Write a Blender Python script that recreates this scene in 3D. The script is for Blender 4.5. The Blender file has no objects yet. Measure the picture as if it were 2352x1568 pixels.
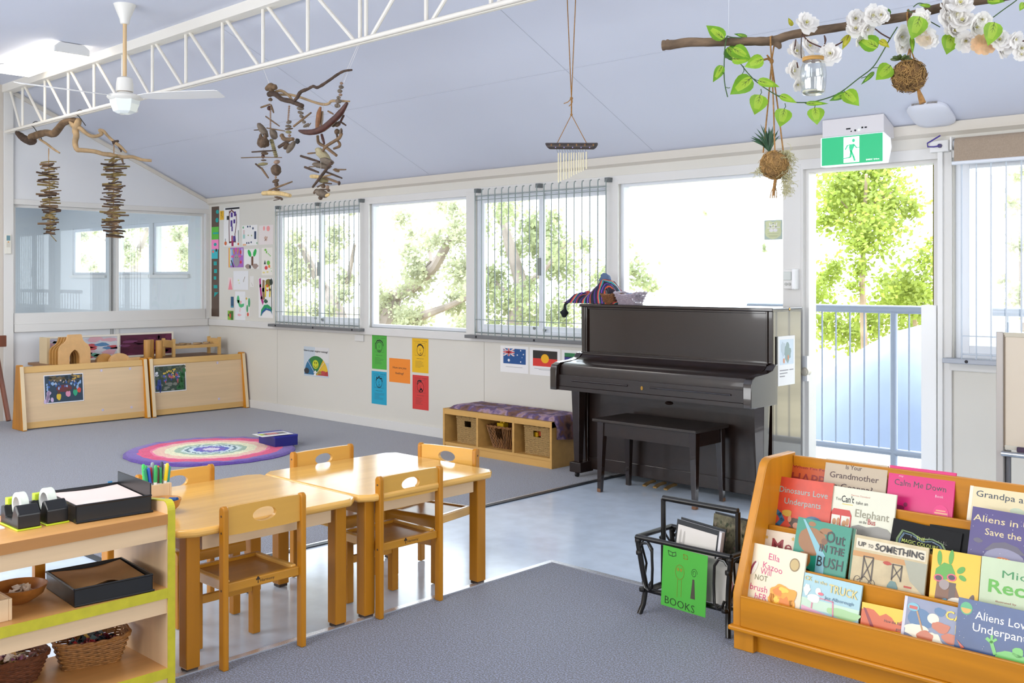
import bpy, bmesh, math, random
from math import sin, cos, pi, radians, sqrt
from mathutils import Vector, Matrix, noise
random.seed(7)
S = bpy.context.scene
COL = S.collection
# ---------------------------------------------------------------- camera
TH = radians(46.433)
FWD = Vector((-cos(TH), sin(TH), 0)); RGT = Vector((sin(TH), cos(TH), 0)); EYE = 1.4; FL = 2339.0; HZ = 638.0
cam = bpy.data.cameras.new('camera'); cob = bpy.data.objects.new('camera', cam); COL.objects.link(cob)
cam.sensor_width = 36; cam.lens = 36*FL/2352
cam.shift_y = -(784-HZ)/2352.0
cob.location = (0, 0, EYE); cob.rotation_euler = (pi/2, 0, pi/2-TH)
S.camera = cob
cam.clip_end = 200; cam.clip_start = .05
# ---------------------------------------------------------------- world, sun, area lights, exposure
w = bpy.data.worlds.new('sky'); S.world = w; w.use_nodes = True
bg = w.node_tree.nodes['Background']; bg.inputs[0].default_value = (.84, .92, 1.0, 1); bg.inputs[1].default_value = 4.8
def lamp(name, kind, loc, target, energy, color=(1, 1, 1), size=(1, 1), angle=None):
    l = bpy.data.lights.new(name, kind); o = bpy.data.objects.new(name, l); COL.objects.link(o)
    l.energy = energy; l.color = color; o.location = loc
    o.rotation_euler = (Vector(target)-Vector(loc)).to_track_quat('-Z', 'Y').to_euler()
    if kind == 'AREA': l.shape = 'RECTANGLE'; l.size, l.size_y = size
    if angle: l.angle = angle
    return o
lamp('sun', 'SUN', (0, 20, 30), (-6.5, 6, 0), 1.6, (1, .96, .88), angle=.02)
lamp('window_light_back', 'AREA', (-4.5, -2.4, 1.6), (-4.7, 6, 1.5), 172, (.96, .98, 1), (7, 1.6))  # added fill behind the camera; the back wall has no window
lamp('window_light_right', 'AREA', (2.4, 2.0, 1.6), (-6, 3.0, 1.3), 92, (.94, .97, 1), (5, 1.6))  # added fill from the side, in front of a solid wall
lamp('ceiling_light_near', 'AREA', (-3.0, .6, 3.18), (-3.0, .6, 0), 38, (1, .95, .88), (1.4, 1.2))  # added overhead fill, out of view and without a fixture
lamp('ceiling_light_far', 'AREA', (-8.0, .8, 3.18), (-8.0, .8, 0), 52, (1, .95, .88), (1.4, 1.2))  # second added overhead fill, also unseen
lamp('next_room_light', 'AREA', (-13.2, 2.4, 2.45), (-13.2, 2.4, 0), 62, (1, .99, .97), (2, 2))  # added fill to brighten the room behind the glass
vs = S.view_settings; vs.view_transform = 'Standard'; vs.look = 'None'; vs.gamma = 1; vs.use_curve_mapping = False
vs.exposure = 0.50
# ---------------------------------------------------------------- points from the photograph on real planes
def ray(px, py):
    return FWD + RGT*((px-1176)/FL) + Vector((0, 0, (HZ-py)/FL))
def at_y(px, py, Y): d = ray(px, py); s = Y/d.y; return Vector((s*d.x, Y, EYE+s*d.z))
def at_x(px, py, X): d = ray(px, py); s = X/d.x; return Vector((X, s*d.y, EYE+s*d.z))
def at_z(px, py, Z): d = ray(px, py); s = (Z-EYE)/d.z; return Vector((s*d.x, s*d.y, Z))
def at_d(px, py, D): d = ray(px, py); return Vector((D*d.x, D*d.y, EYE+D*d.z))
def at_plane(px, py, P, N):
    d = ray(px, py); s = (Vector(P)-Vector((0, 0, EYE))).dot(N)/d.dot(N); return Vector((s*d.x, s*d.y, EYE+s*d.z))
WY = 6.03
# ---------------------------------------------------------------- materials
def lin(h):
    if not isinstance(h, str): return tuple(h)+(1,)
    c = [int(h[i:i+2], 16)/255 for i in (0, 2, 4)]
    return tuple((x/12.92 if x <= .04045 else ((x+.055)/1.055)**2.4) for x in c)+(1,)
MATS = {}
def M(name, col='cccccc', rough=.5, metal=0., n=None, bump=None, coat=0., emis=0., trans=0., spec=.5, sheen=0., ramp=None):
    """n=(scale xyz or float, amount, detail); bump=(scale, strength, distance); ramp=list of (pos, hex) driven by noise n"""
    if name in MATS: return MATS[name]
    m = bpy.data.materials.new(name); m.use_nodes = True; MATS[name] = m
    nt = m.node_tree; N = nt.nodes; L = nt.links; b = N['Principled BSDF']
    c = lin(col); b.inputs['Base Color'].default_value = c
    b.inputs['Roughness'].default_value = rough; b.inputs['Metallic'].default_value = metal
    b.inputs['Specular IOR Level'].default_value = spec
    b.inputs['Coat Weight'].default_value = coat; b.inputs['Coat Roughness'].default_value = .04
    b.inputs['Sheen Weight'].default_value = sheen
    m.diffuse_color = c
    if emis:
        b.inputs['Emission Color'].default_value = c; b.inputs['Emission Strength'].default_value = emis
    tc = None
    if n or bump:
        tc = N.new('ShaderNodeTexCoord')
    def noise_node(sc, det=4.):
        mp = N.new('ShaderNodeMapping'); L.new(tc.outputs['Object'], mp.inputs[0])
        mp.inputs['Scale'].default_value = sc if isinstance(sc, tuple) else (sc, sc, sc)
        t = N.new('ShaderNodeTexNoise'); t.inputs['Scale'].default_value = 1; t.inputs['Detail'].default_value = det
        L.new(mp.outputs[0], t.inputs['Vector']); return t
    if n:
        t = noise_node(n[0], n[2] if len(n) > 2 else 4.)
        r = N.new('ShaderNodeValToRGB'); L.new(t.outputs['Fac'], r.inputs[0])
        if ramp:
            e = r.color_ramp.elements
            while len(e) < len(ramp): e.new(.5)
            for k, (p, h) in enumerate(ramp): e[k].position = p; e[k].color = lin(h)
        else:
            a = n[1]; e = r.color_ramp.elements
            e[0].position = .32; e[1].position = .68
            e[0].color = tuple(max(0, x*(1-a)) for x in c[:3])+(1,); e[1].color = tuple(min(1, x*(1+a)) for x in c[:3])+(1,)
        L.new(r.outputs[0], b.inputs['Base Color'])
        if trans or emis: pass
    if bump:
        t2 = noise_node(bump[0], 3.); bp = N.new('ShaderNodeBump'); bp.inputs['Strength'].default_value = bump[1]
        bp.inputs['Distance'].default_value = bump[2] if len(bump) > 2 else .002
        L.new(t2.outputs['Fac'], bp.inputs['Height']); L.new(bp.outputs[0], b.inputs['Normal'])
        if coat: L.new(bp.outputs[0], b.inputs['Coat Normal'])
    if trans:
        tr = N.new('ShaderNodeBsdfTranslucent'); mx = N.new('ShaderNodeMixShader'); mx.inputs[0].default_value = trans
        src = b.inputs['Base Color']
        if src.is_linked: L.new(src.links[0].from_socket, tr.inputs[0])
        else: tr.inputs[0].default_value = c
        L.new(b.outputs[0], mx.inputs[1]); L.new(tr.outputs[0], mx.inputs[2])
        L.new(mx.outputs[0], N['Material Output'].inputs[0])
    return m
def glass(name, tint=(1, 1, 1), refl=.06, rough=0.0):
    if name in MATS: return MATS[name]
    m = bpy.data.materials.new(name); m.use_nodes = True; MATS[name] = m; nt = m.node_tree; N = nt.nodes; L = nt.links
    N.remove(N['Principled BSDF'])
    t = N.new('ShaderNodeBsdfTransparent'); t.inputs[0].default_value = tint+(1,)
    g = N.new('ShaderNodeBsdfGlossy'); g.inputs['Roughness'].default_value = rough
    f = N.new('ShaderNodeLayerWeight'); f.inputs[0].default_value = .5
    pw = N.new('ShaderNodeMath'); pw.operation = 'POWER'; pw.inputs[1].default_value = 4.0; L.new(f.outputs['Facing'], pw.inputs[0])
    a = N.new('ShaderNodeMath'); a.operation = 'MULTIPLY_ADD'; a.inputs[1].default_value = .55; a.inputs[2].default_value = refl*.6
    a.use_clamp = True
    L.new(pw.outputs[0], a.inputs[0]); x = N.new('ShaderNodeMixShader')
    L.new(a.outputs[0], x.inputs[0]); L.new(t.outputs[0], x.inputs[1]); L.new(g.outputs[0], x.inputs[2])
    L.new(x.outputs[0], N['Material Output'].inputs[0]); return m
WALL = M('wall_paint', 'd8d4ca', .55, n=(1.2, .015))
WALLW = M('wall_paint_warm', 'cfc6ba', .6, n=(1.2, .015))
TRIM = M('trim_paint', 'dcdad6', .4, n=(2., .01))
CEIL = M('ceiling_paint', 'dadeeb', .7, n=(.7, .015))
BEAM = M('truss_paint', 'eee9df', .4)
ALU = M('white_aluminium', 'e4e8ee', .35)
VINYL = M('blue_grey_vinyl', 'dae8f8', .15, n=((9, 9, 9), .06, 6.), bump=((3, 3, 3), .04, .002), spec=.6)
CARPET = M('grey_blue_carpet', '6a6d77', .62, n=(165., .55, 2.), bump=(180., .6, .005), sheen=.5, spec=.45, ramp=[(.38, '141722'), (.5, '333a52'), (.62, '707ca3')])
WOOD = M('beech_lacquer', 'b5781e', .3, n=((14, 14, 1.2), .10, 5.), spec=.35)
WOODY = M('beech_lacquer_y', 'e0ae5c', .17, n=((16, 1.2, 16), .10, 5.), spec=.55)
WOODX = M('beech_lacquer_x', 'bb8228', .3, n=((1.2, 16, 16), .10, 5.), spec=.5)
SEATW = M('plywood_seat', 'a97538', .3, n=((1.4, 18, 18), .10, 5.), spec=.5)
PALEW = M('pale_maple_laminate', 'e0c199', .4, n=((22, 1.2, 22), .07, 5.))
PALEV = M('pale_maple_vertical', 'dcbd95', .42, n=((22, 22, 1.2), .07, 5.))
HONEY = M('honey_oak_veneer', 'c47f10', .35, n=((1.3, 20, 20), .13, 5.))
HONEYV = M('honey_oak_vertical', 'c8831a', .35, n=((20, 20, 1.3), .13, 5.))
PIANO = M('black_lacquer', '1e0f09', .2, n=((1., 1., 14.), .25, 5.), coat=.85, spec=.5)
PIANOD = M('dark_wood_worn', '1e100a', .35, n=((12., 2., 12.), .3, 5.), coat=.3)
BRASS = M('brass', 'b58a45', .3, metal=1.)
STEEL = M('steel', 'b9bcc0', .3, metal=1.)
GREYM = M('grey_metal', '8a8f8c', .4, metal=.6)
BARM = M('grille_bar_paint', '8b9694', .45)
BLACKP = M('black_plastic', '17181a', .32, spec=.5)
WHITEP = M('white_plastic', 'e6e5e2', .35)
PAPER = M('white_paper', 'efeeec', .7)
INK = M('ink', '1d1c22', .6)
GREYINK = M('grey_ink', '77767c', .6)
LIME = M('lime_edge_tape', 'c2b82a', .4, n=((3, 30, 30), .08))
LIMEP = M('lime_plastic', 'bfd327', .35)
ROPE = M('jute_cord', '9c7240', .85, n=(160., .25))
BARK = M('driftwood', '6f573e', .8, n=((18, 18, 18), .35, 6.), bump=(40., .6, .004))
BARKP = M('pale_driftwood', 'a58a66', .75, n=((14, 14, 14), .22, 6.), bump=(40., .4, .003))
BARKD = M('dark_bark', '4a382c', .85, n=((30, 30, 30), .4, 6.), bump=(60., .6, .003))
def C(h, rough=.55, **k): return M('colour_'+h, h, rough, **k)
# ---------------------------------------------------------------- mesh helpers
WL = {}
class MB:
    def __init__(s): s.v = []; s.f = []; s.m = []; s.mi = 0
    def add(s, vs, fs):
        o = len(s.v); s.v += [Vector(v) for v in vs]
        for f in fs: s.f.append([i+o for i in f]); s.m.append(s.mi)
        return s
    def box(s, x0, y0, z0, x1, y1, z1):
        vs = [(x, y, z) for z in (z0, z1) for y in (y0, y1) for x in (x0, x1)]
        return s.add(vs, [(0, 2, 3, 1), (4, 5, 7, 6), (0, 1, 5, 4), (1, 3, 7, 5), (3, 2, 6, 7), (2, 0, 4, 6)])
    def obox(s, O, U, V, W):
        O, U, V, W = map(Vector, (O, U, V, W))
        vs = [O+U*a+V*b+W*c for c in (0, 1) for b in (0, 1) for a in (0, 1)]
        fs = [(0, 2, 3, 1), (4, 5, 7, 6), (0, 1, 5, 4), (1, 3, 7, 5), (3, 2, 6, 7), (2, 0, 4, 6)]
        if U.cross(V).dot(W) < 0: fs = [f[::-1] for f in fs]
        return s.add(vs, fs)
    def tube(s, pts, r, n=8, closed=False, cap=True, sq=1.0):
        pts = [Vector(p) for p in pts]; k = len(pts)
        rs = r if isinstance(r, (list, tuple)) else [r]*k
        ts = []
        for i in range(k):
            a = pts[(i-1) % k] if (closed or i > 0) else pts[i]; b = pts[(i+1) % k] if (closed or i < k-1) else pts[i]
            t = (b-a); ts.append(t.normalized() if t.length > 1e-9 else Vector((0, 0, 1)))
        u = ts[0].orthogonal().normalized() if abs(ts[0].z) > .9 else ts[0].cross(Vector((0, 0, 1))).normalized()
        vs = []
        for i in range(k):
            u = (u-ts[i]*u.dot(ts[i]))
            u = u.normalized() if u.length > 1e-6 else ts[i].orthogonal().normalized()
            w_ = ts[i].cross(u)
            for j in range(n):
                a = 2*pi*j/n; vs.append(pts[i]+(u*cos(a)*sq+w_*sin(a))*rs[i])
        fs = []
        for i in range(k if closed else k-1):
            i2 = (i+1) % k
            for j in range(n):
                j2 = (j+1) % n; fs.append((i*n+j, i*n+j2, i2*n+j2, i2*n+j))
        if cap and not closed: fs += [tuple(range(n))[::-1], tuple((k-1)*n+j for j in range(n))]
        return s.add(vs, fs)
    def cyl(s, p, q, r, r2=None, n=12): return s.tube([p, q], [r, r if r2 is None else r2], n)
    def lathe(s, prof, c=(0, 0, 0), n=24, cap=True, sx=1., sy=1.):
        vs = [(c[0]+r*cos(2*pi*j/n)*sx, c[1]+r*sin(2*pi*j/n)*sy, c[2]+z) for r, z in prof for j in range(n)]
        fs = []
        for i in range(len(prof)-1):
            for j in range(n): j2 = (j+1) % n; fs.append((i*n+j, i*n+j2, (i+1)*n+j2, (i+1)*n+j))
        if cap: fs += [tuple(range(n))[::-1], tuple((len(prof)-1)*n+j for j in range(n))]
        return s.add(vs, fs)
    def prism(s, poly, ax, c0, c1):
        def P(a, b, c): return (c, a, b) if ax == 'x' else ((a, c, b) if ax == 'y' else (a, b, c))
        k = len(poly); vs = [P(a, b, c0) for a, b in poly]+[P(a, b, c1) for a, b in poly]
        fs = [tuple(range(k)), tuple(range(2*k-1, k-1, -1))]+[(i+k, (i+1) % k+k, (i+1) % k, i) for i in range(k)]
        ar = sum(poly[i][0]*poly[(i+1) % k][1]-poly[(i+1) % k][0]*poly[i][1] for i in range(k))
        flip = (ar > 0) ^ (ax == 'y') ^ (c1 < c0)
        if not flip: fs = [f[::-1] for f in fs]
        # orientation: make c0 cap face towards -axis
        return s.add(vs, [f[::-1] for f in fs])
    def ell(s, c, r, nu=12, nv=8, R=None, jit=0., seed=0.):
        c = Vector(c); vs = []
        for i in range(nv+1):
            ph = pi*i/nv
            for j in range(nu):
                a = 2*pi*j/nu; p = Vector((sin(ph)*cos(a), sin(ph)*sin(a), -cos(ph)))
                k = 1+jit*noise.noise(p*2.2+Vector((seed, seed*.7, 0))) if jit else 1
                p = Vector((p.x*r[0], p.y*r[1], p.z*r[2]))*k
                vs.append(c+(R @ p if R else p))
        fs = []
        for i in range(nv):
            for j in range(nu): j2 = (j+1) % nu; fs.append((i*nu+j, i*nu+j2, (i+1)*nu+j2, (i+1)*nu+j))
        return s.add(vs, fs)
    def holed(s, outer, inner, ax, c0, c1):
        """plate with a hole: outer and inner loops of the same length, matched by index"""
        def P(a, b, c): return (c, a, b) if ax == 'x' else ((a, c, b) if ax == 'y' else (a, b, c))
        k = len(outer); vs = [P(*p, c0) for p in outer]+[P(*p, c0) for p in inner]+[P(*p, c1) for p in outer]+[P(*p, c1) for p in inner]
        fs = []
        for i in range(k):
            j = (i+1) % k
            fs += [(i, j, k+j, k+i), (2*k+j, 2*k+i, 3*k+i, 3*k+j), (j, i, 2*k+i, 2*k+j), (k+i, k+j, 3*k+j, 3*k+i)]
        return s.add(vs, fs)
    def build(s, name, mats, parent=None, smooth=False, bevel=0., seg=2, loc=None, ang=40, nofix=False):
        if not isinstance(mats, (list, tuple)): mats = [mats]
        if parent is not None: o0 = WL.get(parent.name, Vector((0, 0, 0)))
        elif loc is not None: o0 = Vector(loc)
        else:
            xs = [v.x for v in s.v]; ys = [v.y for v in s.v]; zs = [v.z for v in s.v]
            o0 = Vector(((min(xs)+max(xs))/2, (min(ys)+max(ys))/2, min(zs)))
        me = bpy.data.meshes.new(name); me.from_pydata([v-o0 for v in s.v], [], s.f)
        for m in mats: me.materials.append(m)
        if len(mats) > 1: me.polygons.foreach_set('material_index', s.m)
        if smooth:
            me.shade_smooth(); me.set_sharp_from_angle(angle=radians(ang))
        me.update()
        if len(s.f) < 30000 and not nofix:
            bm = bmesh.new(); bm.from_mesh(me); bmesh.ops.recalc_face_normals(bm, faces=bm.faces); bm.to_mesh(me); bm.free()
        o = bpy.data.objects.new(name, me); COL.objects.link(o)
        if parent is not None: o.parent = parent
        else: o.location = o0
        WL[o.name] = o0
        if bevel:
            md = o.modifiers.new('bevel', 'BEVEL'); md.width = bevel; md.segments = seg; md.limit_method = 'ANGLE'; md.angle_limit = radians(35)
        return o
def tag(o, label=None, cat=None, group=None, kind=None):
    if label: o['label'] = label
    if cat: o['category'] = cat
    if group: o['group'] = group
    if kind: o['kind'] = kind
    return o
def thing(name, label, cat, loc, group=None, kind=None):
    o = bpy.data.objects.new(name, None); COL.objects.link(o); o.location = loc; o.empty_display_size = .05
    WL[o.name] = Vector(loc); return tag(o, label, cat, group, kind)
def copytree(o, parent=None):
    c = o.copy(); COL.objects.link(c); c.parent = parent; WL[c.name] = WL.get(o.name, Vector((0, 0, 0)))
    for ch in o.children: copytree(ch, c)
    return c
def bx(name, m, parent, *a, bevel=0., **k):
    b = MB(); b.box(*a); return b.build(name, m, parent, bevel=bevel, **k)
def struct(o): o['kind'] = 'structure'; return o
# ---------------------------------------------------------------- flat print
def el(cx, cy, rx, ry, rot=0, n=18): return [(cx+rx*cos(t)*cos(rot)-ry*sin(t)*sin(rot), cy+rx*cos(t)*sin(rot)+ry*sin(t)*cos(rot)) for t in [2*pi*i/n for i in range(n)]]
def rc(x0, y0, x1, y1): return [(x0, y0), (x1, y0), (x1, y1), (x0, y1)]
def st(pts, wd):
    out = []
    for (a, b), (c, d) in zip(pts, pts[1:]):
        l = sqrt((c-a)**2+(d-b)**2) or 1; nx, ny = -(d-b)/l*wd/2, (c-a)/l*wd/2
        ex, ey = (c-a)/l*wd*.3, (d-b)/l*wd*.3
        out.append([(a+nx-ex, b+ny-ey), (a-nx-ex, b-ny-ey), (c-nx+ex, d-ny+ey), (c+nx+ex, d+ny+ey)])
    return out
def blob(cx, cy, rx, ry, j, seed, n=22):
    return [(cx+rx*cos(t)*(1+j*noise.noise(Vector((cos(t)*1.7+seed, sin(t)*1.7, seed)))), cy+ry*sin(t)*(1+j*noise.noise(Vector((cos(t)*1.7+seed, sin(t)*1.7, seed))))) for t in [2*pi*i/n for i in range(n)]]
def text2d(s, bold=0., res=2, shear=0.):
    cu = bpy.data.curves.new('t', 'FONT'); cu.body = s; cu.resolution_u = res; cu.offset = bold*.5; cu.shear = shear; cu.align_x = 'LEFT'
    ob = bpy.data.objects.new('t', cu); me = bpy.data.meshes.new_from_object(ob)
    vs = [(v.co.x, v.co.y) for v in me.vertices]; fs = [list(p.vertices) for p in me.polygons]
    bpy.data.objects.remove(ob); bpy.data.curves.remove(cu); bpy.data.meshes.remove(me)
    return vs, fs
class T:
    """text laid inside u0..u1 with cap height h at baseline v (all in 0..1 of the sheet)"""
    def __init__(s, body, u0, u1, v, h, bold=0., rot=0., jig=0., shear=0., arch=0.):
        s.a = (body, u0, u1, v, h, bold, rot, jig, shear, arch)
def printed(name, O, U, V, thick, base, layers, parent=None, side=None, bevel=0.):
    """sheet or board: O lower-left corner of the printed face, U and V its edges; layers of (material, [shapes or T])"""
    O, U, V = Vector(O), Vector(U), Vector(V); Nn = U.cross(V).normalized()
    b = MB(); mats = [base]
    b.obox(O-Nn*thick, U, V, Nn*thick)
    if side is not None:
        mats.append(side)
        for k in (0, 2, 3, 4, 5): b.m[k] = 1
    for li, (m, shapes) in enumerate(layers):
        if m not in mats: mats.append(m)
        b.mi = mats.index(m); off = Nn*(.0003*(li+1))
        for sh in shapes:
            if isinstance(sh, T):
                body, u0, u1, v, h, bold, rot, jig, shear, arch = sh.a
                vs, fs = text2d(body, bold, shear=shear)
                if not vs: continue
                x0 = min(p[0] for p in vs); x1 = max(p[0] for p in vs); kx = (u1-u0)/max(1e-6, x1-x0); ky = h/.73
                pts = []
                for x, y in vs:
                    u = u0+(x-x0)*kx; q = (u-u0)/max(1e-6, u1-u0)
                    vv = v+y*ky+rot*(u-u0)+jig*sin(q*37.)+arch*4*q*(1-q)
                    pts.append(O+U*u+V*vv+off)
                b.add(pts, fs)
            else:
                pts = [O+U*u+V*v+off for u, v in sh]
                ar = sum(sh[i][0]*sh[(i+1) % len(sh)][1]-sh[(i+1) % len(sh)][0]*sh[i][1] for i in range(len(sh)))
                f = tuple(range(len(pts)))
                b.add(pts, [f if ar > 0 else f[::-1]])
    return b.build(name, mats, parent, bevel=bevel)
# ---------------------------------------------------------------- woven baskets
def rrect(w_, d, r, n):
    """points round a rounded rectangle centred on 0"""
    segs = []
    L1, L2 = w_-2*r, d-2*r; P = 2*L1+2*L2+2*pi*r; out = []
    for i in range(n):
        s = P*i/n
        if s < L1: out.append((-L1/2+s, -d/2)); continue
        s -= L1
        if s < pi*r/2: a = -pi/2+s/r; out.append((L1/2+r*cos(a), -L2/2+r*sin(a))); continue
        s -= pi*r/2
        if s < L2: out.append((w_/2, -L2/2+s)); continue
        s -= L2
        if s < pi*r/2: a = s/r; out.append((L1/2+r*cos(a), L2/2+r*sin(a))); continue
        s -= pi*r/2
        if s < L1: out.append((L1/2-s, d/2)); continue
        s -= L1
        if s < pi*r/2: a = pi/2+s/r; out.append((-L1/2+r*cos(a), L2/2+r*sin(a))); continue
        s -= pi*r/2
        if s < L2: out.append((-w_/2, L2/2-s)); continue
        s -= L2; a = pi+s/r; out.append((-L1/2+r*cos(a), -L2/2+r*sin(a)))
    return out
def basket(parent, w0, d0, w1, d1, h, rows, stakes, mat, rimmat, r=.02, tr=.004, amp=.003, hole=None, vertical=False, top=None):
    """woven basket standing on z=0 about the parent's origin: w0,d0 bottom; w1,d1 top"""
    base = WL[parent.name]
    def P(x, y, z): return base+Vector((x, y, z))
    hz = top or (lambda x, y: 0.)
    n = stakes*2
    def loop(q, off):
        pts = rrect(w0+(w1-w0)*q+2*off, d0+(d1-d0)*q+2*off, r+off, n); return pts
    b = MB()
    if not vertical:
        for k in range(rows):
            q = (k+.5)/rows; pts = loop(q, 0); ring = []
            for i, (x, y) in enumerate(pts):
                s_ = amp*(1 if ((i//2+k) % 2) else -1)*(1 if i % 2 else .2)
                l = sqrt(x*x+y*y) or 1
                ring.append(P(x+x/l*s_, y+y/l*s_, h*q+hz(x, y)*q))
            if hole:
                runs = []; cur = []
                for i in range(n):
                    p = ring[i]-base; inside = hole(p.x, p.y, p.z)
                    if inside:
                        if len(cur) > 1: runs.append(cur)
                        cur = []
                    else: cur.append(ring[i])
                if len(cur) > 1: runs.append(cur)
                if len(runs) == 1 and len(runs[0]) == n: b.tube(runs[0], tr, 5, closed=True)
                else:
                    if len(runs) > 1: b.tube([ring[-1], ring[0]], tr, 5)
                    for c in runs: b.tube(c, tr, 5)
            else: b.tube(ring, tr, 5, closed=True)
    else:
        for i in range(n):
            pts = []
            for k in range(rows+1):
                q = k/rows; x, y = loop(q, 0)[i]; l = sqrt(x*x+y*y) or 1
                s_ = amp*(1 if (i+k) % 2 else -1); pts.append(P(x+x/l*s_, y+y/l*s_, h*q))
            if hole and hole(pts[-2].x-base.x, pts[-2].y-base.y, h*.72):
                k2 = max(2, int((rows+1)*.55)); b.tube(pts[:k2], tr, 5); continue
            b.tube(pts, tr, 5)
    b.build('weave', mat, parent, smooth=True)
    b = MB()
    for i in range(0, n, 2):
        a = loop(0, -.001)[i]; c = loop(1, -.001)[i]
        if hole and hole(c[0], c[1], h*.72): c = [a[j]+(c[j]-a[j])*.5 for j in (0, 1)]; z1 = h*.5
        else: z1 = h+hz(c[0], c[1])
        b.tube([P(a[0], a[1], 0), P(c[0], c[1], z1)], tr*.8, 5)
    b.build('stake', mat, parent)['kind'] = 'stuff'
    b = MB()
    pts = loop(1, 0)
    for ph in (0, pi):
        b.tube([P(x+x*.02*cos(i*1.3+ph), y+y*.02*cos(i*1.3+ph), h+hz(x, y)+tr*1.1*sin(i*1.3+ph)) for i, (x, y) in enumerate(pts)], tr*1.35, 6, closed=True)
    b.build('rim', rimmat, parent, smooth=True)
    b = MB(); lo = rrect(w0-.008, d0-.008, r, 24); b.prism(lo, 'z', base.z+.001, base.z+.006); b.v = [Vector((v.x+base.x, v.y+base.y, v.z)) for v in b.v]
    b.build('basket_floor', mat, parent)
# ================================================================ room shell
XL, XR, YB = -10.5, 3.0, -2.5
b = MB(); b.box(-15.2, YB-.2, -.15, XR+.2, 6.15, -.003); struct(b.build('floor', VINYL, loc=(0, 0, 0)))
b = MB(); b.box(XL, 2.26, -.02, -4.435, WY, .0); struct(b.build('floor_carpet', CARPET, loc=(0, 0, 0)))
b = MB(); b.box(-3.315, YB, -.02, XR, 3.772, .0); struct(b.build('floor_carpet', CARPET, loc=(0, 0, 0)))
RUB = C('20262e', .35)
b = MB(); b.box(-4.44, 2.27, -.003, -4.405, 5.9, .004); b.box(XL, 2.235, -.003, -4.405, 2.27, .004); struct(b.build('trim_1', RUB))
ALS = M('alu_strip', 'e9ecf2', .25, metal=.7)
b = MB(); b.box(-3.335, YB, -.003, -3.305, 3.76, .005); b.box(-3.335, 3.76, -.003, XR, 3.79, .005); struct(b.build('trim_2', ALS))
b = MB(); b.box(-4.455, 2.27, -.001, -4.44, 5.9, .005); struct(b.build('trim_3', ALS))
# window wall -----------------------------------------------------------------
PIERS = [(-10.5, -9.17), (-7.71, -7.60), (-6.255, -6.175), (-4.748, -4.648), (-3.285, -3.16), (-2.295, -2.21), (-.9, XR)]
SILL, HEAD = .935, 2.105
wall = thing('wall_far', None, None, (0, WY, 0), kind='structure')
b = MB()
for x0, x1 in ((-10.6, -3.162), (-2.293, XR)): b.box(x0, WY+.02, 0, x1, WY+.12, SILL)
b.box(-10.6, WY, HEAD, XR, WY+.12, 2.4)
for x0, x1 in PIERS: b.box(x0, WY, SILL, x1, WY+.12, HEAD)
b.box(-3.285, WY, 0, -3.16, WY+.12, SILL); b.box(-2.295, WY, 0, -2.21, WY+.12, SILL)
b.build('masonry', WALL, wall)
for x0, x1 in ((-10.5, -9.128), (-9.124, -6.060), (-6.056, -3.286), (-2.209, XR)): bx('wall_panel', WALL, wall, x0, WY, 0, x1, WY+.02, SILL)
bx('architrave', TRIM, wall, -3.165, WY-.012, 0, -3.15, WY+.13, HEAD, bevel=.002)
b = MB()
for x0, x1 in ((-10.5, -3.29), (-2.225, XR)): b.box(x0, WY-.022, .866, x1, WY, .935)
struct(b.build('trim_4', TRIM, bevel=.003))
b = MB()
for x0, x1 in ((-10.5, -3.29), (-2.205, XR)): b.box(x0, WY-.014, 0, x1, WY, .085)
struct(b.build('baseboard_far', TRIM, bevel=.003))
b = MB(); b.prism([(WY, 2.225), (WY, 2.30), (WY-.045, 2.30), (WY-.03, 2.245)], 'x', XL, XR); struct(b.build('trim_5', M('cornice_paint', 'd9d2c6', .5)))
b = MB(); b.box(-7.725, WY-.012, .93, -7.585, WY, 2.13); b.box(-6.265, WY-.012, .93, -6.165, WY, 2.13); b.box(-4.755, WY-.012, .93, -4.64, WY, 2.13)
b.box(-3.292, WY-.012, .93, -3.165, WY, 2.13); b.box(-2.29, WY-.015, 0, -2.215, WY, 2.13); struct(b.build('trim_6', TRIM, bevel=.002))
bx('trim_7', TRIM, None, -9.17, WY-.01, 2.095, -.9, WY, 2.16, bevel=.002)['kind'] = 'structure'
# ceiling ------------------------------------------------------------------------
ZF, YT, ZW = 3.29, 3.83, 2.268
b = MB(); b.prism([(YB-.2, ZF), (YT, ZF), (WY+.15, ZW-.045), (WY+.15, ZW+.1), (YT, ZF+.15), (YB-.2, ZF+.15)], 'x', -10.7, XR+.2); struct(b.build('ceiling', CEIL, loc=(0, 0, 0)))
def ceil_z(Y): return ZF if Y < YT else ZF+(Y-YT)*(ZW-.045-ZF)/(WY+.15-YT)
# sheet joints in the ceiling: narrow cover strips
b = MB()
for xx in (-4.30, -6.7):
    b.obox((xx, YT+.05, ceil_z(YT+.05)-.0015), (.004, 0, 0), (0, 2.1, ceil_z(YT+2.15)-ceil_z(YT+.05)), (0, 0, .003))
yy = 5.02; b.box(XL, yy, ceil_z(yy)-.002, XR, yy+.004, ceil_z(yy)+.002)
struct(b.build('trim_8', C('bcc0cc', .7)))
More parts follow.
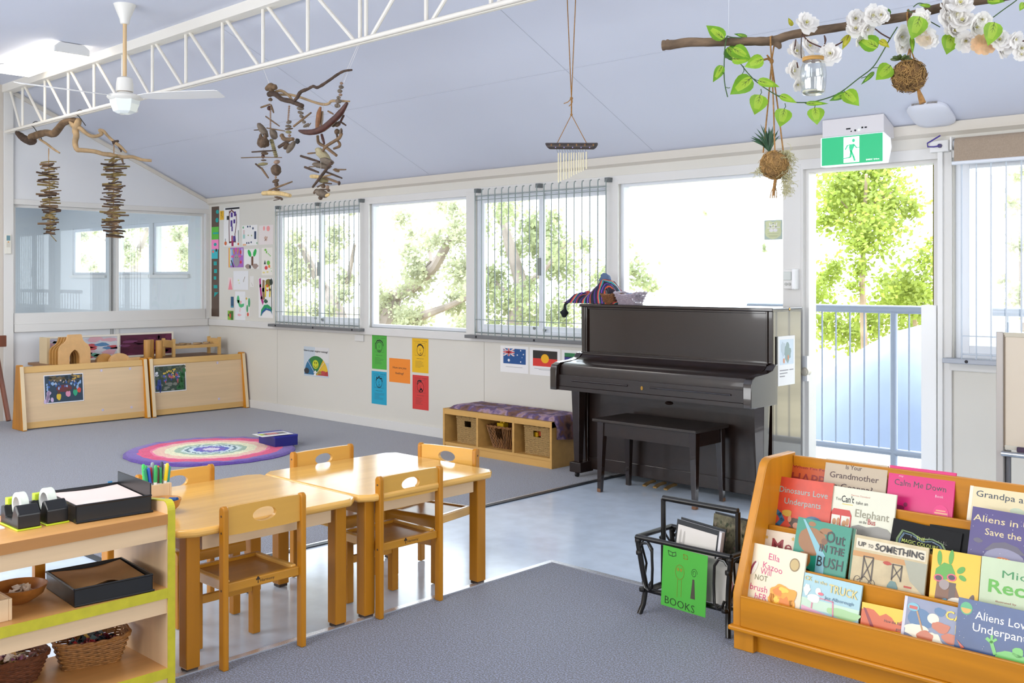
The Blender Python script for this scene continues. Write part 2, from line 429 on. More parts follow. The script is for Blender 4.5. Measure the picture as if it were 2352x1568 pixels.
# left wall with its interior window ------------------------------------------------
wl = thing('wall_left', None, None, (XL, 4, 0), kind='structure')
WLM = M('left_wall_paint', 'dfe0e2', .6, n=(1.2, .012))
b = MB(); b.box(XL-.1, 3.79, 0, XL, WY+.12, 1.047); b.box(XL-.1, 3.79, 2.127, XL, WY+.12, 3.4); b.box(XL-.1, 5.979, 1.047, XL, WY+.12, 2.127); b.box(XL-.1, 3.79, 1.047, XL, 3.894, 2.127)
b.build('plaster', WLM, wl)
bx('plaster', WALLW, wl, XL-.1, YB, 0, XL+.02, 3.79, 3.4)
b = MB(); b.box(XL, 3.792, 0, XL+.03, 3.885, ZF-.02); b.box(XL, 3.885, 2.127, XL+.012, 6.03, 2.18); b.box(XL, 5.985, .94, XL+.012, 6.03, 2.127)
b.build('casing', TRIM, wl, bevel=.003)
b = MB(); b.box(XL, 3.894, .862, XL+.03, 6.0, .94); struct(b.build('trim_9', TRIM, bevel=.004))
b = MB(); b.box(XL-.03, 3.894, .94, XL+.015, 5.979, 1.05); struct(b.build('trim_10', TRIM, bevel=.003))
b = MB(); b.prism([(3.83, 3.23), (WY, 2.24), (WY, 2.275), (3.83, 3.27)], 'x', XL, XL+.02); struct(b.build('trim_11', M('cornice_paint')))
wi = thing('window_6', None, None, (XL, 4.93, 1.05), kind='structure')
b = MB(); b.box(XL-.06, 3.895, 1.05, XL-.02, 3.92, 2.126); b.box(XL-.06, 5.955, 1.05, XL-.02, 5.978, 2.126); b.box(XL-.06, 3.92, 2.10, XL-.02, 5.955, 2.126)
b.build('window_frame', TRIM, wi)
b = MB(); b.box(XL-.08, 4.93, .53, XL+.012, 4.962, 2.12); b.build('mullion', TRIM, wi)
b = MB(); b.box(XL-.03, 4.875, .53, XL+.006, 4.885, 2.1); b.box(XL-.03, 4.897, .53, XL+.006, 4.908, 2.1); b.build('mullion_slat', C('9c9c98', .5), wi)
PANE = glass('window_glass', (.97, .985, .985), .05)
b = MB(); b.box(XL-.045, 3.91, 1.05, XL-.041, 4.9, 2.11); b.build('pane', PANE, wi)
b = MB(); b.box(XL-.045, 4.94, 1.05, XL-.041, 5.965, 2.11); b.build('pane', PANE, wi)
# the wall behind and to the right of the camera
struct(bx('wall_back', WALLW, None, -10.6, YB-.12, 0, XR+.1, YB, 3.4)); struct(bx('wall_right', WALL, None, XR, YB, 0, XR+.12, WY+.1, 3.4))
# next room seen through the interior window ------------------------------------
NR = thing('wall_next_room', None, None, (-13, WY, 0), kind='structure')
b = MB(); b.box(-15.2, WY, 0, -10.6, WY+.12, 1.44); b.box(-15.2, WY, 2.075, -10.6, WY+.12, 2.7)
for x0, x1 in ((-15.2, -14.15), (-13.12, -12.86), (-11.93, -11.84), (-10.96, -10.6)): b.box(x0, WY, 1.44, x1, WY+.12, 2.075)
b.box(-15.2, 0, 0, -15.1, WY-.001, 2.7); b.box(-15.2, -.1, 0, -10.6, 0, 2.7)
b.build('plaster', M('next_room_paint', 'dcdfe0', .6), NR)
bx('plaster', CEIL, NR, -15.2, 0, 2.55, -10.6, WY+.1, 2.65)
for k, (x0, x1) in enumerate(((-14.15, -13.12), (-12.86, -11.93), (-11.84, -10.96))):
    f = MB(); f.box(x0, WY+.02, 1.44, x0+.05, WY+.07, 2.075); f.box(x1-.05, WY+.02, 1.44, x1, WY+.07, 2.075); f.box(x0+.05, WY+.02, 2.03, x1-.05, WY+.07, 2.075); f.box(x0+.05, WY+.02, 1.44, x1-.05, WY+.07, 1.475)
    o = struct(f.build('window_%d' % (7+k), ALU)); p = MB(); p.box(x0+.04, WY+.04, 1.47, x1-.04, WY+.044, 2.04); p.build('pane', PANE, o)
    bx('window_sill', TRIM, o, x0-.03, WY-.03, 1.40, x1+.03, WY+.02, 1.44)
# windows -----------------------------------------------------------------------
def window(n, x0, x1, sliding, z0=SILL, z1=HEAD):
    o = thing('window_%d' % n, None, None, ((x0+x1)/2, WY, z0), kind='structure')
    b = MB(); y0, y1 = WY+.03, WY+.10
    fw = .03
    b.box(x0, y0, z0, x0+fw, y1, z1); b.box(x1-fw, y0, z0, x1, y1, z1); b.box(x0+fw, y0, z1-fw, x1-fw, y1, z1); b.box(x0+fw, y0, z0, x1-fw, y1, z0+fw)
    b.build('window_frame', ALU, o, bevel=.002)
    bx('reveal', TRIM, o, x0, WY-.005, z0-.012, x1, WY+.1, z0)
    if sliding:
        xm = (x0+x1)/2
        for k, (a, c, yy) in enumerate(((x0+fw, xm+.03, WY+.04), (xm-.03, x1-fw, WY+.068))):
            b = MB(); sw = .045
            b.box(a, yy, z0+fw, a+sw, yy+.022, z1-fw); b.box(c-sw, yy, z0+fw, c, yy+.022, z1-fw); b.box(a+sw, yy, z1-fw-sw, c-sw, yy+.022, z1-fw); b.box(a+sw, yy, z0+fw, c-sw, yy+.022, z0+fw+sw)
            sa = b.build('sash', ALU, o, bevel=.002)
            b = MB(); b.box(a+sw, yy+.009, z0+fw+sw, c-sw, yy+.013, z1-fw-sw); b.build('pane', PANE, sa)
        b = MB(); b.box(xm-.012, WY+.02, 1.42, xm+.008, WY+.045, 1.56); b.cyl((xm-.06, WY+.03, z0+.06), (xm-.06, WY+.045, z0+.06), .012); b.cyl((xm+.05, WY+.03, z0+.05), (xm+.05, WY+.045, z0+.05), .012)
        b.build('latch', GREYM, o)
    else:
        b = MB(); b.box(x0+fw, WY+.06, z0+fw, x1-fw, WY+.064, z1-fw); b.build('pane', PANE, o)
    return o
window(1, -9.17, -7.71, True); window(2, -7.60, -6.255, False); window(3, -6.175, -4.748, True); window(4, -4.648, -3.285, False); window(5, -2.21, -.9, True)
def grille(x0, x1, nb, label, bar=BARM, trough=M('grille_trough', '77787a', .45, metal=.3), zt=2.135, z0=.917):
    yb = 5.965
    o = thing('window_grille', label, 'security grille', ((x0+x1)/2, yb, z0))
    for i in range(nb):
        x = x0+(x1-x0)*i/(nb-1); big = i in (0, nb//2, nb-1)
        b = MB(); b.tube([(x, yb, z0), (x, yb, zt-.02), (x, yb+.004, zt), (x, yb+.02, zt+.004)], .0045, 6); b.build('bar', bar, o)
        if big:
            b = MB(); b.box(x-.018, yb+.005, zt-.022, x+.018, WY-.003, zt+.012); b.cyl((x+.012, yb+.006, zt-.005), (x+.012, yb-.003, zt-.005), .008); b.build('bracket', M('grille_bracket', '6a6f70', .4), o)
    for z in (zt-.055, zt-.085): b = MB(); b.tube([(x0, yb+.006, z), (x1, yb+.006, z)], .0035, 6); b.build('crossbar', bar, o)
    for z in (z0+.135, z0+.03): b = MB(); b.tube([(x0, yb+.006, z), (x1, yb+.006, z)], .0035, 6); b.build('crossbar', bar, o)
    b = MB(); b.box(x0-.1, yb-.03, z0-.022, x1+.03, WY-.022, z0+.006); b.build('trough', trough, o, bevel=.003)
    b = MB()
    for q in (.03, .5, .95): x = x0+(x1-x0)*q; b.cyl((x, yb-.03, z0-.008), (x, yb-.034, z0-.008), .009)
    b.build('screw', INK, o)
grille(-9.06, -7.665, 19, 'security grille of grey bars over the window beside the children\'s drawings')
grille(-6.10, -4.71, 19, 'security grille of grey bars over the window left of the piano')
grille(-2.14, -.95, 16, 'pale security grille over the window below the roller blind', M('pale_bar_paint', 'c9d3df', .45), M('pale_trough', '9a9fa8', .4, metal=.3), z0=.935)  # glare at this window put into lighter bar and trough colours
# open door: leaf folded back outside against the wall
dr = thing('door_1', None, None, (-3.15, WY, 0), kind='structure')
b = MB(); b.box(-3.159, WY+.02, 0, -3.125, WY+.119, HEAD-.001); b.box(-2.33, WY+.02, 0, -2.296, WY+.119, HEAD-.001); b.box(-3.125, WY+.02, HEAD-.03, -2.33, WY+.119, HEAD-.001); b.build('door_frame', TRIM, dr)
bx('door_edge', TRIM, dr, -2.345, WY+.12, .03, -2.305, WY+.93, 2.07)
b = MB(); b.box(-2.352, WY+.06, .02, -2.332, WY+.1, 2.07); b.build('weather_seal', C('6f6a24', .7), dr)
bx('kick_edge', C('f4f4f2', .4), dr, -2.39, WY-.02, 0, -2.30, WY+.05, 1.24, bevel=.003)
b = MB(); b.cyl((-3.135, WY-.02, .80), (-3.135, WY+.02, .80), .028, n=20); b.cyl((-3.135, WY-.03, .80), (-3.135, WY-.02, .80), .018, n=16); b.build('door_knob', C('d5cfc0', .3), dr, smooth=True)
bx('strike_plate', C('eef0f2', .3), dr, -3.152, WY-.016, .74, -3.118, WY+.012, .9)
bx('threshold', ALS, dr, -3.16, WY-.01, -.003, -2.295, WY+.14, .012)
# ---------------------------------------------------------------- roof truss
tr = thing('truss', None, None, (-4, YT, 2.8), kind='structure')
bx('top_chord', BEAM, tr, XL, YT-.05, 3.215, XR, YT+.05, 3.30, bevel=.004)
b = MB()
for dy in (-.022, .022): b.tube([(XL, YT+dy, 2.83), (XR, YT+dy, 2.83)], .0145, 10)
b.box(XL, YT-.008, 2.812, XR, YT+.008, 2.818)
b.build('bottom_chord', BEAM, tr, smooth=True)
# web members measured along the chord
vx = [at_y(px, 250, YT).x for px in (52, 103, 157, 216, 282, 350, 427, 511, 604)]
def web(p, q): b = MB(); b.tube([p, q], .0125, 8); b.build('web_member', BEAM, tr, smooth=True)
lastx = None
stp = (vx[-1]-vx[0])/(len(vx)-1)
xs = [vx[0]+stp*i for i in range(len(vx))]
x = xs[-1]; nx = []
v2 = at_y(707, 60, YT).x; v3 = at_y(827, 60, YT).x; v4 = at_y(841, 60, YT).x; v5 = at_y(979, 30, YT).x; v6 = at_y(1128, 5, YT).x
vert = vx+[v2, v3]
for i, x in enumerate(vert):
    web((x, YT, 2.84), (x, YT, 3.22))
    if i: web((vert[i-1]+.06, YT, 3.22), (x-.05, YT, 2.84))
    else: web((XL+.1, YT, 3.22), (x-.05, YT, 2.84))
right = [v4, v5, v6]+[v6+(v6-v5)*k for k in range(1, 12)]
for i, x in enumerate(right):
    if x > XR-.1: break
    web((x, YT, 2.84), (x, YT, 3.22))
    web((x+.05, YT, 2.84), (min(XR-.05, x+(v6-v5)-.06), YT, 3.22))
# ================================================================ outside
GREY = M('deck_concrete', '9a9a97', .8, n=(3., .06))
b = MB(); b.box(-20, 6.15, -.2, 8, 8.2, -.02); struct(b.build('pavement', GREY, loc=(0, 0, 0)))
b = MB(); b.box(-60, 8.2, -1.3, 40, 70, -.75); struct(b.build('ground', M('sandy_ground', 'b9ad8d', .9, n=(.7, .25)), loc=(0, 0, 0)))
b = MB(); b.prism([(6.16, 2.42), (7.55, 2.30), (7.55, 2.38), (6.16, 2.55)], 'x', -16, 6); struct(b.build('roof_eave', TRIM, loc=(0, 0, 0)))  # unseen overhang, added to block direct sun at the windows
RAILM = M('pale_blue_steel', '919db3', .35, metal=.15)
rl = thing('balcony_railing', 'pale blue tubular steel railing with thin bars outside the open door', 'railing', (-3, 7.3, 0))
b = MB(); b.tube([(-4.3, 7.3, 1.17), (4, 7.3, 1.17)], .03, 12); b.build('top_rail', RAILM, rl, smooth=True)
b = MB(); b.tube([(-4.3, 7.3, .13), (4, 7.3, .13)], .026, 12); b.build('bottom_rail', RAILM, rl, smooth=True)
p0 = -3.10
for k in range(0, 4):
    x = p0+k*1.9
    b = MB(); b.tube([(x, 7.3, -.05), (x, 7.3, 1.15)], .026, 12); b.cyl((x, 7.272, 1.1), (x, 7.268, 1.1), .008); b.build('post', RAILM, rl, smooth=True)
for k in range(-60, 60):
    x = p0+.112*k
    if x < -4.25 or x > 2: continue
    if abs((x-p0)/1.9-round((x-p0)/1.9))*1.9 < .03: continue
    b = MB(); b.tube([(x, 7.3, .13), (x, 7.3, 1.17)], .0065, 6); b.build('baluster', RAILM, rl)
md = MB(); md.ell((-3.75, 10.2, -.85), (1.75, 1.5, 1.78), 36, 20, jit=.07, seed=3.)
tag(md.build('mound', M('pale_blue_tarpaulin', '6b7990', .6, n=(2.2, .06)), smooth=True), 'pale blue rounded mound outside, beyond the railing of the open door', 'mound')
for k, (x, y, hh) in enumerate(((-2.35, 8.6, 1.1), (-2.05, 8.7, .9))): pass
LEAF = [M('sunlit_leaf', '93a347', .55, trans=.5, n=(3., .25)), M('pale_leaf', 'a9ac8c', .6, trans=.45, n=(3., .25)), M('olive_leaf', '98a077', .6, trans=.45, n=(3., .25))]  # pale and olive ones carry glare and glass haze in their colour
BRK = M('grey_tree_bark', '93816c', .9, n=(4., .25))
def tree(Y, clumps, branches, nleaf, mat, label, seed, size=.085, bark=BRK, br=.05):
    """clumps (px, py, radius px) and branches (lists of px, py) as seen in the photograph, set on the real depth Y with depth of their own"""
    rnd = random.Random(seed); c0 = at_y(clumps[0][0], 760, Y)
    o = thing('tree', label, 'tree', (c0.x, Y, -.75), 'trees outside the windows')
    b = MB()
    for L_ in branches:
        pts = [at_y(x, y, Y+rnd.uniform(-.25, .25)) for x, y in L_[1]]; m = len(pts)
        if L_[0] > 0: b.tube([Vector((pts[0].x+.1, pts[0].y, -.75))]+pts, [L_[0]*1.2]+[L_[0]*(1-.6*i/(m-1)) for i in range(m)], 8)
        else: b.tube(pts, [-L_[0]*(1-.6*i/(m-1)) for i in range(m)], 7)
    b.build('trunk', bark, o, smooth=True)
    f = MB(); tot = sum(c[2]**2 for c in clumps); C3 = [(at_y(c[0], c[1], Y+rnd.uniform(-.5, .5)), c[2]*Y/.86/FL, c[2]**2/tot) for c in clumps]
    for c, r, wt in C3:
        for i in range(int(1.7*nleaf*wt)):
            p = c+Vector((rnd.gauss(0, .5), rnd.gauss(0, .5), rnd.gauss(0, .5)))*r
            u = Vector((rnd.gauss(0, 1), rnd.gauss(0, 1), rnd.gauss(0, 1))).normalized(); v = u.orthogonal().normalized(); s_ = size*rnd.uniform(.6, 1.4)
            f.add([p-u*s_*.5, p+v*s_*.3, p+u*s_*.5, p-v*s_*.3], [(0, 1, 2, 3)])
    tag(f.build('foliage', mat, o, nofix=True), kind='stuff')
def rc_(x0, x1, y0, y1, n, r, seed): rn = random.Random(seed); return [(rn.uniform(x0, x1), rn.uniform(y0, y1), r*rn.uniform(.6, 1.3)) for _ in range(n)]
PB = M('sunlit_bark', '8c8078', .9, n=(4., .2))  # overexposed look put into the bark colour
tree(11.5, rc_(640, 820, 470, 780, 26, 34, 1), [(.16, [(800, 790), (770, 700), (730, 640), (690, 560)]), (-.07, [(770, 700), (800, 640), (815, 560)]), (-.05, [(745, 660), (700, 640), (650, 600)])], 3000, LEAF[1], 'pale tree seen through the barred window beside the children\'s drawings', 11, bark=PB)
tree(12.2, rc_(850, 1075, 460, 760, 34, 36, 2)+[(1040, 480, 30), (1060, 640, 50), (960, 660, 40)], [(.17, [(888, 742), (908, 679), (957, 652), (1000, 610), (1040, 540)]), (-.10, [(931, 742), (977, 722), (1024, 705), (1080, 680)]), (-.06, [(881, 725), (874, 699), (858, 672), (845, 640)]), (-.05, [(957, 652), (990, 600), (980, 520)])], 3600, LEAF[1], 'pale tree with thick bare branches behind the second window', 12, bark=PB)
tree(12.8, rc_(1095, 1300, 470, 760, 34, 38, 3), [(.16, [(1180, 760), (1200, 660), (1170, 560), (1150, 480)]), (-.06, [(1200, 660), (1250, 620), (1300, 560)]), (-.05, [(1190, 700), (1130, 640), (1105, 590)])], 3800, LEAF[2], 'olive leaved tree behind the barred window left of the piano', 13, bark=PB)
tree(14., [(1450, 620, 34), (1480, 645, 26), (1440, 560, 16), (1385, 640, 40), (1370, 700, 40), (1345, 560, 24), (1500, 660, 14), (1620, 490, 6), (1755, 570, 6)], [(-.03, [(1340, 700), (1400, 650), (1450, 630), (1490, 650)])], 700, LEAF[2], 'small sparse tree low in the window over the piano', 14, bark=PB)
tree(13.5, [(1985, 410, 75), (1960, 475, 75), (2015, 520, 62), (1925, 440, 45), (2050, 460, 40), (1985, 560, 34), (1975, 620, 22), (1900, 500, 34), (2090, 480, 26), (2010, 380, 30), (1940, 395, 30), (1960, 660, 20)], [(.05, [(1985, 800), (1980, 640), (1985, 520), (1990, 400)]), (-.02, [(1985, 520), (1930, 460)]), (-.02, [(1985, 480), (2050, 440)])], 3600, LEAF[0], 'tall bright green tree seen in the upper part of the doorway', 15, size=.075)
tree(14.6, [(1900, 640, 32), (1870, 680, 34), (1920, 610, 20), (2090, 660, 48), (2130, 600, 28), (2050, 690, 40), (2120, 690, 46), (2140, 560, 14), (1900, 745, 44), (2000, 740, 48), (2110, 750, 50), (1960, 770, 34), (2060, 660, 30), (2030, 645, 16), (1860, 610, 12)], [(.05, [(2110, 800), (2100, 720), (2090, 650)]), (-.02, [(2100, 720), (2130, 620)])], 3400, LEAF[0], 'low bright green tree in the lower right of the doorway, behind the railing', 16, size=.075)
tree(13., [(2340, 560, 24), (2330, 470, 20), (2345, 680, 30), (2300, 640, 12), (2250, 690, 12), (2340, 400, 16)], [(-.03, [(2350, 760), (2345, 640), (2338, 480)])], 300, LEAF[1], 'thin pale tree behind the window under the roller blind', 17, bark=PB)
tree(11.5, rc_(160, 440, 500, 640, 20, 34, 8), [(.14, [(300, 700), (310, 600), (340, 520)]), (-.06, [(310, 600), (260, 560), (220, 540)])], 2400, LEAF[1], 'pale tree outside the windows of the next room', 18, bark=PB)
# ================================================================ tables and chairs
def table(y0, y1, label):
    x0, x1, z = -4.03, -3.27, .515
    o = thing('classroom_table', label, 'table', ((x0+x1)/2, (y0+y1)/2, 0), 'wooden tables pushed end to end')
    cx, cy = (x0+x1)/2, (y0+y1)/2
    poly = [(cx+a, cy+c) for a, c in rrect(x1-x0, y1-y0, .045, 40)]
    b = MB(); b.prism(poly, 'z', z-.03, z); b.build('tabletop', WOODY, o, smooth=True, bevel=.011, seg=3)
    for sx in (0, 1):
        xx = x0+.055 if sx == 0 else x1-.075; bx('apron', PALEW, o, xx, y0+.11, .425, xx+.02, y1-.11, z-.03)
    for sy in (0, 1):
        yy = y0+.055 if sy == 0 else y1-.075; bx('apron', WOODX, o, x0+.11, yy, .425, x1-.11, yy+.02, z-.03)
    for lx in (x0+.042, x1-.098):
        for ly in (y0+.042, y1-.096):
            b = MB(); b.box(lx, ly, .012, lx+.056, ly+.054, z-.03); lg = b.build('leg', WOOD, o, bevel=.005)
            bx('foot_pad', C('3a2c24'), lg, lx+.006, ly+.006, 0, lx+.05, ly+.048, .012)
    return o
table(1.772, 2.557, 'lacquered wooden classroom table nearest the open shelf, with a bowl on it')
table(2.565, 3.35, 'lacquered wooden classroom table farther from the shelf, at the carpet corner')
def make_chair(label):
    o = thing('child_chair', label, 'chair', (0, 0, 0), 'wooden chairs round the two tables')
    for sx in (-1, 1):
        xa, xb = sorted((sx*.176, sx*.154))
        arc = [(-.150+.017*cos(t), .568+.017*sin(t)) for t in [pi*i/8 for i in range(9)]]
        b = MB(); b.prism([(-.167, 0), (-.133, 0)]+[(a, c) for a, c in arc], 'x', xa, xb); lg = b.build('leg', WOOD, o, smooth=True, bevel=.004)
        for z in (.55, .49, .285):
            b = MB(); b.cyl((sx*.176, -.15, z), (sx*.1766, -.15, z), .0045, n=10); b.build('screw', C('4a3524'), lg)
        b = MB(); b.box(sx*.125-.0175, .095, 0, sx*.125+.0175, .13, .28); b.build('leg', WOOD, o, bevel=.004)
        xa, xb = sorted((sx*.154, sx*.130)); b = MB(); b.box(xa, -.133, .272, xb, .12, .312); b.build('seat_rail', WOODY, o, bevel=.005)
    k = 40; ou = []; inn = []; zc = .533
    for i in range(k):
        t = 2*pi*i/k; c, s_ = cos(t), sin(t); q = min(.154/abs(c) if abs(c) > 1e-6 else 9, .052/abs(s_) if abs(s_) > 1e-6 else 9)
        ou.append((c*q, .529+s_*q)); inn.append((.05*c, zc+.0255*s_))
    b = MB(); b.holed(ou, inn, 'y', -.155, -.138); b.build('backrest', M('backrest_ply', 'd4a24c', .3, n=((1.4, 16, 16), .06, 5.)), o, smooth=True)
    b = MB(); b.box(-.131, -.132, .288, .131, .12, .300); b.build('seat', SEATW, o)
    b = MB(); b.box(-.154, -.152, .272, .154, -.132, .306); b.build('seat_back_rail', WOODX, o, bevel=.004)
    b = MB(); b.prism([(.115, .312)]+[(.13+.022*sin(t), .29+.022*cos(t)) for t in [pi/2*i/6 for i in range(7)]]+[(.152, .262), (.135, .262), (.12, .29)], 'x', -.154, .154); b.build('seat_front_rail', WOODX, o, smooth=True)
    b = MB(); b.box(-.11, .10, .168, .11, .118, .2); b.build('stretcher', WOODX, o, bevel=.003)
    # maker's mark burnt into the back rail
    vs, fs = text2d('Harmony', .012); x1_ = max(v[0] for v in vs); kx = .062/x1_
    b = MB(); b.add([(-.018+v[0]*kx, -.1524, .285+v[1]*.0145) for v in vs], fs)
    for q in ((-.026, .302, .005), (-.031, .297, .004), (-.022, .297, .004)): b.add([(q[0]+q[2]*cos(2*pi*i/8), -.1524, q[1]+q[2]*sin(2*pi*i/8)) for i in range(8)], [tuple(range(8))])
    b.add([(-.028, -.1524, .282), (-.024, -.1524, .282), (-.025, -.1524, .296), (-.027, -.1524, .296)], [(0, 1, 2, 3)])
    b.build('brand_mark', C('2a1c12'), o)
    return o
ch = make_chair('wooden child chair, back to the camera, at the table nearest the open shelf')
spots = [((-3.40, 2.09), 90, None), ((-3.43, 2.823), 90, 'wooden child chair, back to the camera, at the table by the carpet corner'),
         ((-3.885, 2.16), -90, 'wooden child chair on the far side of the table with the marker box'),
         ((-3.885, 2.92), -90, 'wooden child chair on the far side of the table at the carpet corner'),
         ((-3.62, 3.235), 190.6, 'wooden child chair at the table end nearest the piano, slightly turned')]
for i, ((x, y), a, lb) in enumerate(spots):
    o = ch if i == 0 else copytree(ch)
    o.location = (x, y, 0); o.rotation_euler.z = radians(a)
    if lb: o['label'] = lb
# ================================================================ open shelf at the front left
SX, SD, SY = -3.21, .40, 1.69
sh = thing('open_shelf', 'open maple shelf unit with lime edge tape standing beside the near table', 'shelf unit', (SX-SD/2, .7, 0))
for yy, nm in ((SY, 'end_panel'), (-.25, 'end_panel')):
    prof = [(SX, 0), (SX, .615)]+[(SX-.03+.03*cos(t), .615+.03*sin(t)) for t in [pi/2*i/6 for i in range(1, 7)]]+[(SX-.16, .63), (SX-SD, .60), (SX-SD, 0)]
    b = MB(); b.prism(prof, 'y', yy, yy+.025); b.build(nm, PALEV, sh)
    b = MB(); pr = [(SX, 0), (SX, .615)]+[(SX-.03+.03*cos(t), .615+.03*sin(t)) for t in [pi/2*i/6 for i in range(1, 7)]]+[(SX-.16, .63)]
    for i, (x, z) in enumerate(pr):
        q0, q1 = pr[max(0, i-1)], pr[min(len(pr)-1, i+1)]; nx, nz = (q1[1]-q0[1]), -(q1[0]-q0[0]); l = sqrt(nx*nx+nz*nz); nx, nz = nx/l*.0016, nz/l*.0016
        b.v += [Vector((x-nx, yy-.0008, z-nz)), Vector((x+nx, yy-.0008, z+nz)), Vector((x+nx, yy+.0258, z+nz)), Vector((x-nx, yy+.0258, z-nz))]
    for i in range(len(pr)-1):
        for j in range(4): b.f.append((i*4+j, i*4+(j+1) % 4, i*4+4+(j+1) % 4, i*4+4+j)); b.m.append(0)
    b.build('edge_tape', LIME, sh)
for z, nm in ((.602, 'shelf_board'), (.353, 'shelf_board'), (.083, 'shelf_board')):
    b = MB(); b.box(SX-SD+.01, -.225, z-.032, SX-.002, SY, z); b.build(nm, M('shelf_board_wood', 'cf9a5c', .35, n=((22, 1.2, 22), .08, 5.)), sh)
    bx('edge_band', LIME if z < .5 else M('edge_wood', 'b67f45', .4, n=((22, 1.2, 22), .08, 5.)), sh, SX-.002, -.225, z-.033, SX+.001, SY, z+.001)
    bx('front_rail', PALEW, sh, SX-.022, -.225, max(z-.085, 0), SX-.006, SY, z-.032)
    bx('back_rail', PALEW, sh, SX-SD+.005, -.225, max(z-.085, 0), SX-SD+.02, SY, z-.032)
bx('back_post', WOOD, sh, SX-SD, 1.40, 0, SX-SD+.025, 1.435, .6)
# trays
def tray(name, label, O, ux, L, W, h, lipb, paperm, curl, cat='tray'):
    """O front corner at the base; ux unit along the long side; depth runs back from it"""
    ux = Vector(ux).normalized(); uy = Vector((0, 0, 1)).cross(ux); O = Vector(O)
    o = thing(name, label, cat, O+ux*L/2+uy*W/2); t = .005
    b = MB(); b.obox(O, ux*L, uy*W, (0, 0, t))
    b.obox(O, ux*L, uy*t, (0, 0, h)); b.obox(O+uy*(W-t), ux*L, uy*t, (0, 0, h))
    b.obox(O, ux*t, uy*W, (0, 0, h)); b.obox(O+ux*(L-t), ux*t, uy*W, (0, 0, lipb))
    b.build('tray_body', BLACKP, o, bevel=.0015)
    b = MB(); e = .004
    for A, B in ((O, O+ux*L), (O+uy*W, O+uy*W+ux*L), (O, O+uy*W)): b.tube([A+Vector((0, 0, h)), B+Vector((0, 0, h))], .0035, 6)
    b.tube([O-uy*.002+Vector((0, 0, .004)), O+ux*(L+.004)-uy*.002+Vector((0, 0, .004))], .004, 6)
    b.build('lip', BLACKP, o, smooth=True)
    n, mm = 14, 8; ps = MB(); lw, ld = L-.02, W-.02
    P0 = O+ux*.01+uy*.01
    def ph(a, c): return h*.9+curl*(.010*sin(a*5+c*2)+.022*max(0, .22-c)*max(0, 1-abs(a-.45)*4)*5+.02*max(0, a-.75)*c)
    for top in (1, 0):
        for j in range(mm+1):
            for i in range(n+1):
                a, c = i/n, j/mm; ps.v.append(P0+ux*lw*a+uy*ld*c+Vector((0, 0, ph(a, c)-(0 if top else .004))))
    k = (n+1)*(mm+1)
    for j in range(mm):
        for i in range(n):
            q = j*(n+1)+i; ps.f += [(q, q+1, q+n+2, q+n+1), (k+q, k+q+n+1, k+q+n+2, k+q+1)]; ps.m += [0, 0]
    pp = ps.build('paper_stack', paperm, smooth=True)
    tag(pp, label2[name], 'paper')
    return o
label2 = {'paper_tray': 'stack of pale pink paper lying in the black tray on top of the shelf', 'low_tray': 'stack of brown kraft paper with a curled corner in the lower black tray'}
u1 = Vector((.02, .26, 0))
tray('paper_tray', 'black plastic tray of pale paper on the shelf top beside the tape dispensers', (-3.300, 1.418, .602), u1, .25, .29, .058, .1, M('pinkish_paper', 'e2cfc9', .8), .25)
tray('low_tray', 'black plastic tray of brown paper on the middle shelf', (-3.236, 1.385, .353), u1, .255, .27, .056, .06, M('kraft_paper', 'a57c4b', .8, n=(20., .06)), .45)
for o_ in list(COL.objects):
    if o_.name == 'low_tray': o_.name = 'paper_tray'
# tape dispensers
def dispenser(x, y, a, label):
    o = thing('tape_dispenser', label, 'tape dispenser', (x, y, .602), 'tape dispensers on the shelf top')
    R = Matrix.Rotation(a, 3, 'Z'); B = Vector((x, y, .602))
    def tr_(b): b.v = [B+R @ v for v in b.v]; return b
    b = MB(); b.box(-.038, -.075, 0, .038, .075, .006); tr_(b).build('base_plate', LIMEP, o, bevel=.002)
    b = MB(); b.prism([(-.074, .006), (-.070, .06), (-.045, .066), (-.03, .03), (.02, .03), (.034, .072), (.048, .078), (.074, .05), (.074, .006)], 'x', -.035, .035); tr_(b).build('housing', BLACKP, o, bevel=.004)
    b = MB(); b.box(-.022, -.07, .058, .022, -.045, .085); tr_(b).build('cutter_guard', LIMEP, o, bevel=.002)
    b = MB(); k = 28
    for f in ((.041, .033),):
        ou = [(.0+.041*cos(2*pi*i/k), .068+.041*sin(2*pi*i/k)) for i in range(k)]; inn = [(.0+.030*cos(2*pi*i/k), .068+.030*sin(2*pi*i/k)) for i in range(k)]
        b.holed(ou, inn, 'x', -.012, .012)
    rl_ = tr_(b).build('tape_roll', M('clear_tape', 'cfd6cc', .35, n=(60., .06)), o, smooth=True)
    b = MB(); inn = [(.0+.027*cos(2*pi*i/k), .068+.027*sin(2*pi*i/k)) for i in range(k)]; ou = [(.0+.0305*cos(2*pi*i/k), .068+.0305*sin(2*pi*i/k)) for i in range(k)]
    b.holed(ou, inn, 'x', -.013, .013); tr_(b).build('roll_core', WHITEP, rl_, smooth=True)
dispenser(-3.407, 1.285, radians(-90), 'black and lime tape dispenser at the shelf edge, nearest the camera')
dispenser(-3.413, 1.374, radians(-88), 'black and lime tape dispenser touching the paper tray')
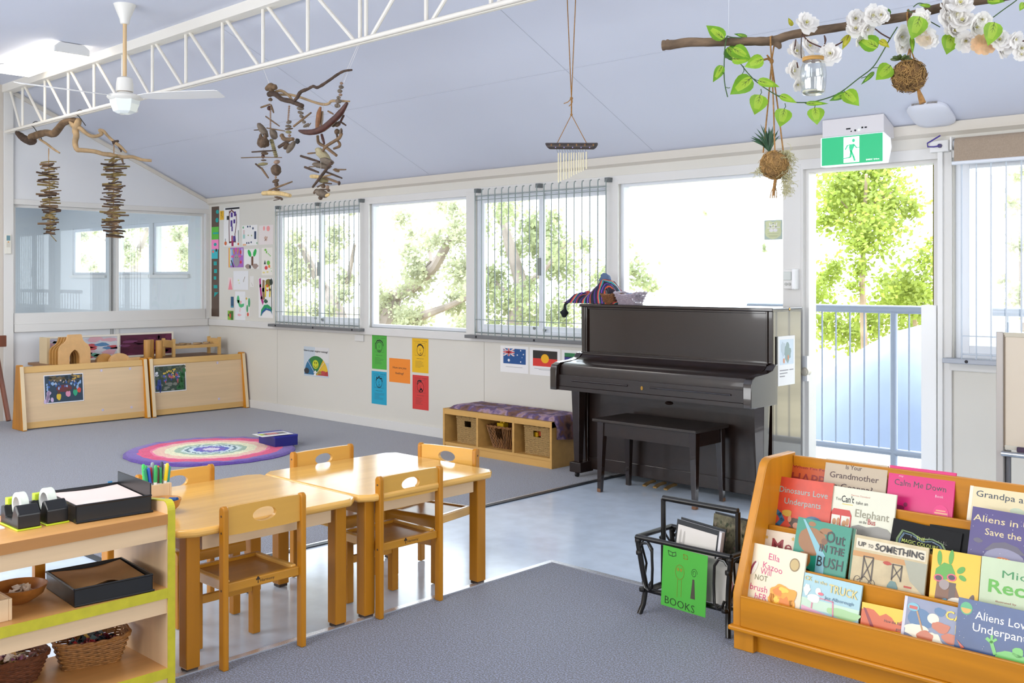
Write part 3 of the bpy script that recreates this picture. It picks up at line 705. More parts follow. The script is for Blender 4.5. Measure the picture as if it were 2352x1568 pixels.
# bowls
BOWL = M('turned_wood', 'a0652d', .35, n=((30, 30, 60), .15, 5.))
def bowl(x, y, z, R_, h, label, mat=BOWL):
    o = thing('wooden_bowl', label, 'bowl', (x, y, z))
    prof = [(R_*.38, 0), (R_*.62, .012), (R_*.86, h*.5), (R_, h), (R_*.96, h), (R_*.80, h*.52), (R_*.55, .018), (0.001, .014)]
    b = MB(); b.lathe(prof, (x, y, z), 32, cap=False); b.add([(x+R_*.38*cos(2*pi*i/32), y+R_*.38*sin(2*pi*i/32), z) for i in range(32)], [tuple(range(32))]); b.build('bowl_body', mat, o, smooth=True)
    return o
def scraps(cx, cy, z, rx, ry, n, cols, seed, size, label, cat='paper scraps', hump=.02):
    rnd = random.Random(seed); b = MB(); mats = [C(c, .7) for c in cols]
    for i in range(n):
        a = rnd.random()*2*pi; q = sqrt(rnd.random()); p = Vector((cx+rx*q*cos(a), cy+ry*q*sin(a), z+hump*(1-q*q)+rnd.random()*.012))
        u = Vector((rnd.gauss(0, 1), rnd.gauss(0, 1), rnd.gauss(0, .5))).normalized(); v = u.cross(Vector((rnd.gauss(0, .6), rnd.gauss(0, .6), 1))).normalized(); s_ = size*rnd.uniform(.6, 1.4)
        b.mi = rnd.randrange(len(mats)); w_ = u.cross(v)*s_*.25
        b.add([p-u*s_-v*s_*.7, p+u*s_-v*s_*.6+w_, p+u*s_*.8+v*s_*.7-w_, p-u*s_*.9+v*s_*.6+w_], [(0, 1, 2, 3)])
    return tag(b.build('paper_scraps', mats), label, cat, kind='stuff')
bowl(-3.425, 1.285, .353, .088, .055, 'brown wooden bowl of pale scraps on the middle shelf')
scraps(-3.425, 1.285, .375, .045, .045, 26, ['e8ddd0', 'dbc7b0', 'efe6da'], 3, .013, 'pale torn paper scraps in the brown bowl')
bowl(-3.585, 1.87, .515, .065, .055, 'light wooden bowl with blue chalk at the near corner of the table', M('light_turned_wood', 'b9813f', .35, n=((30, 30, 60), .12, 5.)))
for k, (dx, dy, hx) in enumerate(((.0, .01, '2a5fae'), (.015, -.02, '3b86c9'), (-.02, -.01, '2f6fc0'), (.02, .022, '24508f'))):
    b = MB(); b.tube([(-3.585+dx-.015, 1.87+dy, .556+.003*k), (-3.585+dx+.02, 1.87+dy+.012, .560+.003*k)], .008, 8); tag(b.build('chalk', C(hx, .9)), 'blue chalk stick in the light wooden bowl on the near table', 'chalk', 'blue chalks in the light bowl')
# shallow wooden box on the middle shelf, cut by the left frame edge
o = thing('wooden_box', 'shallow pale wooden box on the middle shelf, in front of the brown bowl', 'box', (-3.34, 1.12, .353))
b = MB(); b.box(-3.40, 1.0, .353, -3.258, 1.01, .42); b.box(-3.40, 1.195, .353, -3.258, 1.205, .42); b.box(-3.268, 1.01, .353, -3.258, 1.195, .42); b.box(-3.40, 1.01, .353, -3.39, 1.195, .42); b.build('box_sides', PALEW, o, bevel=.002)
bx('box_bottom', PALEW, o, -3.39, 1.01, .354, -3.268, 1.195, .362)
# sheets lying on the top at the left frame edge
b = MB(); b.box(-3.6, 1.17, .603, -3.50, 1.275, .606); tag(b.build('orange_paper', C('e4a27c', .8)), 'orange paper sheet on the shelf top at the left edge', 'paper')
b = MB(); b.box(-3.52, 1.15, .6025, -3.40, 1.235, .607); tag(b.build('white_card', PAPER), 'white card on the shelf top, nearer than the orange sheet', 'card')
# baskets on the bottom shelf
WICK = M('honey_wicker', '9a6a36', .6, n=(90., .3)); WICKD = M('dark_wicker', '6a3d24', .6, n=(90., .3))
bo = thing('wicker_basket', 'rectangular honey wicker basket of paper scraps on the bottom shelf', 'basket', (0, 0, 0))
basket(bo, .115, .18, .165, .24, .085, 12, 22, WICK, WICK, r=.025, tr=.0038, amp=.003, top=lambda x, y: .014*(abs(y)/.12)**2)
bo.location = (-3.462, 1.535, .083); bo.rotation_euler.z = radians(-15)
scraps(-3.462, 1.535, .128, .058, .088, 170, ['b32d33', '7a1f2c', '24343a', 'd9a0b4', 'c8a24e', '3a3f44', '8e3b52', '5a6f70', 'd46a5a'], 5, .016, 'red, pink and dark tissue scraps filling the rectangular wicker basket', hump=.03)
bo = thing('wicker_basket', 'round dark wicker basket on the bottom shelf at the left edge', 'basket', (0, 0, 0))
basket(bo, .15, .15, .205, .205, .088, 12, 24, WICKD, WICKD, r=.07, tr=.004, amp=.003)
bo.location = (-3.485, 1.285, .083)
scraps(-3.485, 1.285, .128, .075, .075, 110, ['e3d9a0', 'd8b0b8', '9a5f8e', 'e8e0d4', 'caa55e', 'b58a86'], 6, .015, 'pale tissue scraps in the round dark basket', hump=.03)
# marker box on the table
mbx = thing('marker_box', 'square wooden box of felt pens on the near table', 'pen box', (-3.735, 1.915, .515))
b = MB(); x0, x1, y0, y1, z0, z1 = -3.77, -3.70, 1.866, 1.964, .515, .602; t = .009
b.box(x0, y0, z0, x1, y0+t, z1); b.box(x0, y1-t, z0, x1, y1, z1); b.box(x0, y0+t, z0, x0+t, y1-t, z1); b.box(x1-t, y0+t, z0, x1, y1-t, z1); b.box(x0+t, y0+t, z0, x1-t, y1-t, z0+.008)
b.build('box_sides', PALEV, mbx, bevel=.0015)
rnd = random.Random(4)
pens = [('1d8a5a', 'dark green'), ('2456b8', 'blue'), ('3aa85c', 'mid green'), ('4a2a1c', 'brown'), ('1f9a55', 'bright green'), ('e8c81e', 'yellow'), ('2f8f86', 'teal'), ('37c153', 'lime green'), ('25a05a', 'emerald green'), ('c3242e', 'red'), ('8d9498', 'grey'), ('d9632a', 'orange'), ('343a52', 'navy'), ('e8e4da', 'white')]
for i, (hx, nm) in enumerate(pens):
    row = i // 7; cx_ = (i % 7)/6
    p = Vector((x1-.02, y0+.016+cx_*.066, .53)) if row == 0 else Vector((x0+.022, y0+.018+cx_*.062, .53))
    top = p+Vector((rnd.uniform(-.008, .008)+(.004 if row == 0 else -.004), rnd.uniform(-.006, .006)+(cx_-.5)*.03, .135+rnd.uniform(-.006, .018)))
    o = thing('felt_pen', '%s capped felt pen standing in the wooden pen box' % nm, 'felt pen', p, 'felt pens in the wooden box')
    d = (top-p).normalized(); b = MB(); b.tube([p, p+(top-p)*.55], .0068, 10); b.build('barrel', C('e9e6e0', .4), o, smooth=True)
    b = MB(); b.tube([p+(top-p)*.55, top-d*.008, top-d*.002, top], [.0075, .0072, .0055, .003], 10); b.build('cap', C(hx, .3), o, smooth=True)
b = MB(); p = Vector((-3.62, 1.72, .602)); b.obox(at_x(252, 1128, -3.62), (.0, .016, .0), (-.004, -.006, .036), (.002, 0, 0)); b2 = b
tag(b2.build('blue_paper_strip', C('3d8fc4', .7)), 'bright blue paper strip sticking up behind the shelf top tray', 'paper strip')
# ================================================================ piano
PX0, PX1, PF, PB = -4.638, -3.127, 5.60, 5.95
pn = thing('upright_piano', 'black lacquered upright piano standing against the window wall', 'piano', ((PX0+PX1)/2, 5.75, 0))
bx('case_side', PIANO, pn, PX0, PF, .05, PX0+.035, PB, 1.195, bevel=.003); bx('case_side', PIANO, pn, PX1-.035, PF, .05, PX1, PB, 1.195, bevel=.003)
bx('case_back', PIANOD, pn, PX0+.035, PB-.03, .05, PX1-.035, PB, 1.19)
b = MB(); b.box(PX0-.012, PF-.018, 1.195, PX1+.006, PF+.19, 1.215); b.box(PX0-.012, PF+.196, 1.195, PX1+.006, PB+.005, 1.215); b.build('top_lid', PIANO, pn, bevel=.004)
b = MB(); b.cyl((PX1+.004, PF+.19, 1.206), (PX1+.008, PF+.19, 1.206), .008); b.build('lid_hinge', BRASS, pn)
# upper front panel with moulded frame
b = MB(); b.box(PX0+.035, PF+.012, .86, PX1-.035, PF+.03, 1.195); up_ = b.build('upper_panel', PIANO, pn)
b = MB()
for x0, x1 in ((PX0+.002, PX0+.03), (PX0+.036, PX0+.048), (PX1-.03, PX1-.002), (PX1-.048, PX1-.036)): b.box(x0, PF-.006, .85, x1, PF+.014, 1.195)
b.box(PX0+.05, PF, 1.18, PX1-.05, PF+.014, 1.195)
b.build('moulding', PIANO, pn, bevel=.003)
# fallboard: curved section
prof = [(PF+.012, .875), (PF-.03, .873), (PF-.032, .862), (PF-.05, .845), (PF-.09, .828), (PF-.16, .818), (PF-.235, .812), (PF-.262, .80), (PF-.27, .775), (PF-.27, .735), (PF+.012, .735)]
b = MB(); b.prism(prof, 'x', PX0+.03, PX1-.03); b.build('fallboard', PIANOD, pn, smooth=True, ang=25)
b = MB(); b.box(PX0+.02, PF-.036, .872, PX1-.02, PF+.012, .880); b.build('fallboard_ledge', PIANO, pn, bevel=.002)
# cheeks at both ends
prof = [(PF+.0, .875), (PF-.03, .868), (PF-.06, .84), (PF-.12, .825), (PF-.26, .816), (PF-.298, .80), (PF-.31, .77), (PF-.31, .63), (PF, .63)]
for x0 in (PX0-.03, PX1-.025):
    b = MB(); b.prism(prof, 'x', x0, x0+.055); b.build('cheek', PIANO, pn, smooth=True, ang=25, bevel=.003)
# key slip and key bed
b = MB(); b.box(PX0+.025, PF-.29, .63, PX1-.025, PF, .655); b.build('key_bed', PIANOD, pn)
b = MB(); b.box(PX0+.025, PF-.285, .655, PX1-.025, PF-.255, .735); b.build('key_slip', PIANOD, pn, bevel=.003)
b = MB(); b.tube([(PX0+.15, PF-.287, .70), (PX0+.62, PF-.287, .70)], .006, 8); b.build('slip_beading', PIANO, pn, smooth=True)
b = MB(); b.tube([(PX0+.80, PF-.287, .70), (PX1-.12, PF-.287, .70)], .006, 8); b.build('slip_beading', PIANO, pn, smooth=True)
b = MB(); x = at_y(1474, 888, PF-.287).x; b.lathe([(.009, 0), (.009, .003)], (0, 0, 0), 14); b.v = [Vector((x+v.x, PF-.285-v.z, .692+v.y*1.5)) for v in b.v]; b.build('lock_escutcheon', BRASS, pn)
b = MB(); b.ell((at_y(1535, 910, PF-.2).x, PF-.19, .60), (.03, .02, .012)); b.build('knee_knob', PIANO, pn)
# lower panel, toe rail, plinth
b = MB(); b.box(PX0+.035, PF+.012, .13, PX1-.035, PF+.028, .64); b.build('lower_panel', PIANOD, pn)
b = MB(); b.box(PX0+.035, PF+.004, .05, PX1-.035, PF+.03, .135); b.build('plinth', PIANOD, pn, bevel=.002)
b = MB(); b.box(PX1-.06, PF-.012, .06, PX1, PF, .63); b.build('pilaster', PIANO, pn, bevel=.002)
b = MB(); b.box(PX0+.0, PF-.012, .06, PX0+.06, PF, .63); b.build('pilaster', PIANO, pn, bevel=.002)
for x0 in (PX0-.02, PX1-.085):
    b = MB(); b.box(x0, PF-.31+.195, .035, x0+.1, PF+.03, .105); b.v = b.v
    b.build('toe_block', PIANOD, pn, bevel=.004)
    b = MB(); xc = x0+.05; yc = PF-.075
    b.add([(xc-.036, yc-.036, .63), (xc+.036, yc-.036, .63), (xc+.036, yc+.036, .63), (xc-.036, yc+.036, .63), (xc-.022, yc-.022, .105), (xc+.022, yc-.022, .105), (xc+.022, yc+.022, .105), (xc-.022, yc+.022, .105)], [(0, 1, 5, 4), (1, 2, 6, 5), (2, 3, 7, 6), (3, 0, 4, 7), (0, 3, 2, 1), (4, 5, 6, 7)])
    lg = b.build('leg', PIANO, pn, bevel=.002)
    for yy in (PF-.09, PB-.06):
        b = MB(); b.cyl((xc-.008, yy, .019), (xc+.008, yy, .019), .018, n=16); b.box(xc-.012, yy-.01, .02, xc+.012, yy+.01, .05); b.build('castor', C('1c1a18', .4), lg)
for k, px in enumerate((1505, 1530, 1550)):
    p = at_y(px, 1098, PF-.06); b = MB(); b.prism([(PF+.01, .045), (PF-.06, .04), (PF-.105, .028), (PF-.105, .018), (PF-.06, .03), (PF+.01, .033)], 'x', -.014, .014)
    b.v = [Vector((v.x+PX0+.62+k*.085, v.y, v.z)) for v in b.v]; b.build('pedal', M('worn_brass', '9a7a48', .4, metal=.8), pn, smooth=True)
# paper card on the end of the piano
pts = [at_x(*p, PX1) for p in ((1784, 886), (1824, 883), (1785, 772))]
O = Vector((PX1+.004, 5.648, .735)); U = Vector((0, .215, 0)); V = Vector((0, 0, .305))
sk = C('cfdce6', .6)
tag(printed('information_card', O, U, V, .003, PAPER, [(sk, [rc(.1, .42, .92, .93)]), (C('8fa3a0', .6), [blob(.55, .68, .2, .2, .5, 2.)]), (C('b9c7cf', .6), [blob(.3, .75, .12, .14, .5, 3.)]), (C('d98a5a', .6), [blob(.35, .5, .05, .05, .4, 4.), blob(.6, .56, .04, .05, .4, 4.)]),
     (GREYINK, [rc(.1, .30, .6, .315), rc(.66, .30, .9, .315), rc(.1, .24, .55, .255), rc(.1, .18, .4, .195)])]), 'white printed card with a photo on the end of the piano', 'card')
tag(bx('card_spine', BLACKP, None, PX1+.0005, 5.632, .735, PX1+.006, 5.648, 1.04), 'black binding strip beside the white card on the piano end', 'binding strip')
# bench
pb = thing('piano_bench', 'dark wooden piano bench with tapered legs in front of the piano', 'bench', (-3.82, 5.4, 0))
b = MB(); b.box(-4.22, 5.195, .46, -3.42, 5.575, .48); b.build('seat_lid', M('bench_top', '2a211c', .45, n=((10, 2, 10), .3, 5.)), pb, bevel=.005)
b = MB(); b.box(-4.18, 5.23, .37, -3.455, 5.245, .46); b.box(-4.18, 5.53, .37, -3.455, 5.545, .46); b.box(-4.185, 5.245, .37, -4.17, 5.53, .46); b.box(-3.465, 5.245, .37, -3.45, 5.53, .46); b.build('apron', PIANOD, pb)
for lx, sx in ((-4.195, 1), (-3.435, -1)):
    for ly, sy in ((5.22, 1), (5.555, -1)):
        a, c = lx+sx*.05, ly+sy*.05; d_, e_ = lx+sx*.028, ly+sy*.028
        b = MB(); b.add([(lx, ly, .46), (a, ly, .46), (a, c, .46), (lx, c, .46), (lx, ly, .0), (d_, ly, .0), (d_, e_, 0), (lx, e_, 0)], [(0, 1, 2, 3), (7, 6, 5, 4), (0, 4, 5, 1), (1, 5, 6, 2), (2, 6, 7, 3), (3, 7, 4, 0)])
        lg = b.build('leg', PIANO, pb, bevel=.002)
        b = MB(); b.box(min(lx, d_), min(ly, e_), 0, max(lx, d_), max(ly, e_), .022); b.v = [Vector((v.x+sx*-.0005, v.y+sy*-.0005, v.z)) for v in b.v]; b.build('leg_tip', C('7a5234', .5), lg)
# cloth on the piano
CL = bpy.data.materials.new('striped_woven_cloth'); CL.use_nodes = True; nt = CL.node_tree
tcn = nt.nodes.new('ShaderNodeTexCoord'); mp = nt.nodes.new('ShaderNodeMapping'); nt.links.new(tcn.outputs['Object'], mp.inputs[0]); mp.inputs['Rotation'].default_value = (0, .5, .5)
wv = nt.nodes.new('ShaderNodeTexWave'); wv.inputs['Scale'].default_value = 3.1; wv.inputs['Distortion'].default_value = 2.5; wv.inputs['Detail'].default_value = 1.5; wv.inputs['Detail Scale'].default_value = 1.2; wv.wave_profile = 'SAW'
nt.links.new(mp.outputs[0], wv.inputs[0]); cr = nt.nodes.new('ShaderNodeValToRGB'); nt.links.new(wv.outputs['Color'], cr.inputs[0]); e = cr.color_ramp.elements; cr.color_ramp.interpolation = 'CONSTANT'
for p_, h in [(.12, '4a2a78'), (.2, '16203c'), (.34, 'c22f4a'), (.42, 'e07a3a'), (.48, '2f8f9a'), (.56, '131c36'), (.68, '7a3fb0'), (.76, '1a2b52'), (.86, 'd0502f'), (.92, '241a2c')]:
    x = e.new(p_); x.color = lin(h)
e[0].color = lin('12182c'); nt.links.new(cr.outputs[0], nt.nodes['Principled BSDF'].inputs[0]); nt.nodes['Principled BSDF'].inputs['Roughness'].default_value = .7
co = thing('woven_cloth', 'crumpled bright striped cloth bag on the left end of the piano top', 'cloth', (-4.62, 5.78, 1.215))
b = MB(); n1, n2 = 34, 18
for j in range(n2+1):
    for i in range(n1+1):
        a, c = i/n1*2-1, j/n2*2-1
        hgt = max(0, 1-abs(a)**3)*max(0, 1-abs(c)**3)
        prof_h = .06+.115*math.exp(-((a-.35)/.38)**2)+.03*math.exp(-((a+.6)/.3)**2)
        z = 1.218+hgt*prof_h+hgt*.022*noise.noise(Vector((a*4, c*3, 1.3)))+hgt*.012*noise.noise(Vector((a*11, c*9, 4.)))
        b.v.append(Vector((-4.62+a*.265+.012*noise.noise(Vector((a*3, c*5, 9.))), 5.77+c*.125+.01*noise.noise(Vector((a*5, c*3, 5.))), z)))
for j in range(n2):
    for i in range(n1): q = j*(n1+1)+i; b.f.append((q, q+1, q+n1+2, q+n1+1)); b.m.append(0)
b.build('cloth_heap', CL, co, smooth=True, ang=80)
b = MB(); b.ell((-4.60, 5.82, 1.385), (.05, .03, .045), 10, 8, jit=.5, seed=2.); b.build('cloth_fold', C('566a8a', .7), co, smooth=True)
b = MB(); b.tube([(-4.86, 5.72, 1.235), (-4.885, 5.70, 1.20), (-4.885, 5.70, 1.17), (-4.89, 5.70, 1.145), (-4.893, 5.70, 1.11)], [.012, .009, .012, .035, .012], 9); b.build('tassel', C('161c22', .8), co, smooth=True)
BR = M('brown_wicker', '7a4f30', .6, n=(90., .3)); LB = M('lilac_wicker', 'a79aa4', .5, n=(90., .2))
for (x, y, s_, m_, lb) in ((-4.445, 5.70, .10, BR, 'small brown wicker basket on the piano between cloth and pale basket'), (-4.285, 5.70, .17, LB, 'small pale woven basket of odds and ends on the piano top')):
    bo = thing('small_basket', lb, 'basket', (0, 0, 0)); basket(bo, s_*.85, .10, s_*1.2, .14, .065, 9, 16, m_, m_, r=.02, tr=.0035, amp=.0025, top=lambda x, y: .012*(abs(x)/.08)**2); bo.location = (x, y, 1.215)
o = thing('bulldog_clip', 'wooden and black clip standing on the brown basket rim', 'clip', (-4.44, 5.64, 1.285))
bx('clip_bar', PALEW, o, -4.485, 5.635, 1.275, -4.40, 5.65, 1.288); b = MB(); b.tube([(-4.45, 5.642, 1.288), (-4.46, 5.642, 1.315), (-4.447, 5.642, 1.328), (-4.437, 5.642, 1.315), (-4.44, 5.642, 1.288)], .004, 6); b.build('clip_wire', BLACKP, o)
for k, (x, hx, r_) in enumerate(((-4.33, 'ece9e4', .03), (-4.29, '9fb4dc', .034), (-4.25, '4a6a86', .028), (-4.22, '2f3440', .024))):
    b = MB(); b.ell((x, 5.70+.01*(k % 2), 1.272+.006*(k % 2)), (r_, r_*.8, r_*.55), 10, 7, jit=.3, seed=k); tag(b.build('odd_item', C(hx, .4), smooth=True), ['white plastic piece in the pale basket, beside the brown basket', 'pale blue plastic cup piece in the pale basket', 'slate blue plastic piece in the pale basket', 'near black plastic piece at the far end of the pale basket'][k], 'plastic toy')
# ================================================================ storage bench
X0, X1, Y0, Y1 = -6.10, -4.925, 5.60, 5.995
sb = thing('storage_bench', 'low wooden storage bench with three basket bays by the piano', 'bench', ((X0+X1)/2, 5.8, 0))
MP = M('bench_maple', 'c99c58', .4, n=((1.2, 20, 20), .08, 5.))
for x0 in (X0, X0+.385, X0+.775, X1-.02): bx('divider', MP, sb, x0, Y0, .0 if x0 in (X0, X1-.02) else .075, x0+.02, Y1, .345)
bx('top_board', MP, sb, X0, Y0+.001, .30, X1, Y1, .343); bx('bottom_board', MP, sb, X0+.02, Y0+.004, .055, X1-.02, Y1, .075); bx('back_board', MP, sb, X0, Y1-.012, .05, X1, Y1-.001, .34)
bx('plinth', MP, sb, X0+.02, Y0+.01, 0, X1-.02, Y0+.025, .055)
CU = M('batik_cloth', '6a4550', .8, n=((9, 9, 9), .3, 6.), ramp=[(.30, '3a2430'), (.42, '7a5446'), (.5, '5a4a78'), (.58, 'a88a9a'), (.68, '8a6a52')])
cu = MB(); n1, n2 = 40, 14
for j in range(n2+1):
    for i in range(n1+1):
        a, c = i/n1, j/n2; x = X0+.04+a*1.19; e_ = min(1, min(a, 1-a)*22, min(c, 1-c)*7)
        z = .345+.033*sqrt(max(0, e_))+.004*noise.noise(Vector((a*12, c*4, 0)))
        if x > X1: z -= min(.13, (x-X1)*(x-X1)*70)+(.035 if x-X1 > .04 else 0)*c
        cu.v.append(Vector((min(x, X1+.022+.006*c) if x > X1+.02 else x, Y0+.03+c*.36, z)))
for j in range(n2):
    for i in range(n1): q = j*(n1+1)+i; cu.f.append((q, q+1, q+n1+2, q+n1+1)); cu.m.append(0)
tag(cu.build('seat_cushion', CU, smooth=True, ang=80), 'purple and brown batik cushion draped over the storage bench', 'cushion')
SG = M('seagrass', 'a08150', .7, n=(120., .3)); RT = M('brown_rattan', '80562e', .6, n=((60, 60, 6), .4))
zb = .076
for k, (xc, lb) in enumerate(((X0+.245, 'square seagrass basket with empty handle hole in the bench bay farthest from the piano'), (X1-.185, 'square seagrass basket of coloured toys in the bench bay nearest the piano'))):
    bo = thing('seagrass_basket', lb, 'basket', (0, 0, 0), 'square seagrass baskets in the bench')
    basket(bo, .255, .27, .265, .28, .205, 26, 26, SG, SG, r=.012, tr=.0046, amp=.0025, hole=lambda x, y, z: y < -.1 and abs(x) < .036 and .135 < z < .18)
    bo.location = (xc, Y0+.04+.14, zb)
bo = thing('rattan_basket', 'flared brown rattan basket of toys in the middle bench bay', 'basket', (0, 0, 0))
basket(bo, .22, .22, .30, .29, .165, 9, 30, RT, RT, r=.05, tr=.005, amp=.003, vertical=True, hole=lambda x, y, z: y < -.09 and abs(x) < .04)
bo.location = (X0+.58, Y0+.19, zb)
toy = [((X0+.52, Y0+.16, .255), 'e0b61e', 'yellow plastic toy on top of the brown rattan basket'), ((X0+.69, Y0+.2, .24), '1d5f8a', 'blue plastic toy in the brown rattan basket'), ((X0+.70, Y0+.21, .275), '3f9a4a', 'green plastic toy above the blue one in the middle bay'), ((X1-.24, Y0+.1, .235), 'd9a51c', 'yellow toy seen through the hole of the toy filled seagrass basket'), ((X1-.20, Y0+.12, .24), 'b8402a', 'red toy seen through the hole of the toy filled seagrass basket'), ((X1-.15, Y0+.16, .268), 'c05a2a', 'orange toy at the rim of the toy filled seagrass basket')]
for (p, hx, lb) in toy:
    b = MB(); b.box(p[0]-.035, p[1]-.03, p[2]-.03, p[0]+.035, p[1]+.03, p[2]+.005); b.cyl((p[0]-.015, p[1], p[2]+.005), (p[0]-.015, p[1], p[2]+.014), .011); b.cyl((p[0]+.015, p[1], p[2]+.005), (p[0]+.015, p[1], p[2]+.014), .011)
    tag(b.build('toy_brick', C(hx, .35), bevel=.003), lb, 'toy')
# ================================================================ low dividers at the left wall
def divider(y0, y1, label, h=.585):
    xf = -9.62
    o = thing('shelf_back', label, 'shelf unit', (xf-.1, (y0+y1)/2, 0), 'low shelf backs by the left wall')
    for ya in (y0, y1-.04):
        prof = [(xf, 0), (xf-.002, .02), (xf-.085, h), (xf-.10, h+.012), (xf-.16, h+.012), (xf-.175, h), (xf-.26, 0)]
        b = MB(); b.prism(prof, 'y', ya, ya+.04); ep = b.build('end_panel', HONEYV, o, bevel=.006)
        b = MB(); b.obox((xf+.0005, ya+.003, .01), (-.002, 0, 0), (0, .034, 0), (-.083, 0, h-.01)); b.build('end_edge', M('pale_edge', 'e6cfa8', .45), ep)
    a, c = y0+.04, y1-.04
    b = MB(); b.obox((xf-.055, a, .03), (-.015, 0, 0), (0, c-a, 0), (-.045, 0, h-.06)); b.build('panel', M('panel_beech', 'dcbf98', .4, n=((22, 1.2, 22), .05, 5.)), o)
    b = MB(); b.obox((xf-.05, a, .012), (-.03, 0, 0), (0, c-a, 0), (-.008, 0, .06)); b.build('bottom_rail', M('rail_beech', 'd6ac6a', .4, n=((22, 1.2, 22), .06, 5.)), o, bevel=.004)
    b = MB(); b.obox((xf-.09, a, h-.065), (-.035, 0, 0), (0, c-a, 0), (-.01, 0, .06)); b.build('top_rail', M('rail_beech'), o, bevel=.006)
    for yy, z in ((a+.73, .50), (a+.73, .12), (a+1.02, .50), (a+1.02, .12)):
        if yy < c: b = MB(); xx = xf-.055-.045*(z/(h-.03)); b.cyl((xx+.001, yy, z), (xx+.006, yy, z), .012); b.build('cap', C('cfc6dc', .4), o)
    return o
divider(3.65, 4.885, 'low beech shelf back with the circle time photo, left of the pair'); divider(4.905, 6.005, 'low beech shelf back with the group photo, ending at the window wall')
def photo(y0, z0, w_, h_, seed, cols, label):
    xf = -9.62; sl = .045/.525
    O = Vector((xf-.052-sl*z0+.004, y0, z0)); U = Vector((0, w_, 0)); V = Vector((-sl*h_, 0, h_))
    rnd = random.Random(seed); L_ = []
    for hx, shp in cols: L_.append((C(hx, .4), shp(rnd)))
    tag(printed('photo_print', O, U, V, .002, C('e8e8ee', .4), L_), label, 'photograph')
def crowd(n, x0, x1, y0, y1, rx, ry): return lambda r: [blob(r.uniform(x0, x1), r.uniform(y0, y1), rx*r.uniform(.6, 1.2), ry*r.uniform(.6, 1.2), .4, r.random()*9, 9) for _ in range(n)]
photo(3.87, .225, .37, .265, 1, [('2c3f52', lambda r: [rc(.02, .03, .98, .97)]), ('6a5a3c', crowd(14, .15, .95, .75, .93, .05, .07)), ('1d2a30', crowd(10, .1, .9, .7, .92, .05, .05)), ('6a2f34', lambda r: [el(.5, .5, .2, .13)]), ('8fb0d8', crowd(14, .06, .95, .5, .72, .03, .06)), ('c8a24e', crowd(6, .7, .95, .8, .93, .04, .03)), ('3a62a8', crowd(12, .05, .9, .55, .75, .025, .06)), ('c9b4d6', crowd(9, .03, .2, .08, .5, .05, .09)), ('d8b83a', lambda r: [blob(.36, .22, .06, .12, .2, 3.)]), ('d88fa8', lambda r: [blob(.6, .3, .07, .1, .3, 4.)]), ('2fa078', lambda r: [blob(.78, .33, .06, .12, .2, 5.)]), ('d04a3a', lambda r: [blob(.88, .4, .05, .09, .2, 6.)]), ('5a3a28', lambda r: [el(.36, .36, .035, .05), el(.6, .43, .04, .05), el(.78, .46, .03, .045)]), ('d6c4b4', crowd(12, .2, .9, .66, .8, .015, .025))],
      'colour photo of children sitting in a circle, pinned to the left shelf back')
photo(4.96, .24, .345, .27, 2, [('31443a', lambda r: [rc(.02, .03, .98, .97)]), ('54604f', crowd(24, .05, .95, .5, .95, .08, .06)), ('2d6a3c', crowd(18, .72, .97, .1, .8, .05, .1)), ('7c8078', crowd(12, .1, .9, .05, .3, .08, .05)), ('d6b84a', crowd(16, .3, .8, .55, .85, .03, .035)), ('4a5ab0', crowd(14, .3, .8, .4, .75, .03, .06)), ('b85a5a', crowd(9, .3, .75, .3, .65, .03, .05)), ('e0e4ec', crowd(3, .05, .16, .6, .75, .06, .06)), ('33488f', crowd(5, .05, .2, .1, .5, .05, .12)), ('d8c2b0', crowd(12, .3, .8, .5, .8, .013, .02))],
      'colour photo of a group of children outdoors, on the right shelf back')
# low shelf behind the dividers and what stands on it
ls = thing('low_shelf', 'low brown shelf against the left wall behind the beech shelf backs', 'shelf', (-10.1, 4.9, 0))
bx('shelf_top', M('brown_shelf', '8f6a48', .5, n=((22, 1.2, 22), .1)), ls, -10.47, 4.02, .535, -9.86, 5.95, .56)
for yy in (4.06, 4.9, 5.9): bx('shelf_leg', M('brown_shelf'), ls, -10.45, yy, 0, -9.88, yy+.03, .535)
def arch_block(x, k, label):
    o = None; yc = 4.245; z = .56; s_ = 1-.0*k; b = MB()
    out = [(-.155, 0), (-.155, .13), (-.15, .16), (-.13, .19), (-.10, .21), (-.08, .235), (-.065, .29), (.065, .29), (.08, .235), (.10, .21), (.13, .19), (.15, .16), (.155, .13), (.155, 0)]
    if k: out = [(a, c*(.9)) for a, c in out]
    inn = [(.05, 0), (.05, .07), (.042, .10), (.025, .125), (0, .142), (-.025, .125), (-.042, .10), (-.05, .07), (-.05, 0)]
    b.prism([(yc+a-.0*k-.035*k*.3, z+c) for a, c in out+inn], 'x', x, x+.028)
    tag(b.build('arch_block', M('block_beech', 'd9ab72', .45, n=((3, 14, 14), .06))if k == 0 else M('block_honey', 'b98744', .45, n=((3, 14, 14), .08)), bevel=.003), label, 'toy block', 'arch shaped wooden blocks on the low shelf')
for k in range(4): arch_block(-9.93-.04*k-(.012 if k else 0), k, ['pale house shaped arch block, foremost of the row', 'honey arch block directly behind the foremost one', 'honey arch block third in the row behind the pale one', 'honey arch block last of the row, nearest the canvas'][k])
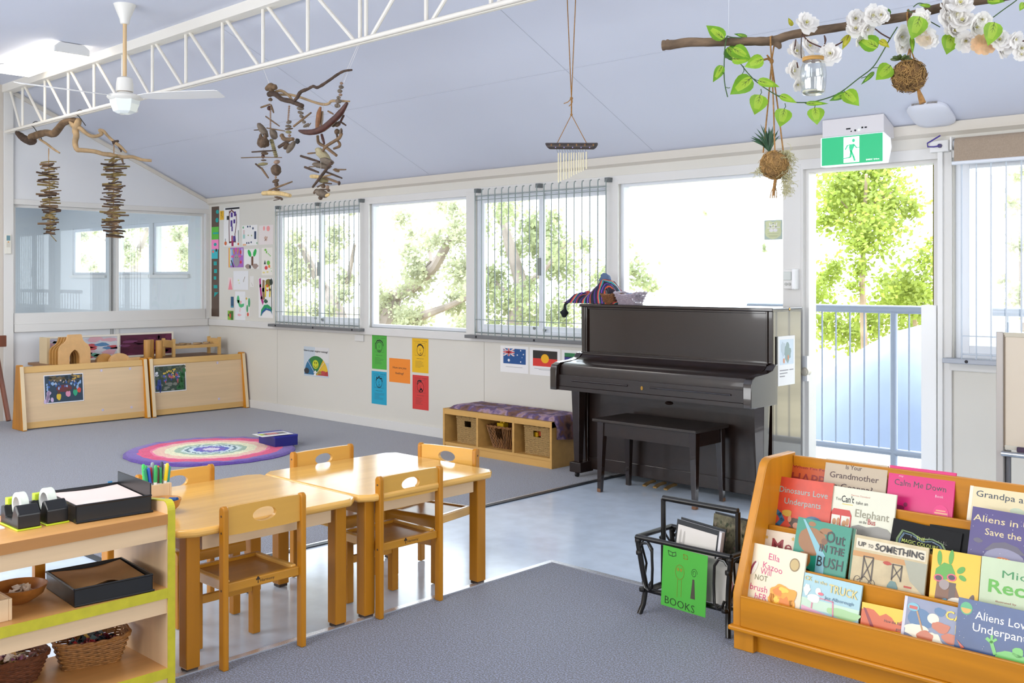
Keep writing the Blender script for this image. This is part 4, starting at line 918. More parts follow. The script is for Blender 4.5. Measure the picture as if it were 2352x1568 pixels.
def canvas(y0, y1, z0, z1, x, cols, label, seed, base):
    o = thing('canvas', label, 'picture', (x, (y0+y1)/2, z0))
    b = MB(); b.box(x-.03, y0, z0, x, y0+.02, z1); b.box(x-.03, y1-.02, z0, x, y1, z1); b.box(x-.03, y0+.02, z1-.02, x, y1-.02, z1); b.box(x-.03, y0+.02, z0, x, y1-.02, z0+.02); b.build('frame', C('e9e3d6', .5), o, bevel=.002)
    rnd = random.Random(seed); L_ = [(C(hx, .6), [blob(rnd.uniform(.05, .95), rnd.uniform(.05, .95), rnd.uniform(.04, .12), rnd.uniform(.05, .14), .5, rnd.random()*9, 12) for _ in range(nn)]) for hx, nn in cols]
    p = printed('painting', (x-.006, y0+.02, z0+.02), (0, y1-y0-.04, 0), (0, 0, z1-z0-.04), .01, base, L_, o)
canvas(4.10, 4.87, .56, .815, -10.28, [('b8a8c8', 10), ('c9c9d2', 10), ('c4525a', 6), ('5fa08a', 5), ('5a8ab8', 6), ('d8a8b4', 6)], 'framed abstract painting in pinks and blues behind the arch blocks', 3, C('d2d6de', .6))
canvas(4.90, 5.52, .56, .815, -10.36, [('6a2448', 9), ('4a1230', 9), ('7a3a66', 5), ('a84a94', 1)], 'framed dark purple painting on the low shelf', 5, C('571838', .6))
bx('white_panel_block', C('d8c29a', .5), None, -10.30, 4.065, .56, -10.12, 4.095, .815)
tag(COL.objects['white_panel_block'], 'pale upright board at the left end of the low shelf', 'board')
PB_ = M('block_beech')
for k, (y, z, x, ln, lb) in enumerate(((4.57, .56, -10.0, .17, 'split log half lying on the low shelf beside the arch blocks'), (4.69, .56, -9.93, .21, 'larger half round wooden block beside the split log'), )):
    b = MB(); pr = [(y+(ln/2)*cos(t), z+.085*sin(t)) for t in [pi*i/10 for i in range(11)]]; b.prism(pr, 'x', x, x+.05); tag(b.build('half_round_block', PB_ if k else M('block_honey'), bevel=.003), lb, 'toy block', 'half round blocks on the low shelf')
bx('flat_block', PB_, None, -9.93, 4.75, .56, -9.87, 4.90, .595, bevel=.003); tag(COL.objects['flat_block'], 'flat pale wooden block in front of the half round blocks', 'toy block')
for k, (y, hh, hx) in enumerate(((4.985, .20, 'b98744'), (5.03, .20, 'a8762f'), (5.115, .19, 'b98744'))):
    b = MB(); b.lathe([(.034, 0), (.036, .005), (.036, hh-.005), (.034, hh)], (-9.98-.02*(k == 1), y+.04, .56), 18); tag(b.build('log_post', M('block_'+hx, hx, .5, n=((30, 30, 3), .12)), smooth=True), ['short honey log post, nearest the purple painting middle', 'darker log post standing between two lighter ones', 'shorter honey log post on the right of the three'][k], 'toy block', 'upright log posts on the low shelf')
db = thing('toy_bed', 'small wooden doll bed frame on the low shelf by the corner', 'toy bed', (-10.17, 5.62, .56))
for y in (5.36, 5.90):
    for x in (-10.28, -10.06): bx('leg', M('rail_beech'), db, x-.014, y-.014, .56, x+.014, y+.014, .75)
    bx('end_board', M('rail_beech'), db, -10.266, y-.008, .66, -10.074, y+.008, .735)
for x in (-10.28, -10.06): bx('side_rail', M('rail_beech'), db, x-.008, 5.374, .645, x+.008, 5.886, .675)
bx('bed_base', PB_, db, -10.27, 5.374, .665, -10.07, 5.886, .675)
rnd = random.Random(9)
for k in range(6):
    b = MB(); b.lathe([(.001, 0), (.04, 0), (.04, .014), (.001, .014)], (-10.17+rnd.uniform(-.05, .05), 5.46+k*.07, .676+.006*(k % 2)), 14); tag(b.build('wood_slice', BARKP, smooth=True), 'round wood slice lying on the toy bed', 'wood slice', 'wood slices on the toy bed')
# ================================================================ rug and box
rg = MB(); cx, cy, R0 = -7.42, 4.28, .665
cols = [('dcd2e6', .10), ('6a52b8', .17), ('3350b8', .21), ('cfe0ea', .27), ('3a6a7c', .305), ('d6e6e4', .345), ('9dbba2', .415), ('f2ecc4', .54), ('f7c2ac', .665), ('f06a9a', .70), ('e0186c', .83), ('e0186c', .845), ('6a4aa8', .97), ('5a3f96', 1.0)]
mats = [M('rug_'+str(i), c, .95, n=(60., .18), bump=(70., .5, .006), sheen=.2) for i, (c, r) in enumerate(cols)]
na = 120; prev = None; b = rg; b.v.append(Vector((cx, cy, .018))); rings = []
for i, (c, r) in enumerate(cols):
    jit = .07 if r < .36 else (.035 if r < .95 else .02); ring = []
    for j in range(na):
        t = 2*pi*j/na; rr = r*(1+jit*noise.noise(Vector((cos(t)*5*(1.6 if r < .36 else 1), sin(t)*5*(1.6 if r < .36 else 1), i*3.1)))+(.05*((j % 3)-1)*(.7 if .18 < r < .36 else 0)))
        ring.append(len(b.v)); b.v.append(Vector((cx+R0*rr*cos(t), cy+R0*rr*sin(t), (.02+.006*noise.noise(Vector((cos(t)*6, sin(t)*6, r*9)))) if r < .98 else .006)))
    rings.append(ring); b.mi = i
    for j in range(na):
        j2 = (j+1) % na
        if i == 0: b.f.append((0, ring[j], ring[j2])); b.m.append(0)
        else: b.f.append((rings[i-1][j], ring[j], ring[j2], rings[i-1][j2])); b.m.append(i)
ring = rings[-1]; lo = []
for j in range(na): lo.append(len(b.v)); v = b.v[ring[j]]; b.v.append(Vector((v.x, v.y, .0005)))
for j in range(na): b.f.append((ring[j], lo[j], lo[(j+1) % na], ring[(j+1) % na])); b.m.append(len(cols)-1)
b.f.append(tuple(lo[::-1])); b.m.append(len(cols)-1)
tag(rg.build('round_rug', mats, smooth=True, nofix=False), 'round shaggy rug with purple, pink and cream rings on the carpet', 'rug')
bb = thing('blue_box', 'dark blue box standing on the edge of the round rug', 'box', (-7.33, 4.9, 0))
u = (at_z(684, 1021, .02)-at_z(632, 1027, .02)); u.z = 0; O = at_z(632, 1027, .02); vv = Vector((-u.y, u.x, 0)).normalized()*.30
b = MB(); b.obox(O, u, vv, (0, 0, .075)); b.build('box_body', C('23257a', .45), bb, bevel=.003)
b = MB(); b.obox(O+Vector((-.004, -.004, .068)), u*1.04, vv*1.03, (0, 0, .02)); b.build('box_lid', C('2d3196', .4), bb, bevel=.003)
b = MB()
rnd = random.Random(8)
U3 = Vector((-.05, -.36, 0)); 
O2 = O+vv*.25-u*.55+Vector((0, 0, .092)); Uu = u*1.35; Vv = vv*.62*Vector((1, 1, 1)).x
tag(printed('printed_sheet', O2-vv*.25+Vector((0, 0, .004)), Uu, Vv, .002, PAPER, [(C('77777a', .6), [rc(.08, .3, .92, .82)]), (C('c9d84a', .6), [rc(.1, .34, .22, .78)]), (C('c0504a', .6), [rc(.3, .34, .66, .78)]), (PAPER, [rc(.34+.06*k, .36, .355+.06*k, .6) for k in range(5)])]), 'white printed sheet lying on the blue box', 'paper')
# ================================================================ paper on the window wall
def art(x0, x1, yt, yb, base, layers, label, cat='drawing', name='drawing', group=None, Y=WY-.002, thick=.0015, poly=None):
    O = at_y(x0, yb, Y); U = Vector((at_y(x1, yb, Y).x-O.x, 0, 0)); V = Vector((0, 0, at_y(x0, yt, Y).z-O.z))
    return tag(printed(name, O, U, V, thick, base, layers), label, cat, group)
W_ = C('eceae8', .7)
trk = C('5d4c40', .8); tq = C('17a09a', .7)
KA = 'children\'s drawings on the wall beside the window'
art(486, 503, 475, 726, trk, [(C('5cb83a', .7), [rc(0, .70, .95, .815)]), (C('f58bc0', .7), [rc(.0, .61, .95, .70)]), (C('3ab4bc', .7), [rc(0, .525, .85, .61)]), (C('e8746a', .7), [rc(.1, .58, .35, .6)]),
    (tq, [el(.8, .95, .2, .018), el(.75, .875, .2, .022), rc(.2, .75, .95, .765), el(.5, .655, .2, .015), rc(.3, .465, .72, .5), rc(.35, .395, .75, .43), rc(.3, .335, .65, .365), rc(.3, .255, .8, .285), [(.4, .22), (.95, .22), (.35, .175)]]), (C('14181a', .7), [rc(.55, .59, .75, .615)]), (C('4a3524', .8), [rc(0, 0, 1, .07)])],
    'long brown paper tree trunk strip with turquoise, green and pink patches', group=KA)
art(505, 514.5, 484.5, 505, C('e8b321', .7), [(INK, st([(.3, .8), (.5, .7), (.4, .5), (.6, .35), (.5, .2)], .06)+st([(.3, .88), (.6, .88)], .05))], 'small yellow note with scribbles beside the brown strip', group=KA)
br = C('6a2f2a', .6); pu = C('4a2a86', .6)
art(514, 550, 477, 566, W_, [(INK, [rc(.1, .94, 1, .985)]), (br, st([(.36, .9), (.34, .5), (.36, .1), (.75, .12)], .045)+st([(.36, .85), (.5, .92), (.8, .8), (.82, .6), (.72, .3), (.76, .1)], .04)), (pu, [rc(.45, .74, .58, .86), rc(.66, .76, .78, .88), rc(.44, .5, .56, .66), rc(.62, .58, .74, .68), rc(.5, .38, .58, .5), rc(.6, .12, .75, .26)]), (C('a01a52', .6), [rc(.5, .0, .63, .14), rc(.5, .14, .58, .27)]), (INK, [rc(.2, .68, .34, .78)]), (C('d0642a', .6), [el(.12, .08, .08, .05), el(.93, .05, .05, .035)]), (C('35604a', .6), [rc(.1, .13, .13, .2), rc(.93, .1, .96, .4)])], 'tall white drawing of a brown tower with purple windows', group=KA)
nv = C('24365c', .6)
art(556, 591, 518, 564, W_, [(nv, [el(.38, .93, .05, .05), el(.53, .93, .04, .05), el(.72, .83, .05, .06), el(.32, .12, .04, .05), el(.45, .12, .04, .05), el(.6, .15, .04, .05), rc(.8, .3, .93, .68)]), (C('5aa66a', .6), [el(.08, .9, .04, .06), el(.98, .1, .03, .05)]), (C('9cc8c0', .6), [rc(.06, .35, .2, .55)]), (C('e8b48a', .6), [rc(.05, .0, .28, .08)]), (C('d8c0bc', .6), [rc(.08, .56, .18, .78)]), (C('8a9a4a', .6), [el(.42, .5, .04, .03), el(.64, .48, .03, .04)])], 'white drawing with navy dots and a blue bar', group=KA)
art(595, 627, 518, 562, C('e8dedb', .7), [(C('ee9a98', .6), [el(.36, .84, .07, .12), el(.66, .82, .12, .14)]), (C('c8a898', .6), [blob(.5, .32, .13, .12, .6, 3.)]), (C('6a4a44', .6), st([(.42, .2), (.5, .28)], .04))], 'pale pink drawing with two pink balloon shapes', group=KA)
art(525, 559, 569, 614, C('a46ac0', .7), [(C('e88a3a', .6), [rc(0, 0, .06, 1)]), (C('e8d86a', .6), [rc(.06, 0, .11, 1)]), (C('7ab0d8', .6), [rc(.11, .1, .3, .95)]), (C('d8cfe8', .6), [rc(.14, .2, .2, .9), rc(.88, .6, .95, .95)]), (C('9a9298', .6), [el(.55, .35, .2, .32)]), (C('e0568e', .6), [rc(.45, .8, .55, 1), el(.27, .55, .09, .06), el(.76, .55, .09, .06), rc(.8, .2, .9, .35)]), (C('c8283e', .6), [el(.83, .76, .06, .1), el(.83, .25, .06, .07)]), (C('c0885a', .6), [el(.36, .8, .05, .16, .3), el(.64, .82, .05, .16, -.2)]), (INK, st([(.2, .35), (.34, .02)], .06)+[el(.48, .5, .02, .02), el(.6, .5, .02, .02)])], 'purple drawing of a grey rabbit in a rainbow frame', group=KA)
art(561, 595, 572, 617, W_, [(C('6a4028', .6), [rc(.48, .15, .62, .62)]), (C('1fb04a', .6), [el(.36, .78, .1, .2, .45), el(.72, .8, .1, .2, -.35)]), (C('a08a80', .6), [blob(.25, .12, .2, .12, .3, 2.), blob(.75, .12, .2, .12, .3, 5.)]), (C('3a3432', .6), [blob(.4, .1, .07, .1, .3, 2.)])], 'white drawing of a brown trunk with two green leaves', group=KA)
art(601, 626, 569, 632, C('ebe6dd', .7), [(C('6cbc3a', .6), [el(.35, .92, .1, .04), el(.45, .84, .06, .05), el(.6, .78, .05, .02), el(.7, .74, .05, .02), el(.8, .7, .05, .02), el(.62, .45, .15, .08), el(.85, .25, .03, .02), el(.9, .15, .03, .02)]), (C('223a32', .6), [[(.2, .4), (.4, .4), (.32, .56)]]), (C('d84048', .6), [el(.42, .27, .14, .07)]), (C('ee8a2a', .6), [el(.7, .32, .09, .06)]), (C('e8d888', .6), [el(.2, .1, .12, .03), el(.55, .12, .1, .03)])], 'cream drawing with green dashes, a red and an orange blob', group=KA)
art(536, 570, 622, 665, C('e6e6e8', .7), [(C('d8de9a', .6), [el(.35, .5, .05, .04), el(.4, .35, .04, .03)]), (C('8a7a5a', .6), st([(.68, .42), (.78, .68)], .03))], 'nearly blank white drawing with a small brown line', group=KA)
art(524, 534, 637, 665, C('ead6d4', .7), [(C('e88a94', .6), [[(.0, 0), (1, 0), (.5, .95)]])], 'small pink paper triangle', group=KA)
art(574, 583, 634, 659, C('e6e3de', .7), [(C('a8a49a', .6), st([(.4, .4), (.7, .1)], .06))], 'narrow blank white paper slip', group=KA)
art(594, 627, 638, 729, W_, [(C('b52a82', .6), st([(.1, .95), (.12, .8), (.2, .5), (.3, .38)], .12)), (C('8a6a4a', .6), st([(.35, .9), (.33, .7), (.36, .5)], .16)), (C('e0c418', .6), st([(.5, .8), (.48, .55)], .09)+st([(.72, .82), (.8, .7), (.78, .55)], .09)), (C('7a6a1a', .6), [blob(.68, .88, .2, .09, .4, 4.)]), (C('22302a', .6), [blob(.88, .9, .12, .08, .4, 7.)]+st([(.9, .8), (.92, .2)], .04)), (C('e0602a', .6), [el(.62, .8, .07, .04)]+st([(.55, .7), (.62, .68), (.7, .71)], .03)), (C('1f5a3a', .6), [blob(.5, .42, .14, .05, .5, 2.)]), (C('1f9a5a', .6), [[(.15, .05), (.2, .2), (.4, .32), (.65, .34), (.88, .27), (.95, .1), (.85, .2), (.6, .25), (.35, .2), (.22, .05)]]), (C('1f5a96', .6), [[(.17, .03), (.25, .16), (.5, .25), (.85, .22), (.98, .08), (.85, .17), (.55, .2), (.3, .12)]])], 'tall colourful drawing with yellow arms and a blue green arch', group=KA)
art(530, 536.5, 681, 706, C('2f587a', .7), [(C('3a86a0', .6), [rc(0, 0, 1, .15)])], 'narrow dark blue paper strip', group=KA)
art(540, 563.5, 669, 734, C('e8e8ea', .7), [(C('4eb878', .6), [el(.3, .72, .13, .14, .2), [(.2, .7), (.42, .7), (.6, .56), (.9, .58), (.85, .48), (.6, .43), (.4, .47)]]), (C('eab0b4', .6), st([(.5, .42), (.48, .3)], .06)+[blob(.55, .62, .1, .06, .5, 3.), blob(.4, .18, .2, .04, .6, 2.)])], 'white drawing of a green bird shape', group=KA)
art(564, 575, 682, 726, C('e6e2dc', .7), [(C('3fa468', .6), [el(.75, .72, .22, .24), el(.35, .4, .18, .2)]), (C('c8a83a', .6), [el(.2, .92, .18, .06)]), (C('d8604a', .6), [el(.5, .1, .22, .1)])], 'cut out paper bird in green and white', group=KA)
art(523, 536, 713, 736, C('86b838', .7), [(C('3a6a2a', .6), [rc(.55, .1, .95, .95)]), (C('d04a34', .6), [el(.45, .5, .15, .25)]), (C('2a2622', .6), [el(.42, .8, .08, .12), el(.15, .55, .1, .15)])], 'small bright green photo at the bottom of the drawings', group=KA)
# posters
gl = C('c2ccd4', .6)
pie = lambda a0, a1, r=.43: [(.5, .06)]+[(.5+r*1.1*cos(a0+(a1-a0)*i/10), .06+r*1.5*sin(a0+(a1-a0)*i/10)) for i in range(11)]
art(698, 755.5, 795, 862, gl, [(C('dad8d6', .6), [rc(.45, .5, 1, 1)]), (C('2f6f96', .6), [pie(2.2, pi)]), (C('2f7a3e', .6), [pie(.95, 2.2)]), (C('e0b52f', .6), [pie(.25, .95)]), (C('b23a3c', .6), [pie(0, .25)]), (C('a08a3a', .6), [rc(.55, .1, .72, .2)]), (C('b8474a', .6), [blob(.78, .16, .09, .07, .4, 3.)]), (C('3a3a3e', .6), [el(.12, .18, .1, .1)]), (C('c9cc2f', .6), [el(.48, .42, .12, .15)]), (INK, [el(.45, .47, .015, .035), el(.52, .47, .015, .035)]+st([(.41, .38), (.45, .32), (.52, .32), (.56, .38)], .015)), (W_, [[(.4, .04), (.5, .04), (.5, .14), (.55, .14), (.47, .22), (.39, .12), (.44, .12)]]+st([(.45, .12), (.17, .53)], .012)+st([(.52, .12), (.82, .5)], .012)), (INK, [T('How is your engine running?', .01, .96, .85, .065, .01, -.02)])],
    'square poster with a half dial in blue, green, yellow and red', 'poster', 'poster', Y=WY-.001)
def feel(x0, x1, yt, yb, hx, word, seed, label, mouth, hair):
    f = lambda pts, w_=.012: st(pts, w_)
    cx, cy = .5, .66; face = [(cx+.2*cos(t), cy+.15*sin(t)) for t in [2*pi*i/16 for i in range(17)]]
    rnd = random.Random(seed); L_ = f(face, .02)+mouth+hair+[el(.45, .70, .015, .008), el(.55, .70, .015, .008)]+f([(.5, .69), (.47, .65), (.52, .65)], .012)
    box_ = f([(.2, .5), (.8, .5), (.8, .86), (.2, .86), (.2, .5)], .006)
    art(x0, x1, yt, yb, C(hx, .6), [(INK, L_), (C('3c3c3c', .6), box_+[T('I am feeling', .12, .48, .905, .022), T(word, .6, .92, .905, .024, .02), T('What can I do?', .28, .72, .40, .026, .015)]+[rc(.2, .33-.035*k, .2+rnd.uniform(.3, .65), .336-.035*k) for k in range(6)])], label, 'poster', 'feelings_poster', 'feelings posters under the window', Y=WY-.001)
curl_ = st([(.42, .57), (.5, .545), (.58, .57)], .02)
feel(854.5, 888, 769, 846, '4fae3f', 'calm', 1, 'green feelings poster with a smiling face, upper left of the set', curl_, st([(.26, .6), (.24, .74), (.36, .84), (.55, .86), (.72, .8), (.76, .7)], .035))
feel(853.5, 888, 851, 926, '1c9fc0', 'sad', 2, 'blue feelings poster, lower left of the set', st([(.45, .52), (.48, .6), (.54, .6), (.56, .52)], .014), st([(.3, .72), (.34, .82), (.42, .78), (.5, .86), (.56, .78), (.68, .8), (.72, .7)], .03))
feel(946.5, 984, 776, 854, 'e8b516', 'worried', 3, 'yellow feelings poster, upper right of the set', st([(.48, .56), (.56, .58)], .02), st([(.32, .76), (.4, .82), (.55, .83), (.66, .78), (.72, .72)], .03))
feel(947.5, 984.5, 860, 938, 'd03a38', 'angry', 4, 'red feelings poster, lower right of the set', st([(.45, .54), (.5, .6), (.57, .6), (.62, .54)], .05), st([(.3, .74), (.33, .82), (.45, .85), (.55, .83)], .04))
art(894, 942, 821.5, 876, C('f08a2a', .6), [(INK, [T('How are you', .18, .82, .58, .09, .02), T('feeling?', .3, .7, .35, .09, .02)])], 'orange sheet asking about feelings, in the middle of the coloured posters', 'poster', 'feelings_poster', 'feelings posters under the window', Y=WY-.001)
# flags
def star(cx, cy, r, n, ax=1.3): return [(cx+(r if i % 2 == 0 else r*.5)*cos(pi/2+pi*i/n), cy+ax*(r if i % 2 == 0 else r*.5)*sin(pi/2+pi*i/n)) for i in range(2*n)]
fx0, fx1, fy0, fy1 = .105, .91, .33, .90
FX = lambda u: fx0+(fx1-fx0)*u; FY = lambda v: fy0+(fy1-fy0)*v
fr = lambda a, c, d, e: rc(FX(a), FY(c), FX(d), FY(e))
art(1149.5, 1213.5, 792.5, 853, W_, [(C('1c4f8c', .6), [fr(0, 0, 1, 1)]), (W_, [star(FX(.25), FY(.22), .055, 7), star(FX(.78), FY(.9), .028, 7), star(FX(.63), FY(.6), .028, 7), star(FX(.9), FY(.66), .028, 7), star(FX(.78), FY(.16), .028, 7), star(FX(.84), FY(.45), .016, 5)]
     +[[(FX(0), FY(.5)), (FX(.05), FY(.5)), (FX(.5), FY(.93)), (FX(.5), FY(1)), (FX(.45), FY(1)), (FX(0), FY(.57))], [(FX(.5), FY(.5)), (FX(.5), FY(.57)), (FX(.05), FY(1)), (FX(0), FY(1)), (FX(0), FY(.93)), (FX(.45), FY(.5))], fr(0, .67, .5, .83), fr(.205, .5, .295, 1)]),
     (C('c4303c', .6), [fr(0, .71, .5, .79), fr(.225, .5, .275, 1), [(FX(0), FY(.52)), (FX(.2), FY(.7)), (FX(.16), FY(.7)), (FX(0), FY(.555))], [(FX(.5), FY(.98)), (FX(.3), FY(.8)), (FX(.34), FY(.8)), (FX(.5), FY(.945))], [(FX(0), FY(.98)), (FX(.2), FY(.8)), (FX(.16), FY(.8)), (FX(0), FY(.945))], [(FX(.5), FY(.52)), (FX(.3), FY(.7)), (FX(.34), FY(.7)), (FX(.5), FY(.555))]]),
     (GREYINK, [rc(.2, .205, .8, .215)])], 'white sheet with a blue flag of stars and a small cross flag', 'flag print', 'flag_sheet', 'flag sheets under the window by the piano', Y=WY-.001)
art(1217, 1286.5, 797, 859.5, W_, [(C('2a2420', .6), [fr(0, .5, 1, 1)]), (C('d8342a', .6), [fr(0, 0, 1, .5)]), (C('eeb012', .6), [el(FX(.5), FY(.5), .13, .165, 0, 28)]), (GREYINK, [rc(.15, .24, .85, .25), rc(.3, .20, .75, .21)])], 'white sheet with a black and red flag with a yellow disc', 'flag print', 'flag_sheet', 'flag sheets under the window by the piano', Y=WY-.001)
art(1290.5, 1352, 803, 866, W_, [(C('2f7a4a', .6), [fr(0, .75, 1, 1), fr(0, 0, 1, .25)]), (C('2a2f7a', .6), [fr(0, .27, 1, .73)]), (INK, [fr(0, .73, 1, .76), fr(0, .24, 1, .27)]), (W_, [el(FX(.5), FY(.45), .09, .1), star(FX(.5), FY(.42), .04, 5)])], 'white sheet with a green and blue flag, partly behind the piano', 'flag print', 'flag_sheet', 'flag sheets under the window by the piano', Y=WY-.001)
# small fixtures on this wall
bx('cover_plate', TRIM, None, *(lambda p: (p.x, WY-.02, p.z-.06, p.x+.13, WY, p.z))(at_y(818, 768, WY)), bevel=.003); tag(COL.objects['cover_plate'], 'small white cover plate on the wall under the second window', 'cover plate')
ic = thing('door_buzzer', 'white buzzer box on the post beside the open door', 'buzzer', (-3.22, 6.0, 1.33))
bx('back_plate', WHITEP, ic, -3.268, 5.985, 1.328, -3.178, WY-.012, 1.455, bevel=.004); bx('raised_cover', C('f2f2f2', .3), ic, -3.20, 5.96, 1.326, -3.176, WY-.012, 1.458, bevel=.006)
bx('button_window', C('cfd4cf', .3), ic, -3.266, 5.976, 1.385, -3.21, 5.985, 1.44, bevel=.003); b = MB(); b.cyl((-3.25, 5.985, 1.36), (-3.25, 5.98, 1.36), .01, n=14); b.build('button', C('b9b9b4', .4), ic)
b = MB(); b.cyl((-3.225, 5.985, 1.36), (-3.225, 5.98, 1.36), .01, n=14); b.build('button', C('b9b9b4', .4), ic)
stk = C('b7c6bc', .6); sy = C('d2d8ac', .6)
sh_ = [(.06, .93), (.28, .97), (.5, .9), (.72, .97), (.94, .93), (.9, .7), (.95, .4), (.9, .2), (.7, .07), (.5, .03), (.3, .07), (.1, .2), (.05, .4), (.1, .7)]
art(1755, 1797, 506, 551, stk, [(sy, [sh_]), (W_, st([(.3, .85), (.35, .65), (.5, .82), (.65, .65), (.7, .85)], .05)+st([(.2, .6), (.85, .62)], .04)+[el(.4, .48, .12, .09), el(.62, .48, .12, .09)]), (C('a8ae8a', .6), [rc(.2, .31, .8, .325), rc(.25, .2, .75, .215), rc(.28, .15, .72, .165)])], 'square pale green shield sticker on the window glass', 'sticker', 'sticker', Y=WY+.056)
# exit sign -----------------------------------------------------------------------
ex = thing('exit_sign', 'green illuminated running figure exit sign over the door', 'exit sign', (-2.74, 5.87, 2.3))
zc = ceil_z(5.86)
b = MB(); b.prism([(5.85, 2.262), (5.85, zc-.001), (6.0, ceil_z(6.0)-.001), (6.0, 2.235), (5.93, 2.235)], 'x', -2.932, -2.545); hs = b.build('housing', C('dcd8da', .4), ex, bevel=.003)
DIF = M('lit_diffuser', 'eef1fb', .4, emis=.35)
b = MB(); b.prism([(5.853, 2.082), (5.853, 2.26), (5.95, 2.234), (5.965, 2.18), (5.92, 2.082)], 'x', -2.945, -2.545); b.build('diffuser', DIF, ex, bevel=.004)
GP_ = M('lit_green', '18a56c', .4, emis=.42); GP2 = M('lit_pale_green', '2fb982', .4, emis=.42); WP2 = M('lit_white', 'ffffff', .4, emis=.4)
man = lambda u, v: (.375+u*.26, v)
fig = st([(.62*.26+.375, .66), (.5*.26+.375, .5), (.44*.26+.375, .38)], .055)
a_ = lambda L_: [(.37+x*.25, y) for x, y in L_]
figs = [el(*a_([(.66, .82)])[0], .024, .062), a_([(.4, .68), (.68, .70), (.72, .62), (.55, .42), (.42, .44), (.36, .6)])]
for seg, wd in ((a_([(.45, .68), (.26, .66), (.12, .52)]), .022), (a_([(.68, .68), (.86, .55), (1.02, .56)]), .022), (a_([(.5, .46), (.46, .24), (.38, .22), (-.02, .2)]), .03), (a_([(.5, .46), (.66, .24), (.74, .1)]), .03)): figs += st(seg, wd)
tag(printed('sign_face', (-2.935, 5.849, 2.088), (.382, 0, 0), (0, 0, .168), .004, GP_, [(WP2, [rc(.37, .04, .63, .96)]), (GP2, figs), (WP2, [T('24m', .86, .95, .07, .055, .02), T('BARDIC', .74, .845, .07, .055, .03)])], ex), 'green face with a running figure in a white doorway')
b = MB(); b.cyl((-2.72, 5.852, 2.285), (-2.72, 5.847, 2.285), .006, n=12); b.build('test_button', INK, hs); b = MB(); b.cyl((-2.745, 5.852, 2.282), (-2.745, 5.847, 2.282), .004, n=12); b.build('test_button', INK, hs)
b = MB(); b.cyl((-2.697, 5.852, 2.286), (-2.697, 5.846, 2.286), .005, n=12); b.build('indicator', M('green_led', 'c8ffe0', .3, emis=2.), hs)
printed('housing_print', (-2.79, 5.8495, 2.278), (.15, 0, 0), (0, 0, .03), .0005, C('dcd8da', .4), [(INK, [rc(.08, .55, .27, .85), rc(.72, .5, .8, .85), rc(.85, .5, .95, .8)])], ex)
# access point ----------------------------------------------------------------------
sl = math.atan2(ceil_z(5.95)-ceil_z(5.75), .2); R = Matrix.Rotation(sl, 3, 'X'); P0 = Vector((-2.285, 5.90, ceil_z(5.90)))
ap = thing('wifi_access_point', 'white rounded square access point on the ceiling over the door', 'access point', P0)
b = MB()
for k, (s_, z) in enumerate(((.225, -.001), (.235, -.012), (.235, -.022), (.21, -.034), (.15, -.040))): b.v += [P0+R @ Vector((x, y, z)) for x, y in rrect(s_, s_, s_*.28, 36)]
for k in range(4):
    for i in range(36): b.f.append((k*36+i, k*36+(i+1) % 36, k*36+36+(i+1) % 36, k*36+36+i)); b.m.append(0)
b.f += [tuple(range(36)), tuple(range(144, 180))]; b.m += [0, 0]
apb = b.build('plastic_body', C('dfe1ea', .35), ap, smooth=True)
b = MB()
for i in range(22):
    x = -.07+.14*i/21
    if 10 < i < 13: continue
    b.obox(P0+R @ Vector((x, -.1195, -.018)), (.003, 0, 0), R @ Vector((0, .004, 0)), R @ Vector((0, 0, .012)))
tag(b.build('vent_slots', C('8a8276', .6), apb), kind='stuff')
b = MB(); b.tube([at_y(2160, 311, 5.985), at_y(2145, 320, 5.98), at_y(2130, 329, 5.98), at_y(2131, 337, 5.97), at_y(2145, 337, 5.97), at_y(2156, 335, 5.975), at_y(2161, 334, 5.985)], .0045, 8); tag(b.build('network_cable', C('4a3a8e', .4), smooth=True), 'short purple network cable between access point and junction box', 'cable')
jb = thing('junction_box', 'white junction box above the door corner', 'junction box', (-2.27, 6.0, 2.13)); bx('box_body', WHITEP, jb, -2.331, 5.985, 2.13, -2.222, WY, 2.197, bevel=.004)
b = MB(); b.cyl((-2.27, 5.985, 2.165), (-2.27, 5.975, 2.165), .012, n=14); b.build('socket', C('3a3060', .4), jb)
bx('cable_duct', WHITEP, None, -2.29, WY-.03, .0, -2.262, WY-.015, 2.13); tag(COL.objects['cable_duct'], 'slim white cable duct running down beside the door', 'cable duct')
# roller blind ------------------------------------------------------------------------
rb = thing('roller_blind', 'taupe roller blind rolled up over the window at the right', 'blind', (-1.6, 5.93, 2.05))
TP = M('taupe_blind', 'a3917e', .8, n=(150., .08))
b = MB(); b.cyl((-2.17, 5.965, 2.165), (-.85, 5.965, 2.165), .034, n=20); rl_ = b.build('roll', TP, rb, smooth=True)
bx('blind_fabric', TP, rb, -2.17, 5.928, 2.06, -.85, 5.931, 2.17)
b = MB(); b.tube([(-2.18, 5.93, 2.052), (-.85, 5.93, 2.052)], .011, 12); b.build('bottom_bar', C('e4e8ee', .35), rb, smooth=True)
bx('blind_bracket', WHITEP, rb, -2.195, 5.93, 2.13, -2.185, WY-.012, 2.205, bevel=.002); b = MB(); b.cyl((-2.186, 5.965, 2.165), (-2.17, 5.965, 2.165), .022, n=18); b.build('roller_end', C('cfd2d6', .3), rl_)
